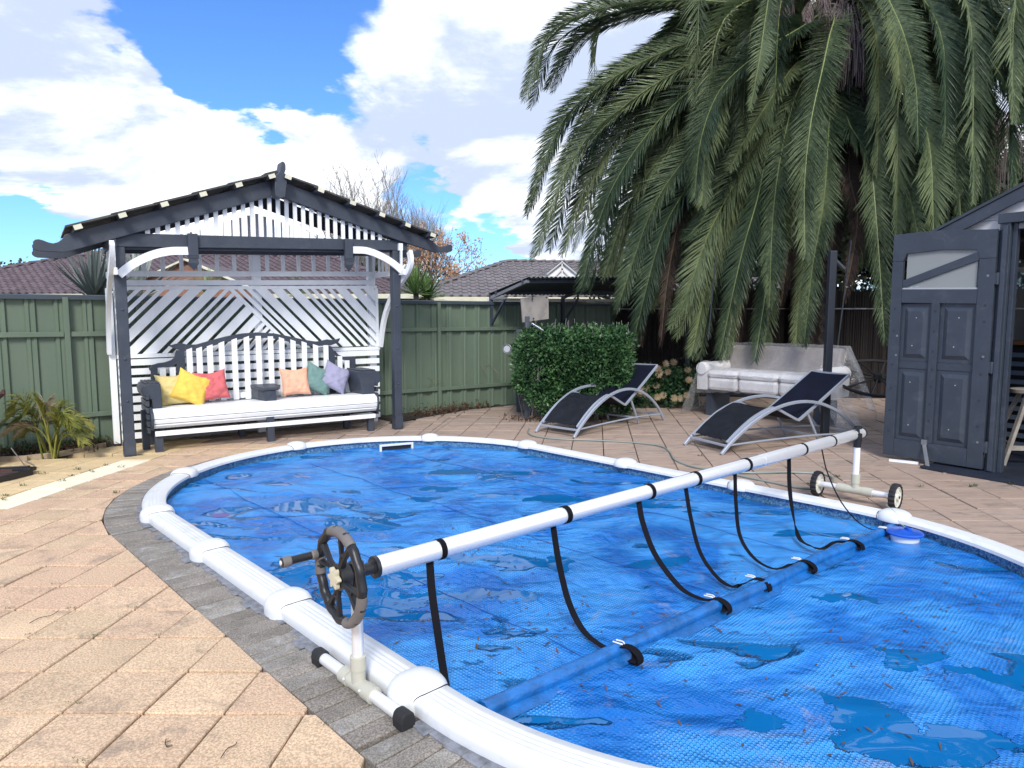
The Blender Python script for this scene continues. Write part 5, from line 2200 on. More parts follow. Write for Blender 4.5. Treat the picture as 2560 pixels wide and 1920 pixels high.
# ------------------------------------------------------------------ shed and its open door
gm_ = bpy.data.materials.new('dusty_glass')
gm_.use_nodes = True
qn = NT(gm_.node_tree)
bsd = gm_.node_tree.nodes['Principled BSDF']
bsd.inputs['Base Color'].default_value = (.34, .36, .36, 1)
bsd.inputs['Roughness'].default_value = .15
trn = qn.n('ShaderNodeBsdfTransparent')
mxn = qn.n('ShaderNodeMixShader', i_0=.62)
qn.l(trn.outputs[0], mxn.inputs[1])
qn.l(bsd.outputs[0], mxn.inputs[2])
qn.l(mxn.outputs[0], gm_.node_tree.nodes['Material Output'].inputs[0])
SW0 = V3((4.545, 6.50, 0))
SDr = V3((.55, -.835, 0)).normalized()        # along the front wall, toward the camera side
SN = V3((SDr.y, -SDr.x, 0)) * -1              # into the shed
if SN.x < 0:
    SN = -SN
shed = thing('garden_shed', 'slate and white timber shed with gable roof at the right edge', 'shed', SW0)


def SP(q, d, z):
    return SW0 + SDr * q + SN * d + UP * z


ROOF_S = .46


def roofz(q):
    return 2.335 + (q + .52) * ROOF_S if q < 1.2 else 2.335 + 1.72 * ROOF_S - (q - 1.2) * ROOF_S


# front wall: boards around the opening
for q0, q1, z0, z1 in ((-.50, -.10, 0.02, 2.33),):
    for k in range(13):
        za, zb = z0 + (z1 - z0) * k / 13, z0 + (z1 - z0) * (k + 1) / 13
        MB().prism([SP(q0, .045, za), SP(q1, .045, za), SP(q1, .045, zb - .004), SP(q0, .045, zb - .004)], SN * .03).build('weatherboard', SHEDW, shed)
for k in range(6):
    za, zb = 2.40 + .145 * k, 2.40 + .145 * (k + 1) - .004
    qa = max(-.50, (za - 2.335) / ROOF_S - .52 - .1)
    qb = 2.4 - qa
    poly = [(qa, za), (qb, za), (qb, zb), (qa, zb)]
    # cut under the sloping fascia
    poly = clip(poly, (ROOF_S, -1), -(2.335 + .52 * ROOF_S))
    poly = clip(poly, (-ROOF_S, -1), -(2.335 + 1.72 * ROOF_S + 1.2 * ROOF_S))
    for a, b in ((-2, .20), (.203, .9), (.903, 5)):
        p2 = clip(clip(poly, (1, 0), a), (-1, 0), -b) if len(poly) > 2 else []
        if len(p2) >= 3 and area2(p2) > .0005:
            MB().prism([SP(a_, .040, z) for a_, z in p2], SN * .03).build('weatherboard', SHEDW, shed)
poly = [(-.50, 2.30), (.0, 2.30), (.0, 2.396), (-.50, 2.396)]
poly = clip(poly, (ROOF_S, -1), -(2.335 + .52 * ROOF_S))
MB().prism([SP(a_, .040, z) for a_, z in poly], SN * .03).build('weatherboard', SHEDW, shed)
# fascia boards and roof
for (qa, qb) in ((-.66, 1.2), (1.2, 3.06)):
    za, zb = roofz(qa), roofz(qb)
    MB().prism([SP(qa, -.035, za - .10), SP(qb, -.035, zb - .10), SP(qb, -.035, zb + .02), SP(qa, -.035, za + .02)], SN * .03).build('fascia', SHEDD, shed, bevel=.003)
    MB().prism([SP(qa, -.004, za - .075), SP(qb, -.004, zb - .075), SP(qb, -.004, zb - .06), SP(qa, -.004, za - .06)], SN * .042).build('soffit', SHEDD, shed)
    MB().prism([SP(qa, -.05, za + .022), SP(qb, -.05, zb + .022), SP(qb, -.05, zb + .05), SP(qa, -.05, za + .05)], SN * 3.0).build('roof', GALV, shed)
# opening frame
OZ = 2.36
MB().prism([SP(-.005, -.02, 0), SP(.085, -.02, 0), SP(.085, -.02, OZ), SP(-.005, -.02, OZ)], SN * .10).build('door_frame', SHEDD, shed, bevel=.006)
MB().prism([SP(.087, .02, 0), SP(.125, .02, 0), SP(.125, .02, OZ), SP(.087, .02, OZ)], SN * .07).build('door_stop', SHEDD, shed, bevel=.004)
MB().prism([SP(-.02, -.035, OZ - .005), SP(2.0, -.035, OZ - .005), SP(2.0, -.035, OZ + .085), SP(-.02, -.035, OZ + .085)], SN * .11).build('lintel', SHEDD, shed, bevel=.005)
MB().prism([SP(.127, .03, OZ - .06), SP(1.9, .03, OZ - .06), SP(1.9, .03, OZ - .008), SP(.127, .03, OZ - .008)], SN * .05).build('track', GALVP, shed)
MB().prism([SP(1.9, -.02, 0), SP(2.0, -.02, 0), SP(2.0, -.02, OZ), SP(1.9, -.02, OZ)], SN * .10).build('door_frame', SHEDD, shed)
MB().prism([SP(2.0, .04, 0), SP(2.8, .04, 0), SP(2.8, .04, 2.4), SP(2.0, .04, 2.4)], SN * .03).build('front_wall', SHEDW, shed)
# shell
LINING = mat('dark_shed_lining', (.055, .05, .05), .7, var=.3)
for d0_, d1_, z0_, z1_ in ((.08, 1.15, 0, 2.34), (1.15, 2.25, 0, 1.22), (1.15, 2.25, 2.14, 2.34), (2.25, 2.8, 0, 2.34)):
    MB().prism([SP(-.50, d0_, z0_), SP(-.50, d1_ - .003, z0_), SP(-.50, d1_ - .003, z1_), SP(-.50, d0_, z1_)], SDr * .03).build('wall', LINING, shed)
fr_ = MB().prism([SP(-.49, 1.15, 2.00), SP(-.49, 2.25, 2.00), SP(-.49, 2.25, 2.05), SP(-.49, 1.15, 2.05)], SDr * .05).build('window_bar', WHITE, shed)
MB().prism([SP(-.475, 1.15, 1.22), SP(-.475, 2.25, 1.22), SP(-.475, 2.25, 2.14), SP(-.475, 1.15, 2.14)], SDr * .004).build('pane', gm_, fr_)
for a, b in (((2.8, .075), (2.8, 2.8)), ((-.5, 2.8), (2.8, 2.8))):
    p0, p1 = SP(a[0], a[1], 0), SP(b[0], b[1], 0)
    d_ = (p1 - p0).normalized()
    mb = MB()
    mb.prism([p0, p1, p1 + UP * 2.34, p0 + UP * 2.34], V3((-d_.y, d_.x, 0)) * .03)
    mb.build('wall', LINING, shed)
mb = MB()
mb.prism([SP(-.5, 2.8, 2.3), SP(2.8, 2.8, 2.3), SP(1.2, 2.8, 3.05)], SN * .03)
mb.build('gable', DARK, shed)
MB().prism([SP(-.45, -.30, .004), SP(2.75, -.30, .004), SP(2.75, 2.75, .004), SP(-.45, 2.75, .004)], UP * .022).build('floor', mat('dark_rubber_mat', (.012, .018, .035), .6, var=.4, bump=.5), shed)
# bar counter inside
bar = thing('bar_counter', 'dark slatted bar counter with brown timber top inside the shed', 'counter', SP(.3, 1.3, .026))
MB().box(SP(.75, 1.55, 1.215), 2.3, .50, .045, (SDr, SN, UP)).build('counter_top', DTIMBER, bar, bevel=.004)
MB().box(SP(.75, 1.42, .60), 2.25, .02, 1.14, (SDr, SN, UP)).build('front_panel', DARK, bar)
for k in range(11):
    MB().box(SP(.75, 1.385, .10 + k * .098), 2.25, .022, .050, (SDr, SN, UP)).build('slat', mat('blue_grey_slat', (.10, .13, .18), .5), bar)
ws = thing('window_frame', 'white window frame standing above the bar counter inside the shed', 'window', SP(.1, 1.6, 1.24))
zc_ = 1.24
MB().box(SP(-.02, 1.62, zc_ + .42), .075, .05, .84, (SDr, SN, UP)).build('post', WHITE, ws)
MB().box(SP(.2, 1.62, zc_ + .865), .9, .06, .05, (SDr, SN, UP)).build('rail', WHITE, ws)
MB().box(SP(.3, 1.62, zc_ + .45), .5, .02, .5, (SDr, SN, UP)).build('pane', GLASSM, ws)
cu = thing('drinking_cup', 'pale ribbed plastic cup on the bar counter in the shed', 'cup', at(2527, 852, 7.62))
c = at(2528, 850, 7.40)
c.z = 1.238
MB().lathe(c, UP, [(0, .038), (.10, .045), (.105, .048), (.26, .050), (.262, .045)], 16).build('body', mat('translucent_cup', (.42, .44, .46), .3), cu, smooth=40)
cu.location = (0, 0, 0)
tag(MB().box(SP(1.0, 2.6, 1.9), 2.2, .2, .02, (SDr, SN, UP)).box(SP(1.0, 2.6, 2.2), 2.2, .2, .02, (SDr, SN, UP)).build('wall_shelf', DTIMBER), 'brown shelf on the back wall inside the shed', 'shelf')
# stool in the doorway
sx, sy = 2507, 1163
sb = gp(sx, sy, .026)
st = thing('wooden_stool', 'weathered grey wooden stool standing in the shed doorway', 'stool', sb)
GT = mat('grey_weathered_timber', (.32, .29, .26), .85, var=.3, vscale=8, bump=.4, bscale=50)
top_c = sb + V3((.30, .06, .72))
for dx, dy in ((0, 0), (.52, -.10), (.10, .42), (.56, .35)):
    b0 = sb + V3((dx, dy, 0))
    t0 = top_c + (b0 - sb - V3((.27, .15, 0))) * .35 + UP * 0
    MB().beam(b0, t0, .045, .035).build('leg', GT, st, bevel=.005)
MB().beam(sb + V3((.055, .0, .175)), sb + V3((.50, -.08, .175)), .03, .045).build('rung', GT, st)
MB().beam(sb + V3((.09, .05, .20)), sb + V3((.15, .36, .20)), .03, .045).build('rung', GT, st)
MB().lathe(top_c + V3((.0, .03, -.01)), UP, [(0, .17), (.01, .18), (.04, .18), (.045, .17)], 28).build('seat', GT, st, smooth=30)

# open door leaf
D0, D1 = V3((4.505, 6.475, 0)), V3((3.965, 7.235, 0))
DD = (D1 - D0).normalized()
DN = V3((DD.y, -DD.x, 0))
if DN.y > 0:
    DN = -DN
DWID = (D1 - D0).length
door = thing('open_shed_door', 'slate grey panelled shed door standing open with a glazed top light', 'door', D0)


def DP(u, o, z):
    """u from the free edge (left in the picture) to the hinge, o toward the pool"""
    return D1 - DD * u + DN * o + UP * z


def dprism(name, pts, o0, o1, mt, par=None, bevel=0):
    mb = MB()
    mb.prism([DP(u, o0, z) for u, z in pts], DN * (o1 - o0))
    return mb.build(name, mt, par or door, bevel=bevel)


ZD0, ZD1 = .045, 2.31
W_ = DWID
pw = W_
st0, st1, md0, md1 = .105, pw - .135, .40, .475


def topz(u):
    return 2.335 - .030 * (u / pw) + .018 * math.sin(math.pi * min(u / pw * 1.1, 1))


dprism('stile', [(0, ZD0), (st0, ZD0), (st0, 2.06), (0, 2.06)], -.02, .025, SHEDD, bevel=.003)
dprism('stile', [(st1, ZD0), (pw, ZD0), (pw, 2.04), (st1, 2.04)], -.02, .025, SHEDD, bevel=.003)
dprism('top_rail', [(0, 2.062)] + [(st0, 2.062), (st0 + .03, 2.135), (pw * .5, 2.150), (st1 - .02, 2.125), (st1, 2.042), (pw, 2.042)] + [(pw * k / 12, topz(pw * k / 12)) for k in range(12, -1, -1)], -.02, .025, SHEDD, bevel=.003)
dprism('mid_rail', [(st0 + .002, 1.64), (st1 - .002, 1.62), (st1 - .002, 1.755), (st0 + .002, 1.775)], -.02, .0248, SHEDD, bevel=.003)
dprism('muntin', [(md0, ZD0 + .18), (md1, ZD0 + .18), (md1, 1.63), (md0, 1.635)], -.02, .0246, SHEDD, bevel=.003)
dprism('bottom_rail', [(st0 + .002, ZD0), (st1 - .002, ZD0), (st1 - .002, ZD0 + .178), (st0 + .002, ZD0 + .178)], -.02, .0244, SHEDD, bevel=.003)
dprism('lock_rail', [(st0 + .002, .97), (md0 - .002, .97), (md0 - .002, 1.04), (st0 + .002, 1.04)], -.015, .004, SHEDD)
dprism('lock_rail', [(md1 + .002, .97), (st1 - .002, .97), (st1 - .002, 1.04), (md1 + .002, 1.04)], -.015, .004, SHEDD)
for a, b in ((st0 + .002, md0 - .002), (md1 + .002, st1 - .002)):
    for z0, z1 in ((ZD0 + .18, .968), (1.042, 1.625)):
        o = dprism('door_panel', [(a, z0), (b, z0), (b, z1), (a, z1)], -.014, -.004, SHEDD)
        # raised field with sloping margins
        mb = MB()
        m0, m1 = .035, .075
        r0 = [DP(u, -.004, z) for u, z in ((a + m0, z0 + m0), (b - m0, z0 + m0), (b - m0, z1 - m0), (a + m0, z1 - m0))]
        r1 = [DP(u, .016, z) for u, z in ((a + m1, z0 + m1), (b - m1, z0 + m1), (b - m1, z1 - m1), (a + m1, z1 - m1))]
        mb.loft([r0, r1])
        mb.poly(r1)
        mb.build('raised_field', SHEDD, o)
        mb = MB()
        for zz in (z0 + .16, z1 - .14):
            mb.lathe(DP((a + b) / 2 + rnd.uniform(-.02, .02), .016, zz), DN, [(0, .006), (.003, .004)], 8)
        mb.build('screw_head', mat('pale_screw', (.4, .42, .45), .5), o)
# glazed light with diagonal bar
tl = dprism('glass_pane', [(st0 + .03, 1.78), (st1 - .02, 1.76), (st1 - .02, 2.125), (pw * .5, 2.15), (st0 + .03, 2.135)], -.004, .0, None)
tl.data.materials.clear()
tl.data.materials.append(gm_)
dprism('diagonal_bar', [(st0 + .002, 1.79), (st1 - .002, 2.03), (st1 - .002, 2.115), (st0 + .002, 1.865)], .002, .020, SHEDD, bevel=.003)
dprism('glazing_bead', [(st0 + .002, 1.777), (st1 - .002, 1.757), (st1 - .002, 1.772), (st0 + .002, 1.792)], .0, .015, mat('pale_bead', (.38, .40, .42), .5))
mb = MB()
for u, zs in ((.05, (.30, .52, .75, 1.0, 1.35, 1.58)), (.4375, (.28, .45, .62, .80, .97, 1.15, 1.35, 1.55)), (pw - .06, (.45, .70, .95, 1.1, 1.45, 1.60))):
    for z in zs:
        mb.box(DP(u, .0255, z), .022, .002, .022, (DD, DN, UP))
tag(mb.build('plug', mat('dark_plug', (.022, .028, .04), .6), door), kind='stuff')
for u, z in ((.085, 1.30), (.085, 1.10), (pw - .055, 1.88), (pw - .05, 1.12), (pw - .05, .30)):
    MB().lathe(DP(u, .025, z), DN, [(0, .011), (.002, .011), (.0021, .006), (.0005, .005)], 12).build('bolt_hole', GALVP, door)
for z in (1.85, 1.02, .26):
    mb = MB()
    mb.lathe(DP(pw + .02, .01, z - .055), UP, [(0, .013), (.11, .013)], 10)
    mb.box(DP(pw + .005, .014, z), .06, .012, .10, (DD, DN, UP))
    mb.build('hinge', SHEDD, door, smooth=30)
# edge of the second folded leaf
dprism('folded_leaf', [(pw + .035, ZD0 - .01), (pw + .075, ZD0 - .01), (pw + .075, 2.33), (pw + .035, 2.33)], -.045, .012, SHEDD, bevel=.004)
# foot stay
b_ = DP(.41, .03, .19)
f_ = gp(2320, 1172, .0)
MB().beam(b_ + UP * .02, f_, .035, .012, up=DN).build('door_stay', GALVP, door, bevel=.002)
MB().box(b_ + UP * .04, .05, .02, .05, (DD, DN, UP)).build('stay_bracket', GALVP, door)
sp0, sp1 = gp(2223, 1150, .012), gp(2296, 1158, .012)
tag(MB().beam(sp0, sp1, .045, .022).build('timber_offcut', WHITE, None, origin=sp0), 'short white painted offcut lying under the open door', 'offcut')

# ------------------------------------------------------------------ left corner: garden bed, palm, urn, tray
bedl = [V3((-9, 6.2, -.02)), V3((-6.2, 6.84, -.02)), V3((-4.95, 7.12, -.02)), V3((-4.62, 7.86, -.02)), V3((-4.9, 8.05, -.02)), V3((-9, 4.9, -.02))]
mb = MB()
n_ = 26
A_, B_ = V3((-7.6, 6.45, 0)), V3((-4.62, 7.88, 0))
C_, D_ = V3((-7.6, 5.95, 0)), V3((-4.75, 8.02, 0))
rows_ = []
front = crom([V3((-7.6, 6.2, 0)), V3((-6.2, 6.86, 0)), V3((-5.3, 7.04, 0)), V3((-4.97, 7.16, 0)), V3((-4.80, 7.5, 0)), V3((-4.64, 7.88, 0))], 40)
for i, p in enumerate(front):
    rg = []
    # back line follows the fence
    sproj = (p - FA).dot(FD)
    bk = FA + FD * sproj
    for j in range(9):
        q = p.lerp(bk, j / 8)
        z = -.015 + .05 * (j / 8) + .025 * noise.noise(V3((q.x * 5, q.y * 5, 0)))
        rg.append(V3((q.x, q.y, z)))
    rows_.append(rg)
mb.loft(rows_, close=False)
tag(mb.build('garden_bed', MULCH, None, smooth=180), 'dark soil strip along the foot of the green fence at left', kind='structure')
edg = thing('timber_edging', 'thin weathered timber edging boards along the left garden bed', 'garden edging', gp(90, 1150))
for a, b in (((-6.3, 6.80), (-5.05, 7.06)), ((-5.10, 7.10), (-4.92, 7.20)), ((-4.93, 7.17), (-4.67, 7.80))):
    MB().beam(V3((a[0], a[1], .022)), V3((b[0], b[1], .028)), .022, .06).build('board', TIMBER, edg, bevel=.003)

# litter bed right of the arbour
mb = MB()
rows_ = []
front = crom([V3((-1.62, 9.55, 0)), V3((-1.45, 9.92, 0)), V3((-1.0, 10.6, 0)), V3((-.62, 11.2, 0)), V3((-.2, 11.45, 0))], 24)
for i, p in enumerate(front):
    bk = FA + FD * ((p - FA).dot(FD))
    rows_.append([V3((p.lerp(bk, j / 6).x, p.lerp(bk, j / 6).y, .006 + .03 * j / 6 + .02 * noise.noise(V3((i * .6, j * .8, 3))))) for j in range(7)])
mb.loft(rows_, close=False)
tag(mb.build('soil_strip', MULCH, None, smooth=180), kind='structure', label='narrow dark soil strip at the fence foot right of the arbour')


def litter(name, label, pts, n, sx_, sz, mt=LEAFL, seed=1, lift=.02):
    r_ = random.Random(seed)
    mb = MB()
    for i in range(n):
        a, b = r_.choice(pts[:-1]), None
        k = pts.index(a)
        b = pts[k + 1]
        p = V3(a).lerp(V3(b), r_.random()) + V3((r_.gauss(0, sx_), r_.gauss(0, sx_), 0))
        p.z = max(.008, lift + abs(r_.gauss(0, sz)))
        d = (rvec(r_) + V3((0, 0, -.2))).normalized()
        s2 = d.cross(rvec(r_)).normalized()
        leaf_quad(mb, p, d, s2, r_.uniform(.03, .09), r_.uniform(.006, .03), .1)
    return tag(mb.build(name, mt, None, origin=pts[0]), label, 'leaf litter', kind='stuff')


litter('leaf_litter', 'drift of dead brown leaves against the fence right of the arbour', [V3((-1.5, 10.15, 0)), V3((-1.1, 10.6, 0)), V3((-.75, 11.05, 0)), V3((-.5, 11.4, 0))], 900, .10, .05, seed=4)
litter('leaf_litter', 'dead leaves and weeds in the left garden bed', [V3((-6.6, 6.9, 0)), V3((-5.6, 7.25, 0)), V3((-5.0, 7.5, 0)), V3((-4.8, 7.9, 0))], 900, .12, .03, seed=5, lift=.04)
litter('leaf_litter', 'green creeping weeds at the fence foot beside the arbour', [V3((-5.9, 7.15, 0)), V3((-5.2, 7.5, 0)), V3((-4.8, 7.9, 0))], 700, .09, .03, mt=WEED, seed=8, lift=.05)
litter('leaf_litter', 'dead leaves below the left end of the hedge', [V3((.0, 9.9, 0)), V3((.5, 9.7, 0)), V3((.9, 9.7, 0))], 260, .09, .03, seed=6)


def frond(mb, spine, L, w, n, seed, ang=55, droop=.25, up=UP, twist=0.0, leaf_w=.025, taper=.25, segs=2, split=.0):
    """feather leaf: leaflets on both sides of a spine curve"""
    r_ = random.Random(seed)
    fine_ = crom(spine, n * 2)
    ds = [0.0]
    for i in range(1, len(fine_)):
        ds.append(ds[-1] + (fine_[i] - fine_[i - 1]).length)
    cur, k_ = [], 0
    for i in range(n):
        q = ds[-1] * i / (n - 1)
        while k_ < len(ds) - 2 and ds[k_ + 1] < q:
            k_ += 1
        f_ = (q - ds[k_]) / max(ds[k_ + 1] - ds[k_], 1e-6)
        cur.append(fine_[k_].lerp(fine_[k_ + 1], min(f_, 1)))
    for i in range(1, n):
        f = i / (n - 1)
        t = (cur[min(i + 1, n - 1)] - cur[i - 1]).normalized()
        nr_ = up - t * up.dot(t)
        nr_ = nr_.normalized() if nr_.length > .05 else t.orthogonal().normalized()
        if twist:
            nr_ = Matrix.Rotation(twist, 3, t) @ nr_
        s = t.cross(nr_).normalized()
        if f < .06:
            continue
        env = min(1, (f - .04) / .18) ** .7 * (1 - max(0, (f - .72) / .28)) ** .6 * (1 - taper) + taper
        if f > .97:
            env *= .8
        for sg in (-1, 1):
            if r_.random() < .04 + split:
                continue
            a = R(ang * (1 - .50 * f) + r_.gauss(0, 3.5) + 5 * math.sin(f * 23 + seed))
            d = (s * sg * math.sin(a) + t * math.cos(a) + nr_ * r_.uniform(.08, .35)).normalized()
            LL = w * env * r_.uniform(.85, 1.08)
            p0 = cur[i]
            p1 = p0 + d * LL * .55
            p2 = p1 + (d + V3((0, 0, -droop * r_.uniform(.5, 1.6)))).normalized() * LL * .45
            ww = leaf_w * (.6 + .4 * env)
            wdv = (t * .85 + nr_ * .35 * sg).normalized()
            fold = nr_ * ww * .25
            a0, a1 = p0 + wdv * ww * .3, p0 - wdv * ww * .3
            m0, m1 = p1 + wdv * ww * .5, p1 - wdv * ww * .5
            mb.add([a0, a1, m1 + fold, m0 + fold, p1, p2], [(0, 1, 2, 4), (0, 4, 3), (4, 2, 5), (3, 4, 5)])
    return cur


# small cane palm in the bed
cp = thing('cane_palm', 'small yellowing cane palm against the fence in the left bed', 'palm', gp(128, 1145))
base = gp(128, 1145)
r_ = random.Random(17)
cps = [(-.95, 1.0), (-.75, 1.1), (-.5, 1.25), (-.25, 1.2), (.0, 1.1), (.25, 1.0), (.55, 1.0), (.8, .95), (1.05, .9), (1.25, .75), (-1.2, .85), (-1.4, .7), (.4, .7), (-.6, .7), (1.5, .65)]
for k, (lean, hh) in enumerate(cps):
    az = r_.uniform(-.9, .5)
    L = .60 * hh
    dx = math.sin(lean)
    d0 = V3((dx * .62, az * .35, 0))
    b0 = base + V3((r_.uniform(-.07, .07), r_.uniform(-.05, .05), .0))
    sp_ = [b0, b0 + d0 * L * .35 + UP * L * .55, b0 + d0 * L * .85 + UP * L * .88 * math.cos(lean * .5), b0 + d0 * L * 1.35 + UP * L * .72 * math.cos(lean * .6)]
    mb = MB()
    cur = frond(mb, sp_[1:], L, .18, 34, 40 + k, ang=48, droop=.35, leaf_w=.020, taper=.35)
    dead = k in (4, 10, 13)
    mb.build('frond', CANEB if dead else CANE, cp)
    mb = MB()
    mb.tube(crom(sp_, 16), [.010 - .0005 * i for i in range(16)], 5)
    mb.build('stem', CANE, cp, smooth=True)
tag(MB().tube(crom([gp(45, 1135), gp(60, 1150), gp(85, 1162, .05)], 8), .006, 5).tube([gp(28, 1120, .2), gp(60, 1162, .01)], .006, 5).build('dead_stick', TWIG, None, origin=gp(60, 1150)), 'thin dead stick propped by the rusty tray', 'stick')

# rusty urn at the left edge
uc = gp(-62, 1172)
ucx = V3((uc.x, uc.y, 0))
urn = thing('rusty_urn', 'rusted fluted iron urn cut off by the left edge', 'urn', ucx)
prof = [(0.10, .15), (.13, .15), (.20, .13), (.28, .155), (.40, .20), (.52, .215), (.60, .20), (.66, .215), (.70, .26), (.72, .285), (.74, .285), (.74, .25), (.66, .19)]
rings = []
for h, r0 in prof:
    rings.append([ucx + V3((math.cos(a) * r0 * (1 + (.05 * math.cos(14 * a) if .15 < h < .63 else 0)), math.sin(a) * r0 * (1 + (.05 * math.cos(14 * a) if .15 < h < .63 else 0)), h)) for a in [2 * math.pi * k / 84 for k in range(84)]])
mb = MB()
mb.loft(rings, caps=True)
mb.build('bowl', RUST, urn, smooth=50)
MB().lathe(ucx, UP, [(0.0, .16), (.02, .17), (.05, .16), (.08, .12), (.11, .13)], 28).build('foot', RUST, urn, smooth=30)
for k in range(6):
    a = 2 * math.pi * k / 6 + .3
    MB().box(ucx + V3((math.cos(a) * .285, math.sin(a) * .285, .755)), .025, .025, .05).build('rim_lug', RUST, urn, bevel=.004)
# low rusty tray in front
trc = (gp(74, 1178) + gp(-60, 1205)) / 2
tray = thing('fire_pit_tray', 'low rusty steel tray with a dark rim on the pavers at the left edge', 'tray', gp(30, 1190))
q = [gp(72, 1163, .06), gp(80, 1174, .05), gp(-160, 1232, .05), gp(-160, 1175, .06)]
mb = MB()
mb.prism([V3((p.x, p.y, .004)) for p in q], UP * .03)
mb.build('base', RUST, tray)
for a, b in ((0, 1), (1, 2), (3, 0)):
    MB().beam(V3((q[a].x, q[a].y, .03)), V3((q[b].x, q[b].y, .03)), .02, .055).build('rim', BLACKP, tray, bevel=.004)
mb = MB()
mb.box(V3((q[1].x - .10, q[1].y + .04, .045)), .17, .10, .035)
mb.build('corner_block', BLACKP, tray, bevel=.006)

# dry weeds on the fence right of the arbour
for lb, px_, py_, h_, sd_ in (('tall dead weed stalks against the fence right of the arbour', 1140, 1022, 1.0, 1), ('bent brown dead flower head in front of the fence', 1183, 1018, .75, 2),
                             ('dead grassy weed beside the right arbour post', 1055, 1032, .6, 3), ('tangled dead weed around the garden tap', 1105, 1025, .55, 4)):
    b0 = gp(px_, py_)
    r_ = random.Random(sd_ * 11)
    w = thing('dead_weed', lb, 'dead plant', b0, 'dead weeds along the fence')
    for k in range(5):
        a = r_.uniform(0, 6.28)
        d0 = V3((math.cos(a), math.sin(a) * .4, 0)) * r_.uniform(.05, .25)
        p = b0 + V3((r_.uniform(-.06, .06), r_.uniform(-.03, .03), 0))
        MB().tube(crom([p, p + UP * h_ * .5 + d0 * .3, p + UP * h_ * r_.uniform(.8, 1) + d0, p + UP * h_ * r_.uniform(.5, .9) + d0 * 2.0], 12), .004, 4).build('stalk', mat('dead_stalk', (.20, .16, .11), .9, var=.3), w)
    mb = MB()
    c0 = b0 + UP * (h_ * (.75 if sd_ in (2, 4) else .2))
    for k in range(120 if sd_ in (2, 4) else 60):
        p = c0 + V3((r_.gauss(0, .05), r_.gauss(0, .05), r_.gauss(-.08 if sd_ == 2 else 0, .16)))
        d = (rvec(r_) + UP * -.5).normalized()
        leaf_quad(mb, p, d, d.cross(rvec(r_)).normalized(), .06, .012)
    mb.build('dead_leaves', LEAFL, w)
tap = thing('garden_tap', 'black garden tap riser with a pale fitting at the fence foot', 'tap', gp(1107, 1025))
tb = gp(1107, 1025)
MB().tube([tb, tb + UP * .42], .025, 8).build('riser', BLACKP, tap)
MB().tube([tb + UP * .40, tb + V3((.02, -.05, .45)), tb + V3((.05, -.08, .40))], .018, 8).build('tap_head', GALVP, tap)

# weeds in the paving joints
wd_px = [(265, 1164), (195, 1175), (180, 1190), (302, 1168), (155, 1203), (230, 1180), (105, 1185), (60, 1215), (15, 1240), (10, 1250), (335, 1519), (180, 1521), (398, 1588), (82, 1586), (185, 1759), (199, 1908), (200, 1902),
         (290, 1283 - 50), (2095, 1193), (2020, 1211), (2440, 1215), (2520, 1205), (2530, 1212), (2430, 1218), (2300, 1158 + 60), (815, 1812), (28, 1521), (140, 1460), (237, 1590), (1750, 1140)]
for i, (x, y) in enumerate(wd_px):
    c = gp(x, y)
    r_ = random.Random(900 + i)
    sc = .017 if y > 1300 else .042
    mb = MB()
    for k in range(16):
        d = (V3((r_.uniform(-1, 1), r_.uniform(-.6, .6), r_.uniform(.25, 1.1)))).normalized()
        leaf_quad(mb, c + V3((r_.uniform(-.03, .03), r_.uniform(-.01, .01), 0)), d, d.cross(UP).normalized(), sc * r_.uniform(.4, 1), sc * .16)
    tag(mb.build('joint_weed', WEED, None, origin=c), 'tiny green weed growing in a joint between two pavers', 'weed', 'weeds in the paving joints')
# twigs lying on the near pavers
for lb, pts_ in (('thin curved brown twig on a near paver beside the border', [(552, 1895), (568, 1872), (588, 1862), (592, 1855)]), ('short branched twig lying on a paver at the bottom', [(415, 1848), (413, 1858), (418, 1868), (416, 1866)]),
                 ('straight brown twig on the left pavers', [(73, 1558), (100, 1544), (128, 1538), (146, 1527)])):
    cur = crom([gp(x, y, .008) for x, y in pts_], 12)
    mb = MB()
    mb.tube(cur, .0018, 5)
    if 'branched' in lb:
        for k in (3, 6, 9):
            mb.tube([cur[k], cur[k] + V3((.016, .006, .002))], .0014, 4)
    tag(mb.build('twig', LEAFL, None, origin=cur[0]), lb, 'twig')

# ------------------------------------------------------------------ the big date palm
CR = V3((5.35, 12.4, 6.85))                    # heart of the crown
palm = thing('date_palm', 'huge date palm with long drooping fronds over the couch and lean-to', 'palm', V3((CR.x, CR.y, 0)))
mb = MB()
rings = []
for k in range(60):
    z = 6.6 * k / 59
    r0 = .34 - .04 * math.sin(z * .5) + (.10 if z > 5.6 else 0) + .03 * (k % 2)
    rings.append([V3((CR.x + math.cos(a + (k % 2) * .13) * (r0 + .03 * math.cos(12 * a)), CR.y + math.sin(a + (k % 2) * .13) * (r0 + .03 * math.cos(12 * a)), z)) for a in [2 * math.pi * i / 36 for i in range(36)]])
mb.loft(rings, caps=True)
mb.build('trunk', mat('dark_palm_bark', (.045, .034, .028), .95, var=.4, vscale=10, bump=.6), palm)
RACH = mat('frond_stem', (.22, .26, .09), .5, var=.2)
RACHD = mat('dry_frond_stem', (.20, .14, .09), .8, var=.2)


def c5(x, y):
    return 1200 + x / 1.6265, y / 1.6265


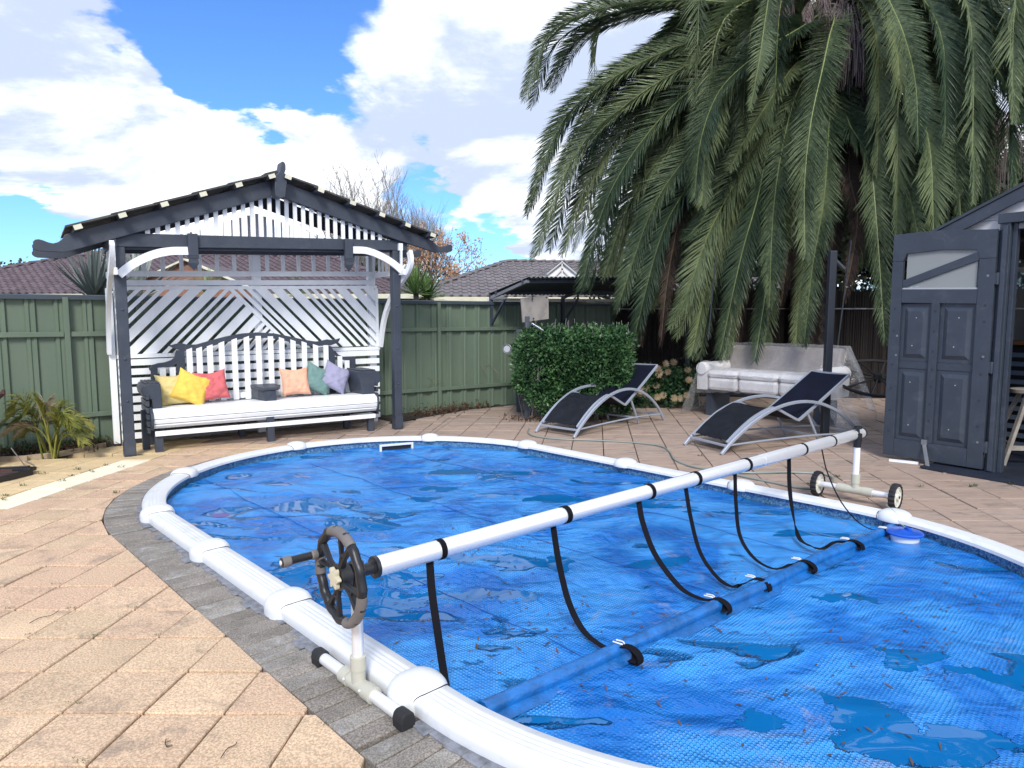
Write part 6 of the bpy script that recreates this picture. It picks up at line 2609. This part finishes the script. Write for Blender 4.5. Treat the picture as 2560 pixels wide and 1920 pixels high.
# (points in picture units, depth at crown side, depth at tip, dead?, leaf length)
KEY = [
    ([(1290, 60), (1100, 20), (800, 0), (500, 35), (290, 150), (182, 405)], 12.0, 11.6, 0, .50),
    ([(1290, 80), (1100, 50), (850, 12), (560, 75), (380, 180), (275, 360)], 12.2, 12.3, 0, .48),
    ([(1280, 110), (1100, 110), (800, 190), (520, 330), (320, 520), (195, 855)], 11.9, 11.2, 0, .52),
    ([(1280, 130), (1110, 140), (850, 260), (600, 420), (380, 640), (235, 1035)], 11.8, 10.9, 0, .55),
    ([(1280, 150), (1100, 170), (850, 300), (620, 490), (450, 720), (345, 1025)], 12.0, 11.5, 0, .50),
    ([(1280, 170), (1120, 200), (900, 330), (700, 520), (520, 800), (410, 1175)], 11.7, 10.7, 0, .58),
    ([(1280, 180), (1120, 220), (960, 350), (800, 560), (620, 800), (500, 1130)], 11.9, 11.3, 0, .55),
    ([(1290, 180), (1150, 230), (1000, 400), (850, 620), (700, 850), (560, 1250)], 11.6, 10.6, 0, .58),
    ([(1300, 190), (1150, 260), (1020, 450), (880, 700), (740, 950), (620, 1400)], 11.5, 10.5, 0, .58),
    ([(1250, -260), (1190, -90), (1160, 80), (1135, 250), (1098, 445)], 11.0, 9.0, 0, .40),
    ([(1340, 90), (1290, 120), (1130, 220), (980, 360), (900, 560), (872, 805)], 11.4, 9.7, 0, .58),
    ([(1330, 200), (1250, 300), (1150, 450), (1070, 580), (1015, 690)], 11.6, 10.1, 0, .50),
    ([(1440, 60), (1420, 150), (1390, 290), (1345, 500), (1320, 750), (1322, 1045)], 11.3, 9.2, 0, .62),
    ([(1440, 300), (1420, 500), (1400, 800), (1350, 1100), (1318, 1405)], 11.5, 9.7, 0, .52),
    ([(1360, 250), (1280, 400), (1220, 650), (1190, 900), (1178, 1235)], 11.6, 9.9, 0, .55),
    ([(1330, 260), (1200, 450), (1060, 700), (930, 950), (840, 1200), (775, 1335)], 11.5, 9.9, 0, .60),
    ([(1340, 300), (1200, 500), (1130, 800), (1060, 1050), (975, 1445)], 11.4, 10.1, 0, .56),
    ([(1380, 350), (1250, 600), (1200, 900), (1160, 1200), (1118, 1465)], 11.5, 10.2, 0, .52),
    ([(1300, 230), (1120, 460), (1000, 700), (900, 900), (825, 975)], 11.5, 10.3, 0, .50),
    ([(1450, 300), (1500, 500), (1580, 640), (1612, 900), (1645, 1385)], 11.4, 9.9, 0, .55),
    ([(1600, -250), (1640, -60), (1720, 130), (1770, 330), (1783, 605)], 10.8, 8.6, 0, .48),
    ([(1560, 130), (1680, 250), (1780, 420), (1832, 620), (1845, 945)], 11.2, 9.2, 0, .64),
    ([(1580, 140), (1700, 250), (1850, 400), (1935, 600), (1955, 885)], 11.4, 9.8, 0, .58),
    ([(1660, -60), (1800, 30), (1950, 100), (2080, 250), (2160, 380), (2195, 495)], 11.0, 9.4, 0, .60),
    ([(1680, -100), (1850, 30), (2050, 60), (2180, 180), (2260, 330)], 11.6, 10.5, 0, .60),
    ([(1520, 350), (1580, 560), (1690, 640), (1742, 780), (1782, 950)], 11.3, 9.8, 0, .52),
    ([(1500, 500), (1500, 700), (1535, 900), (1482, 1215)], 11.5, 10.3, 1, .34),
    ([(900, 600), (830, 800), (765, 1120), (735, 1400)], 11.4, 10.6, 1, .36),
    ([(820, 780), (720, 950), (675, 1150), (655, 1400)], 11.6, 11.0, 1, .34),
    ([(1150, 700), (1090, 950), (1068, 1200), (1045, 1455)], 11.8, 10.9, 1, .30),
    ([(1180, 500), (1060, 800), (940, 1100), (860, 1445)], 11.6, 10.4, 0, .50),
    ([(1380, 700), (1340, 950), (1300, 1200), (1282, 1440)], 11.7, 10.7, 0, .44),
    ([(1260, 800), (1255, 1000), (1225, 1240)], 11.7, 11.0, 1, .30),
    ([(1700, 300), (1880, 480), (2000, 600), (2042, 825)], 11.9, 11.0, 0, .55),
    ([(1340, 220), (1180, 420), (1040, 640), (900, 900), (800, 1130)], 11.9, 11.0, 0, .55),
    ([(1300, 200), (1080, 330), (880, 560), (740, 800), (680, 1000)], 12.2, 11.6, 0, .52),
    ([(1300, 210), (1100, 400), (920, 640), (800, 880), (700, 1250)], 12.0, 11.1, 0, .55),
    ([(1420, 250), (1330, 420), (1290, 600), (1250, 800), (1240, 1000)], 11.9, 11.0, 0, .52),
    ([(1560, 250), (1640, 450), (1700, 700), (1720, 1000)], 11.9, 10.8, 0, .50),
    ([(1640, 200), (1860, 300), (2010, 420), (2080, 640)], 12.3, 11.8, 0, .5),
    ([(1640, 100), (1900, 180), (2120, 320), (2260, 560)], 12.4, 11.8, 0, .55),
    ([(1300, 120), (1000, 110), (720, 210), (480, 420), (330, 700)], 12.6, 12.6, 0, .5),
    ([(1290, 90), (1000, 120), (760, 180), (600, 300), (500, 460)], 12.4, 12.2, 0, .5),
    ([(1480, 200), (1500, 450), (1520, 750), (1560, 1080)], 11.9, 10.9, 0, .5),
    ([(1520, 200), (1600, 420), (1660, 620), (1690, 860)], 12.2, 11.5, 0, .5),
    ([(1400, 200), (1340, 500), (1270, 800), (1230, 1130)], 12.3, 11.6, 0, .5),
    ([(1360, 200), (1230, 430), (1120, 700), (1060, 1000)], 12.3, 11.6, 0, .5),
    ([(1320, 200), (1120, 380), (970, 620), (880, 900), (850, 1180)], 12.4, 11.8, 0, .5),
    ([(1300, 160), (1060, 280), (850, 470), (700, 700), (600, 950)], 12.5, 12.2, 0, .5),
    ([(1300, 150), (1020, 220), (780, 380), (610, 600), (490, 880)], 12.5, 12.3, 0, .5),
    ([(1300, 140), (980, 200), (700, 330), (520, 520), (420, 760)], 12.6, 12.4, 0, .5),
    ([(1440, 250), (1420, 500), (1395, 700), (1400, 950)], 12.2, 11.2, 0, .5),
    ([(1600, 150), (1760, 330), (1860, 520), (1900, 760)], 12.6, 12.0, 0, .5),
    ([(1620, 120), (1800, 230), (1960, 380), (2060, 600)], 12.7, 12.4, 0, .5),
    ([(1560, 200), (1680, 450), (1760, 650), (1800, 900)], 12.5, 11.8, 0, .5),
    ([(1650, 60), (1900, 120), (2120, 240), (2300, 420)], 12.3, 12.0, 0, .55),
]
seed = 100
r_key = random.Random(8)
for pts_, Y0, Y1, dead, ll in list(KEY):
    if pts_[-1][0] < 1130 and not dead and pts_[0][1] > 40:
        dx_, dy_ = r_key.uniform(18, 48), r_key.uniform(-45, 25)
        n_ = len(pts_)
        KEY.append(([(x + dx_ * k / (n_ - 1), y + dy_ * k / (n_ - 1) + 12 * math.sin(3 * k / n_)) for k, (x, y) in enumerate(pts_)], Y0 + .35, Y1 + .45, 0, ll))
        KEY.append(([(x - dx_ * .6 * k / (n_ - 1) + 10 * math.sin(3 * k / n_), y - dy_ * .7 * k / (n_ - 1)) for k, (x, y) in enumerate(pts_)], Y0 + .1, Y1 + .8, 0, ll * .95))
for pts_, Y0, Y1, dead, ll in KEY:
    n_ = len(pts_)
    base = CR + V3((rnd.uniform(-.3, .3), rnd.uniform(-.45, 0), rnd.uniform(-.5, .1)))
    sp_ = [base]
    for k, (x, y) in enumerate(pts_):
        f = k / (n_ - 1)
        X, Y = c5(x, y)
        sp_.append(at(X, Y, Y0 + (Y1 - Y0) * f ** .8))
    mb = MB()
    cur = frond(mb, sp_, 1, ll * (.92 if not dead else 1.25), 300, seed, ang=r_key.uniform(38, 46), droop=.07 if not dead else .9, leaf_w=(.055 if pts_[-1][0] < 700 else .036) if not dead else .034, taper=.30, split=.03 if dead else 0,
                up=(UP * .6 - (CR - V3((2, 6, 8))).normalized() * .6 + V3((0, -.6, 0))).normalized())
    o = mb.build('frond', DEADF if dead else PALM, palm)
    mb = MB()
    mb.tube([cur[i] for i in range(0, 300, 11)], [.020 - .017 * i / 299 for i in range(0, 300, 11)], 5, flat=.6)
    mb.build('frond_stem', RACHD if dead else RACH, o, smooth=True)
    seed += 1
# the rest of the crown: all round, from upright young leaves to hanging old ones
r_ = random.Random(99)
for k in range(125):
    az = r_.uniform(0, 2 * math.pi)
    el = r_.uniform(-.55, 1.25) if k < 70 else r_.uniform(-.9, .25)
    toward = math.sin(az)              # negative: toward the camera
    if toward < -.2 and el > .75:
        el -= .4
    L = r_.uniform(4.4, 5.6) * (1 if el > -.2 else .85)
    hd_ = V3((math.cos(az), math.sin(az), 0))
    p = CR + hd_ * .35 + V3((0, 0, r_.uniform(-.5, .1)))
    sp_ = [p]
    ang_ = el
    for i in range(6):
        ang_ -= (.27 + .10 * i) * r_.uniform(.85, 1.15) * (1.0 if el > 0 else .62)
        ang_ = max(ang_, -1.5)
        p = p + (hd_ * math.cos(ang_) + UP * math.sin(ang_)) * L / 6
        if p.z < .9:
            break
        sp_.append(p)
    if len(sp_) < 4:
        continue
    tip = pix(sp_[-1])
    if tip and tip[0] < 1330 and tip[1] > 60:
        continue
    if sp_[-1].y < 9.6 and tip and 1300 < tip[0] < 2350:
        continue
    mb = MB()
    dead = el < -.6 and r_.random() < .5
    cur = frond(mb, sp_, 1, .48, 170, 500 + k, ang=42, droop=.10, leaf_w=.042, taper=.25)
    o = mb.build('frond', DEADF if dead else PALM, palm)
    mb = MB()
    mb.tube([cur[i] for i in range(0, 170, 9)], [.020 - .016 * i / 170 for i in range(0, 170, 9)], 4)
    mb.build('frond_stem', RACHD if dead else RACH, o, smooth=True)
# dry fruit stalks: hanging brooms of thin strands
BR = [(1400, -20, 1400, 100, 60, 11.0), (1480, 30, 1500, 120, 200, 10.9), (1560, 10, 1600, 110, 190, 10.9), (1570, 380, 1590, 420, 190, 11.0), (1620, 90, 1700, 190, 110, 11.3),
      (1840, 130, 1930, 200, 190, 11.2), (1880, 160, 2000, 250, 150, 11.5), (2090, 480, 2110, 540, 230, 11.6), (1160, 480, 1175, 560, 150, 11.3), (1500, 90, 1540, 160, 190, 10.8),
      (1250, -30, 1230, 60, 80, 11.2), (1340, 20, 1330, 90, 60, 11.2), (760, 380, 750, 430, 90, 11.9), (2060, 50, 2080, 120, 160, 11.9), (1950, 20, 2100, 60, 90, 12.1), (1430, 90, 1390, 150, 130, 11.1)]
for bi, (x0, y0_, x1, y1_, ln, Y) in enumerate(BR):
    X0, Y0_ = c5(x0, y0_)
    X1, Y1_ = c5(x1, y1_)
    a, b = at(X0, Y0_, Y + .3), at(X1, Y1_, Y)
    st_ = MB()
    base = CR + V3((rnd.uniform(-.3, .3), -.4, -.2))
    cur = crom([base, base.lerp(a, .6) + UP * .15, a, b], 16)
    st_.tube(cur, .018, 5)
    o = st_.build('fruit_stalk', STALK, palm, smooth=True)
    mb = MB()
    L = ln / 1.6265 / F_PX * Y
    for k in range(170):
        s0 = cur[rnd.randrange(10, 16)]
        an = rnd.uniform(0, 6.28)
        sp0 = rnd.uniform(.3, 1.0)
        o1 = V3((math.cos(an), math.sin(an), 0)) * L * .42 * sp0
        mb.tube([s0, s0 + o1 * .55 + UP * L * rnd.uniform(-.1, .25), s0 + o1 * 1.0 - UP * L * rnd.uniform(.15, .5), s0 + o1 * rnd.uniform(.9, 1.3) - UP * L * rnd.uniform(.6, 1.15)], .0042, 3, caps=False)
    mb.build('fruit_strands', STALK, o)
# stubs of cut leaf bases round the crown
mb = MB()
for k in range(160):
    a = rnd.uniform(0, 6.28)
    z = rnd.uniform(4.9, 6.7)
    d = V3((math.cos(a), math.sin(a), .9)).normalized()
    p = V3((CR.x + math.cos(a) * .42, CR.y + math.sin(a) * .42, z))
    mb.beam(p, p + d * rnd.uniform(.2, .5), .14, .05)
tag(mb.build('leaf_bases', DEADF, palm), kind='stuff')


# ------------------------------------------------------------------ trees beyond the fence
def branch(mb, p, d, L, r, depth, r_, spread, tips, upb=.25, sides=4):
    n = 4
    path = [p]
    rr = [r]
    for i in range(n):
        d = (d + rvec(r_) * .16 + UP * upb * .25).normalized()
        p = p + d * L / n
        path.append(p)
        rr.append(r * (1 - .45 * (i + 1) / n))
    mb.tube(path, rr, sides if depth > 1 else 3, caps=False)
    if depth == 0:
        tips.append((p, d))
        return
    kids = 3 if depth > 1 else r_.choice([3, 4])
    for k in range(kids):
        q = path[-1] if k == 0 else path[r_.choice([2, 3, 4])]
        dd_ = (d + rvec(r_) * spread + UP * upb).normalized()
        branch(mb, q, dd_, L * r_.uniform(.62, .86), r * r_.uniform(.50, .66), depth - 1, r_, spread, tips, upb, sides)


def tree(label, base, h, spread, seed, leaf=None, nleaf=0, lsize=.1, group=None, depth=6, upb=.25, bark=TWIG, clump=.3, L0=.26, lean=(0, 0), r0=.12, keep=1.0):
    r_ = random.Random(seed)
    t = thing('tree', label, 'tree', base, group)
    mb = MB()
    tips = []
    for k in range(3):
        d = V3((r_.uniform(-.25, .25) + lean[0] + (k - 1) * .22, r_.uniform(-.2, .2) + lean[1], 1)).normalized()
        branch(mb, base, d, h * L0, r0, depth, r_, spread, tips, upb)
    mb.build('trunk', bark, t, smooth=True)
    if leaf:
        mb = MB()
        r_.shuffle(tips)
        tips = tips[:int(len(tips) * keep)]
        for i in range(nleaf):
            p, d = r_.choice(tips)
            q = p + rvec(r_) * clump * r_.random() ** .6
            e = rvec(r_)
            leaf_quad(mb, q, e, e.orthogonal().normalized(), lsize * r_.uniform(.6, 1.2), lsize * .6)
        tag(mb.build('crown', leaf, t), kind='stuff')
    return t


tree('bare grey tree with upright pale twigs behind the arbour roof', V3((-5.9, 30, -.05)), 9.0, .66, 4, depth=6, upb=.24, L0=.27, r0=.14, leaf=None)
tree('slimmer bare grey tree right of the large bare one', V3((-3.9, 31, -.05)), 8.0, .52, 12, depth=6, upb=.32, L0=.25, r0=.10)
tree('autumn tree with sparse orange brown leaves right of the arbour', V3((-3.5, 28, -.05)), 5.6, .80, 23, leaf=ORANGE, nleaf=3600, lsize=.12, depth=5, upb=.10, L0=.28, clump=.30, lean=(.25, 0), r0=.10, bark=mat('brown_bark', (.09, .07, .06), .9), keep=.35)
tree('dark evergreen clump below the autumn tree', V3((-3.9, 27, -.05)), 3.6, .6, 31, leaf=OLIVE, nleaf=6000, lsize=.14, depth=5, upb=.2, L0=.25, clump=.45, r0=.08)
tree('tiny distant tree at the far left behind the brown roof', V3((-37, 52, -.05)), 6.6, .8, 41, leaf=OLIVE, nleaf=5000, lsize=.35, depth=5, upb=.1, L0=.26, clump=1.1, r0=.2)
tree('small bare shrub top above the left brown roof', V3((-15.2, 26, -.05)), 5.0, .7, 43, depth=5, upb=.2, L0=.27, r0=.05)
tree('distant gum tree beyond the houses left of centre', V3((-12, 60, -.05)), 8.2, .8, 47, leaf=OLIVE, nleaf=7000, lsize=.35, depth=5, upb=.15, L0=.26, clump=1.2, r0=.2)
tree('distant treetop peeping over the grey roof', V3((1.2, 60, -.05)), 6.4, .6, 53, leaf=OLIVE, nleaf=2500, lsize=.3, depth=5, upb=.1, L0=.24, clump=.8, r0=.15)
tree('leafy tree added behind the palm at the right to darken its bright gaps', V3((10.6, 17, -.05)), 7.4, .8, 61, leaf=OLIVE, nleaf=34000, lsize=.20, depth=6, upb=.15, L0=.26, clump=.6, r0=.15)  # added to darken the bright sky gaps between trunk and fronds
tree('leafy tree added behind the reed fence as dark backing for the palm', V3((6.4, 16.5, -.05)), 6.4, .8, 67, leaf=OLIVE, nleaf=34000, lsize=.19, depth=6, upb=.1, L0=.26, clump=.6, r0=.12)  # added foliage that blocks bright sky below the crown


# spiky plants over the fence
def spiky(name, label, c, n, L, w, mt, seed, el0=.1, bend=.2, cat='plant', group=None, h=0.0, fan=None):
    r_ = random.Random(seed)
    t = thing(name, label, cat, V3((c.x, c.y, 0)), group)
    mb = MB()
    for k in range(n):
        az = r_.uniform(0, 6.28) if fan is None else r_.uniform(*fan)
        el = r_.uniform(el0, 1.5)
        d = V3((math.cos(az) * math.cos(el), math.sin(az) * math.cos(el), math.sin(el)))
        s = d.cross(UP).normalized()
        LL = L * r_.uniform(.7, 1.1)
        rows_ = []
        p = c.copy()
        dd_ = d.copy()
        for i in range(6):
            f = i / 5
            ww = w * (1 - f ** 2.2) + .002
            nn_ = dd_.cross(s)
            rows_.append([p + s * ww / 2 + nn_ * ww * .2, p, p - s * ww / 2 + nn_ * ww * .2])
            p = p + dd_ * LL / 5
            dd_ = (dd_ - UP * bend * f * r_.uniform(.4, 1.4)).normalized()
        mb.loft(rows_, close=False)
    tag(mb.build('leaves', mt, t), kind='stuff')
    mb = MB()
    mb.tube([V3((c.x, c.y, 0)), V3((c.x + .03, c.y, c.z * .5)), c], .05, 7)
    mb.build('stem', BARK, t, smooth=True)
    return t


spiky('flax_plant', 'grey green sword leaved plant rising over the fence left of the arbour', at(238, 748, 9.6), 60, .86, .06, FLAX, 1, el0=.45, bend=.06)
spiky('flax_plant', 'grey sword leaved plant seen through the left end of the lattice', at(345, 745, 10.2), 30, 1.0, .075, FLAX, 2, el0=.3, bend=.10)
spiky('yucca', 'green spiky yucca head right of the arbour post, above the fence', at(1040, 735, 12.4), 75, .62, .045, YUC, 3, el0=-.1, bend=.05)
spiky('yucca', 'lower green yucca head just over the fence capping', at(1068, 745, 12.6), 75, .50, .040, YUC, 4, el0=-.1, bend=.05)
spiky('yucca', 'green yucca head glimpsed through the lattice centre', at(520, 735, 11.2), 50, .45, .04, YUC, 5, el0=-.1, bend=.08)
spiky('yucca', 'small green yucca behind the right half of the lattice', at(740, 740, 12.0), 40, .40, .04, YUC, 6, el0=-.1, bend=.08)


# ------------------------------------------------------------------ neighbouring houses
def tile_mesh(w, l, amp, kind):
    """one roof tile: s-curve across, step down the slope; local x across, y down slope, z up"""
    xs = [-.5, -.3, -.12, .05, .22, .36, .5]
    zs = [0, .55, 1, .6, .0, -.12, 0] if kind == 's' else [0, .9, 1, .05, 0, .05, 0]
    v = []
    for y, dz in ((0, .0), (l, .030), (l, -.012)):
        for x, z in zip(xs, zs):
            v.append((x * w, y, z * amp + dz))
    f = []
    n = len(xs)
    for i in range(n - 1):
        f.append((i, i + n, i + n + 1, i + 1))
        f.append((i + n, i + 2 * n, i + 2 * n + 1, i + n + 1))
    me = bpy.data.meshes.new('roof_tile')
    me.from_pydata(v, [], f)
    return me, v, f


def roof_plane(house, roof, o, across, down, width_at, rows, w, l, amp, kind, mt, parts, see):
    """cover a sloping plane with tiles; width_at(row fraction) gives (start,end) along 'across' in metres"""
    across, down = across.normalized(), down.normalized()
    nrm = down.cross(across).normalized()
    if nrm.z < 0:
        nrm = -nrm
    me, tv, tf = tile_mesh(w, l * 1.02, amp, kind)
    me.materials.append(mt)
    Rm = Matrix((across, down, nrm)).transposed().to_4x4()
    org = root_origin(roof)
    stuff = MB()
    cnt = 0
    for r in range(rows):
        a, b = width_at((r + .5) / rows)
        n = int((b - a) / w)
        for i in range(n + 1):
            p = o + across * (a + (i + .5) * w) + down * (r * l)
            px = pix(p)
            if cnt < parts and px and see(px[0], px[1]):
                cnt += 1
                ob = bpy.data.objects.new('roof_tile', me)
                col.objects.link(ob)
                ob.parent = roof
                ob.matrix_local = Matrix.Translation(p - org) @ Rm
            else:
                stuff.add([p + across * x + down * y + nrm * z for x, y, z in tv], tf)
    if stuff.v:
        ob = stuff.build('tile_field', mt, roof)
        tag(ob, kind='stuff')


def hip_house(name, label, x0, x1, y0, y1, ze, pitch, mt, wallm, kind, parts, see, rot=0.0, w=.30, l=.32, gable=False, base_z=-.06):
    """hipped roof house, front eave along x at depth y0; rot turns it about its front left corner"""
    c0 = V3((x0, y0, 0))
    ux = V3((math.cos(rot), math.sin(rot), 0))
    uy = V3((-math.sin(rot), math.cos(rot), 0))
    W_, D_ = x1 - x0, y1 - y0
    H_ = D_ / 2 * math.tan(pitch)
    t = thing(name, label, 'house', c0)

    def P(a, b, z):
        return c0 + ux * a + uy * b + UP * z
    mb = MB()
    mb.prism([P(.5, .5, base_z), P(W_ - .5, .5, base_z), P(W_ - .5, D_ - .5, base_z), P(.5, D_ - .5, base_z)], UP * (ze - base_z - .05))
    mb.build('wall', wallm, t)
    mb = MB()
    hip = D_ / 2
    e = [P(0, 0, ze), P(W_, 0, ze), P(W_, D_, ze), P(0, D_, ze)]
    ra, rb = P(hip, D_ / 2, ze + H_ - .03), P(W_ - hip, D_ / 2, ze + H_ - .03)
    mb.add(e + [ra, rb], [(0, 1, 5, 4), (1, 2, 5), (2, 3, 4, 5), (3, 0, 4)])
    roof = mb.build('roof', mt, t)
    dn = (uy * -math.cos(pitch) - UP * math.sin(pitch))
    SLn = (D_ / 2) / math.cos(pitch)
    rows = int(SLn / l)
    roof_plane(t, roof, P(0, D_ / 2, ze + H_ + .03), ux, dn, lambda f: (hip * (1 - f), W_ - hip * (1 - f)), rows, w, SLn / rows, .045, kind, mt, parts, see)
    # hip and ridge cappings
    for a, b in ((ra, rb), (ra, e[0]), (rb, e[1])):
        a2, b2 = a + UP * .08, b + UP * .06
        L = (b2 - a2).length
        n = max(1, int(L / .36))
        mbc = MB()
        for i in range(n):
            p, q = a2.lerp(b2, i / n), a2.lerp(b2, (i + 1.08) / n)
            mbc.tube([p + UP * .0, q + UP * .035], .10, 6, flat=.7)
        tag(mbc.build('ridge_capping', mt, roof), kind='stuff')
    gut = MB()
    for a, b in ((e[0], e[1]), (e[1], e[2]), (e[3], e[0])):
        gut.beam(a + UP * -.05, b + UP * -.05, .12, .14)
    gut.build('gutter', CREAM, t)
    gut = MB()
    for k in range(int(W_ / 3)):
        pass
    for k in range(max(1, int(W_ / 4))):
        a = 2 + k * 4
        if a + 1.4 > W_ - .6:
            break
        fr = MB().box(P(a + .6, .48, 1.35), 1.3, .06, 1.1, (ux, uy, UP)).build('window', CREAM, t)
        MB().box(P(a + .6, .44, 1.35), 1.1, .03, .9, (ux, uy, UP)).build('pane', GLASSM, fr)
    return t, P, H_


BRW = mat('red_brick_wall', (.25, .13, .09), .85, var=.25, vscale=10)
BRG = mat('cream_brick_wall', (.42, .36, .27), .85, var=.2, vscale=10)
hA, PA_, HA_ = hip_house('brick_house', 'neighbouring house with wavy dark brown tiled roof at the left', -19.6, -2.6, 21.0, 29.0, 2.16, R(20), ROOFB, BRW, 's', 290,
                         lambda x, y: 0 < x < 262 and y < 745, rot=R(0), w=.235, l=.26)
# small front gable of the brown house, seen through the arbour
g0 = V3((-11.6, 20.2, 0))
gz = 2.15
mb = MB()
mb.add([g0 + UP * gz, g0 + V3((4.4, 0, gz)), g0 + V3((2.2, 0, gz + .95)), g0 + V3((0, 3, gz)), g0 + V3((4.4, 3, gz)), g0 + V3((2.2, 3, gz + .95))],
       [(0, 2, 5, 3), (1, 4, 5, 2), (0, 1, 2)])
mb.build('gable_roof', ROOFB, hA)
for a, b in (((-.2, -.08), (2.2, .98)), ((2.2, .98), (4.6, -.08))):
    MB().beam(g0 + V3((a[0], -.12, gz + a[1])), g0 + V3((b[0], -.12, gz + b[1])), .05, .20, up=(0, 1, 0)).build('barge_board', CREAM, hA)
MB().prism([g0 + V3((0, -.06, 0)), g0 + V3((4.4, -.06, 0)), g0 + V3((4.4, -.06, gz)), g0 + V3((2.2, -.06, gz + .95)), g0 + V3((0, -.06, gz))], V3((0, .05, 0))).build('gable_wall', BRW, hA)

hB, PB_, HB_ = hip_house('grey_roofed_house', 'neighbouring house with grey flat tiled roof and white trussed gable', -3.4, 12, 22.5, 30.0, 2.12, R(21), ROOFG, BRG, 'f', 290,
                         lambda x, y: 1080 < x < 1420 and y < 755, rot=R(8), w=.30, l=.33)
# its white trussed gable
gc = at(1405, 655, 23.2)
gw, gh = .62, .50
for a, b, w_ in (((-gw, -gh), (0, 0), .10), ((0, 0), (gw, -gh), .10), ((-gw, -gh), (gw, -gh), .07), ((0, -gh), (0, .12), .05), ((-gw * .42, -gh), (0, -gh * .45), .05), ((gw * .42, -gh), (0, -gh * .45), .05)):
    MB().beam(gc + V3((a[0], -.05, a[1])), gc + V3((b[0], -.05, b[1])), .05, w_, up=(0, 1, 0)).build('gable_truss', mat('grey_white_trim', (.50, .52, .54), .6) if w_ > .06 else SHEDW, hB)
MB().prism([gc + V3((-gw, 0, -gh)), gc + V3((gw, 0, -gh)), gc], V3((0, .04, 0))).build('gable_infill', mat('bright_gable_sheet', (.75, .76, .78), .6), hB)
MB().add([gc + V3((-gw - .12, -.1, -gh - .06)), gc + UP * .06 + V3((0, -.1, 0)), gc + V3((gw + .12, -.1, -gh - .06)), gc + V3((-gw - .12, 4, -gh - .06)), gc + V3((0, 4, .06)), gc + V3((gw + .12, 4, -gh - .06))],
         [(0, 1, 4, 3), (1, 2, 5, 4)]).build('gable_roof', ROOFG, hB)
MB().tube([gc + V3((0, -.05, 0)), gc + V3((0, -.05, .33))], .02, 6).build('finial', GALV, hB)
vp = at(1364, 692, 23.0)
MB().tube([vp - UP * .3, vp + UP * .28], .035, 8).build('vent_pipe', GALVP, hB)
# house side far right behind the palm
hC, PC_, HC_ = hip_house('brown_roofed_house', 'part of a far house with pale chimney glimpsed through the palm fronds', 3.6, 14, 27.5, 35.0, 2.35, R(20), ROOFG, BRG, 'f', 0, lambda x, y: False, rot=R(4), w=.6, l=.6)
MB().box(at(1517, 683, 29.5), .5, .5, .9).build('chimney', BRG, hC)
# television aerial wires above the left roof
pole = thing('power_pole', 'distant power pole with crossarm behind the left roof', 'power pole', V3((-17.6, 30, 0)))
MB().tube([V3((-17.6, 30, -.05)), V3((-17.6, 30, 4.4))], .08, 8).build('mast', DTIMBER, pole)
MB().box((-17.6, 30, 4.25), 1.6, .1, .1).build('crossarm', DTIMBER, pole)
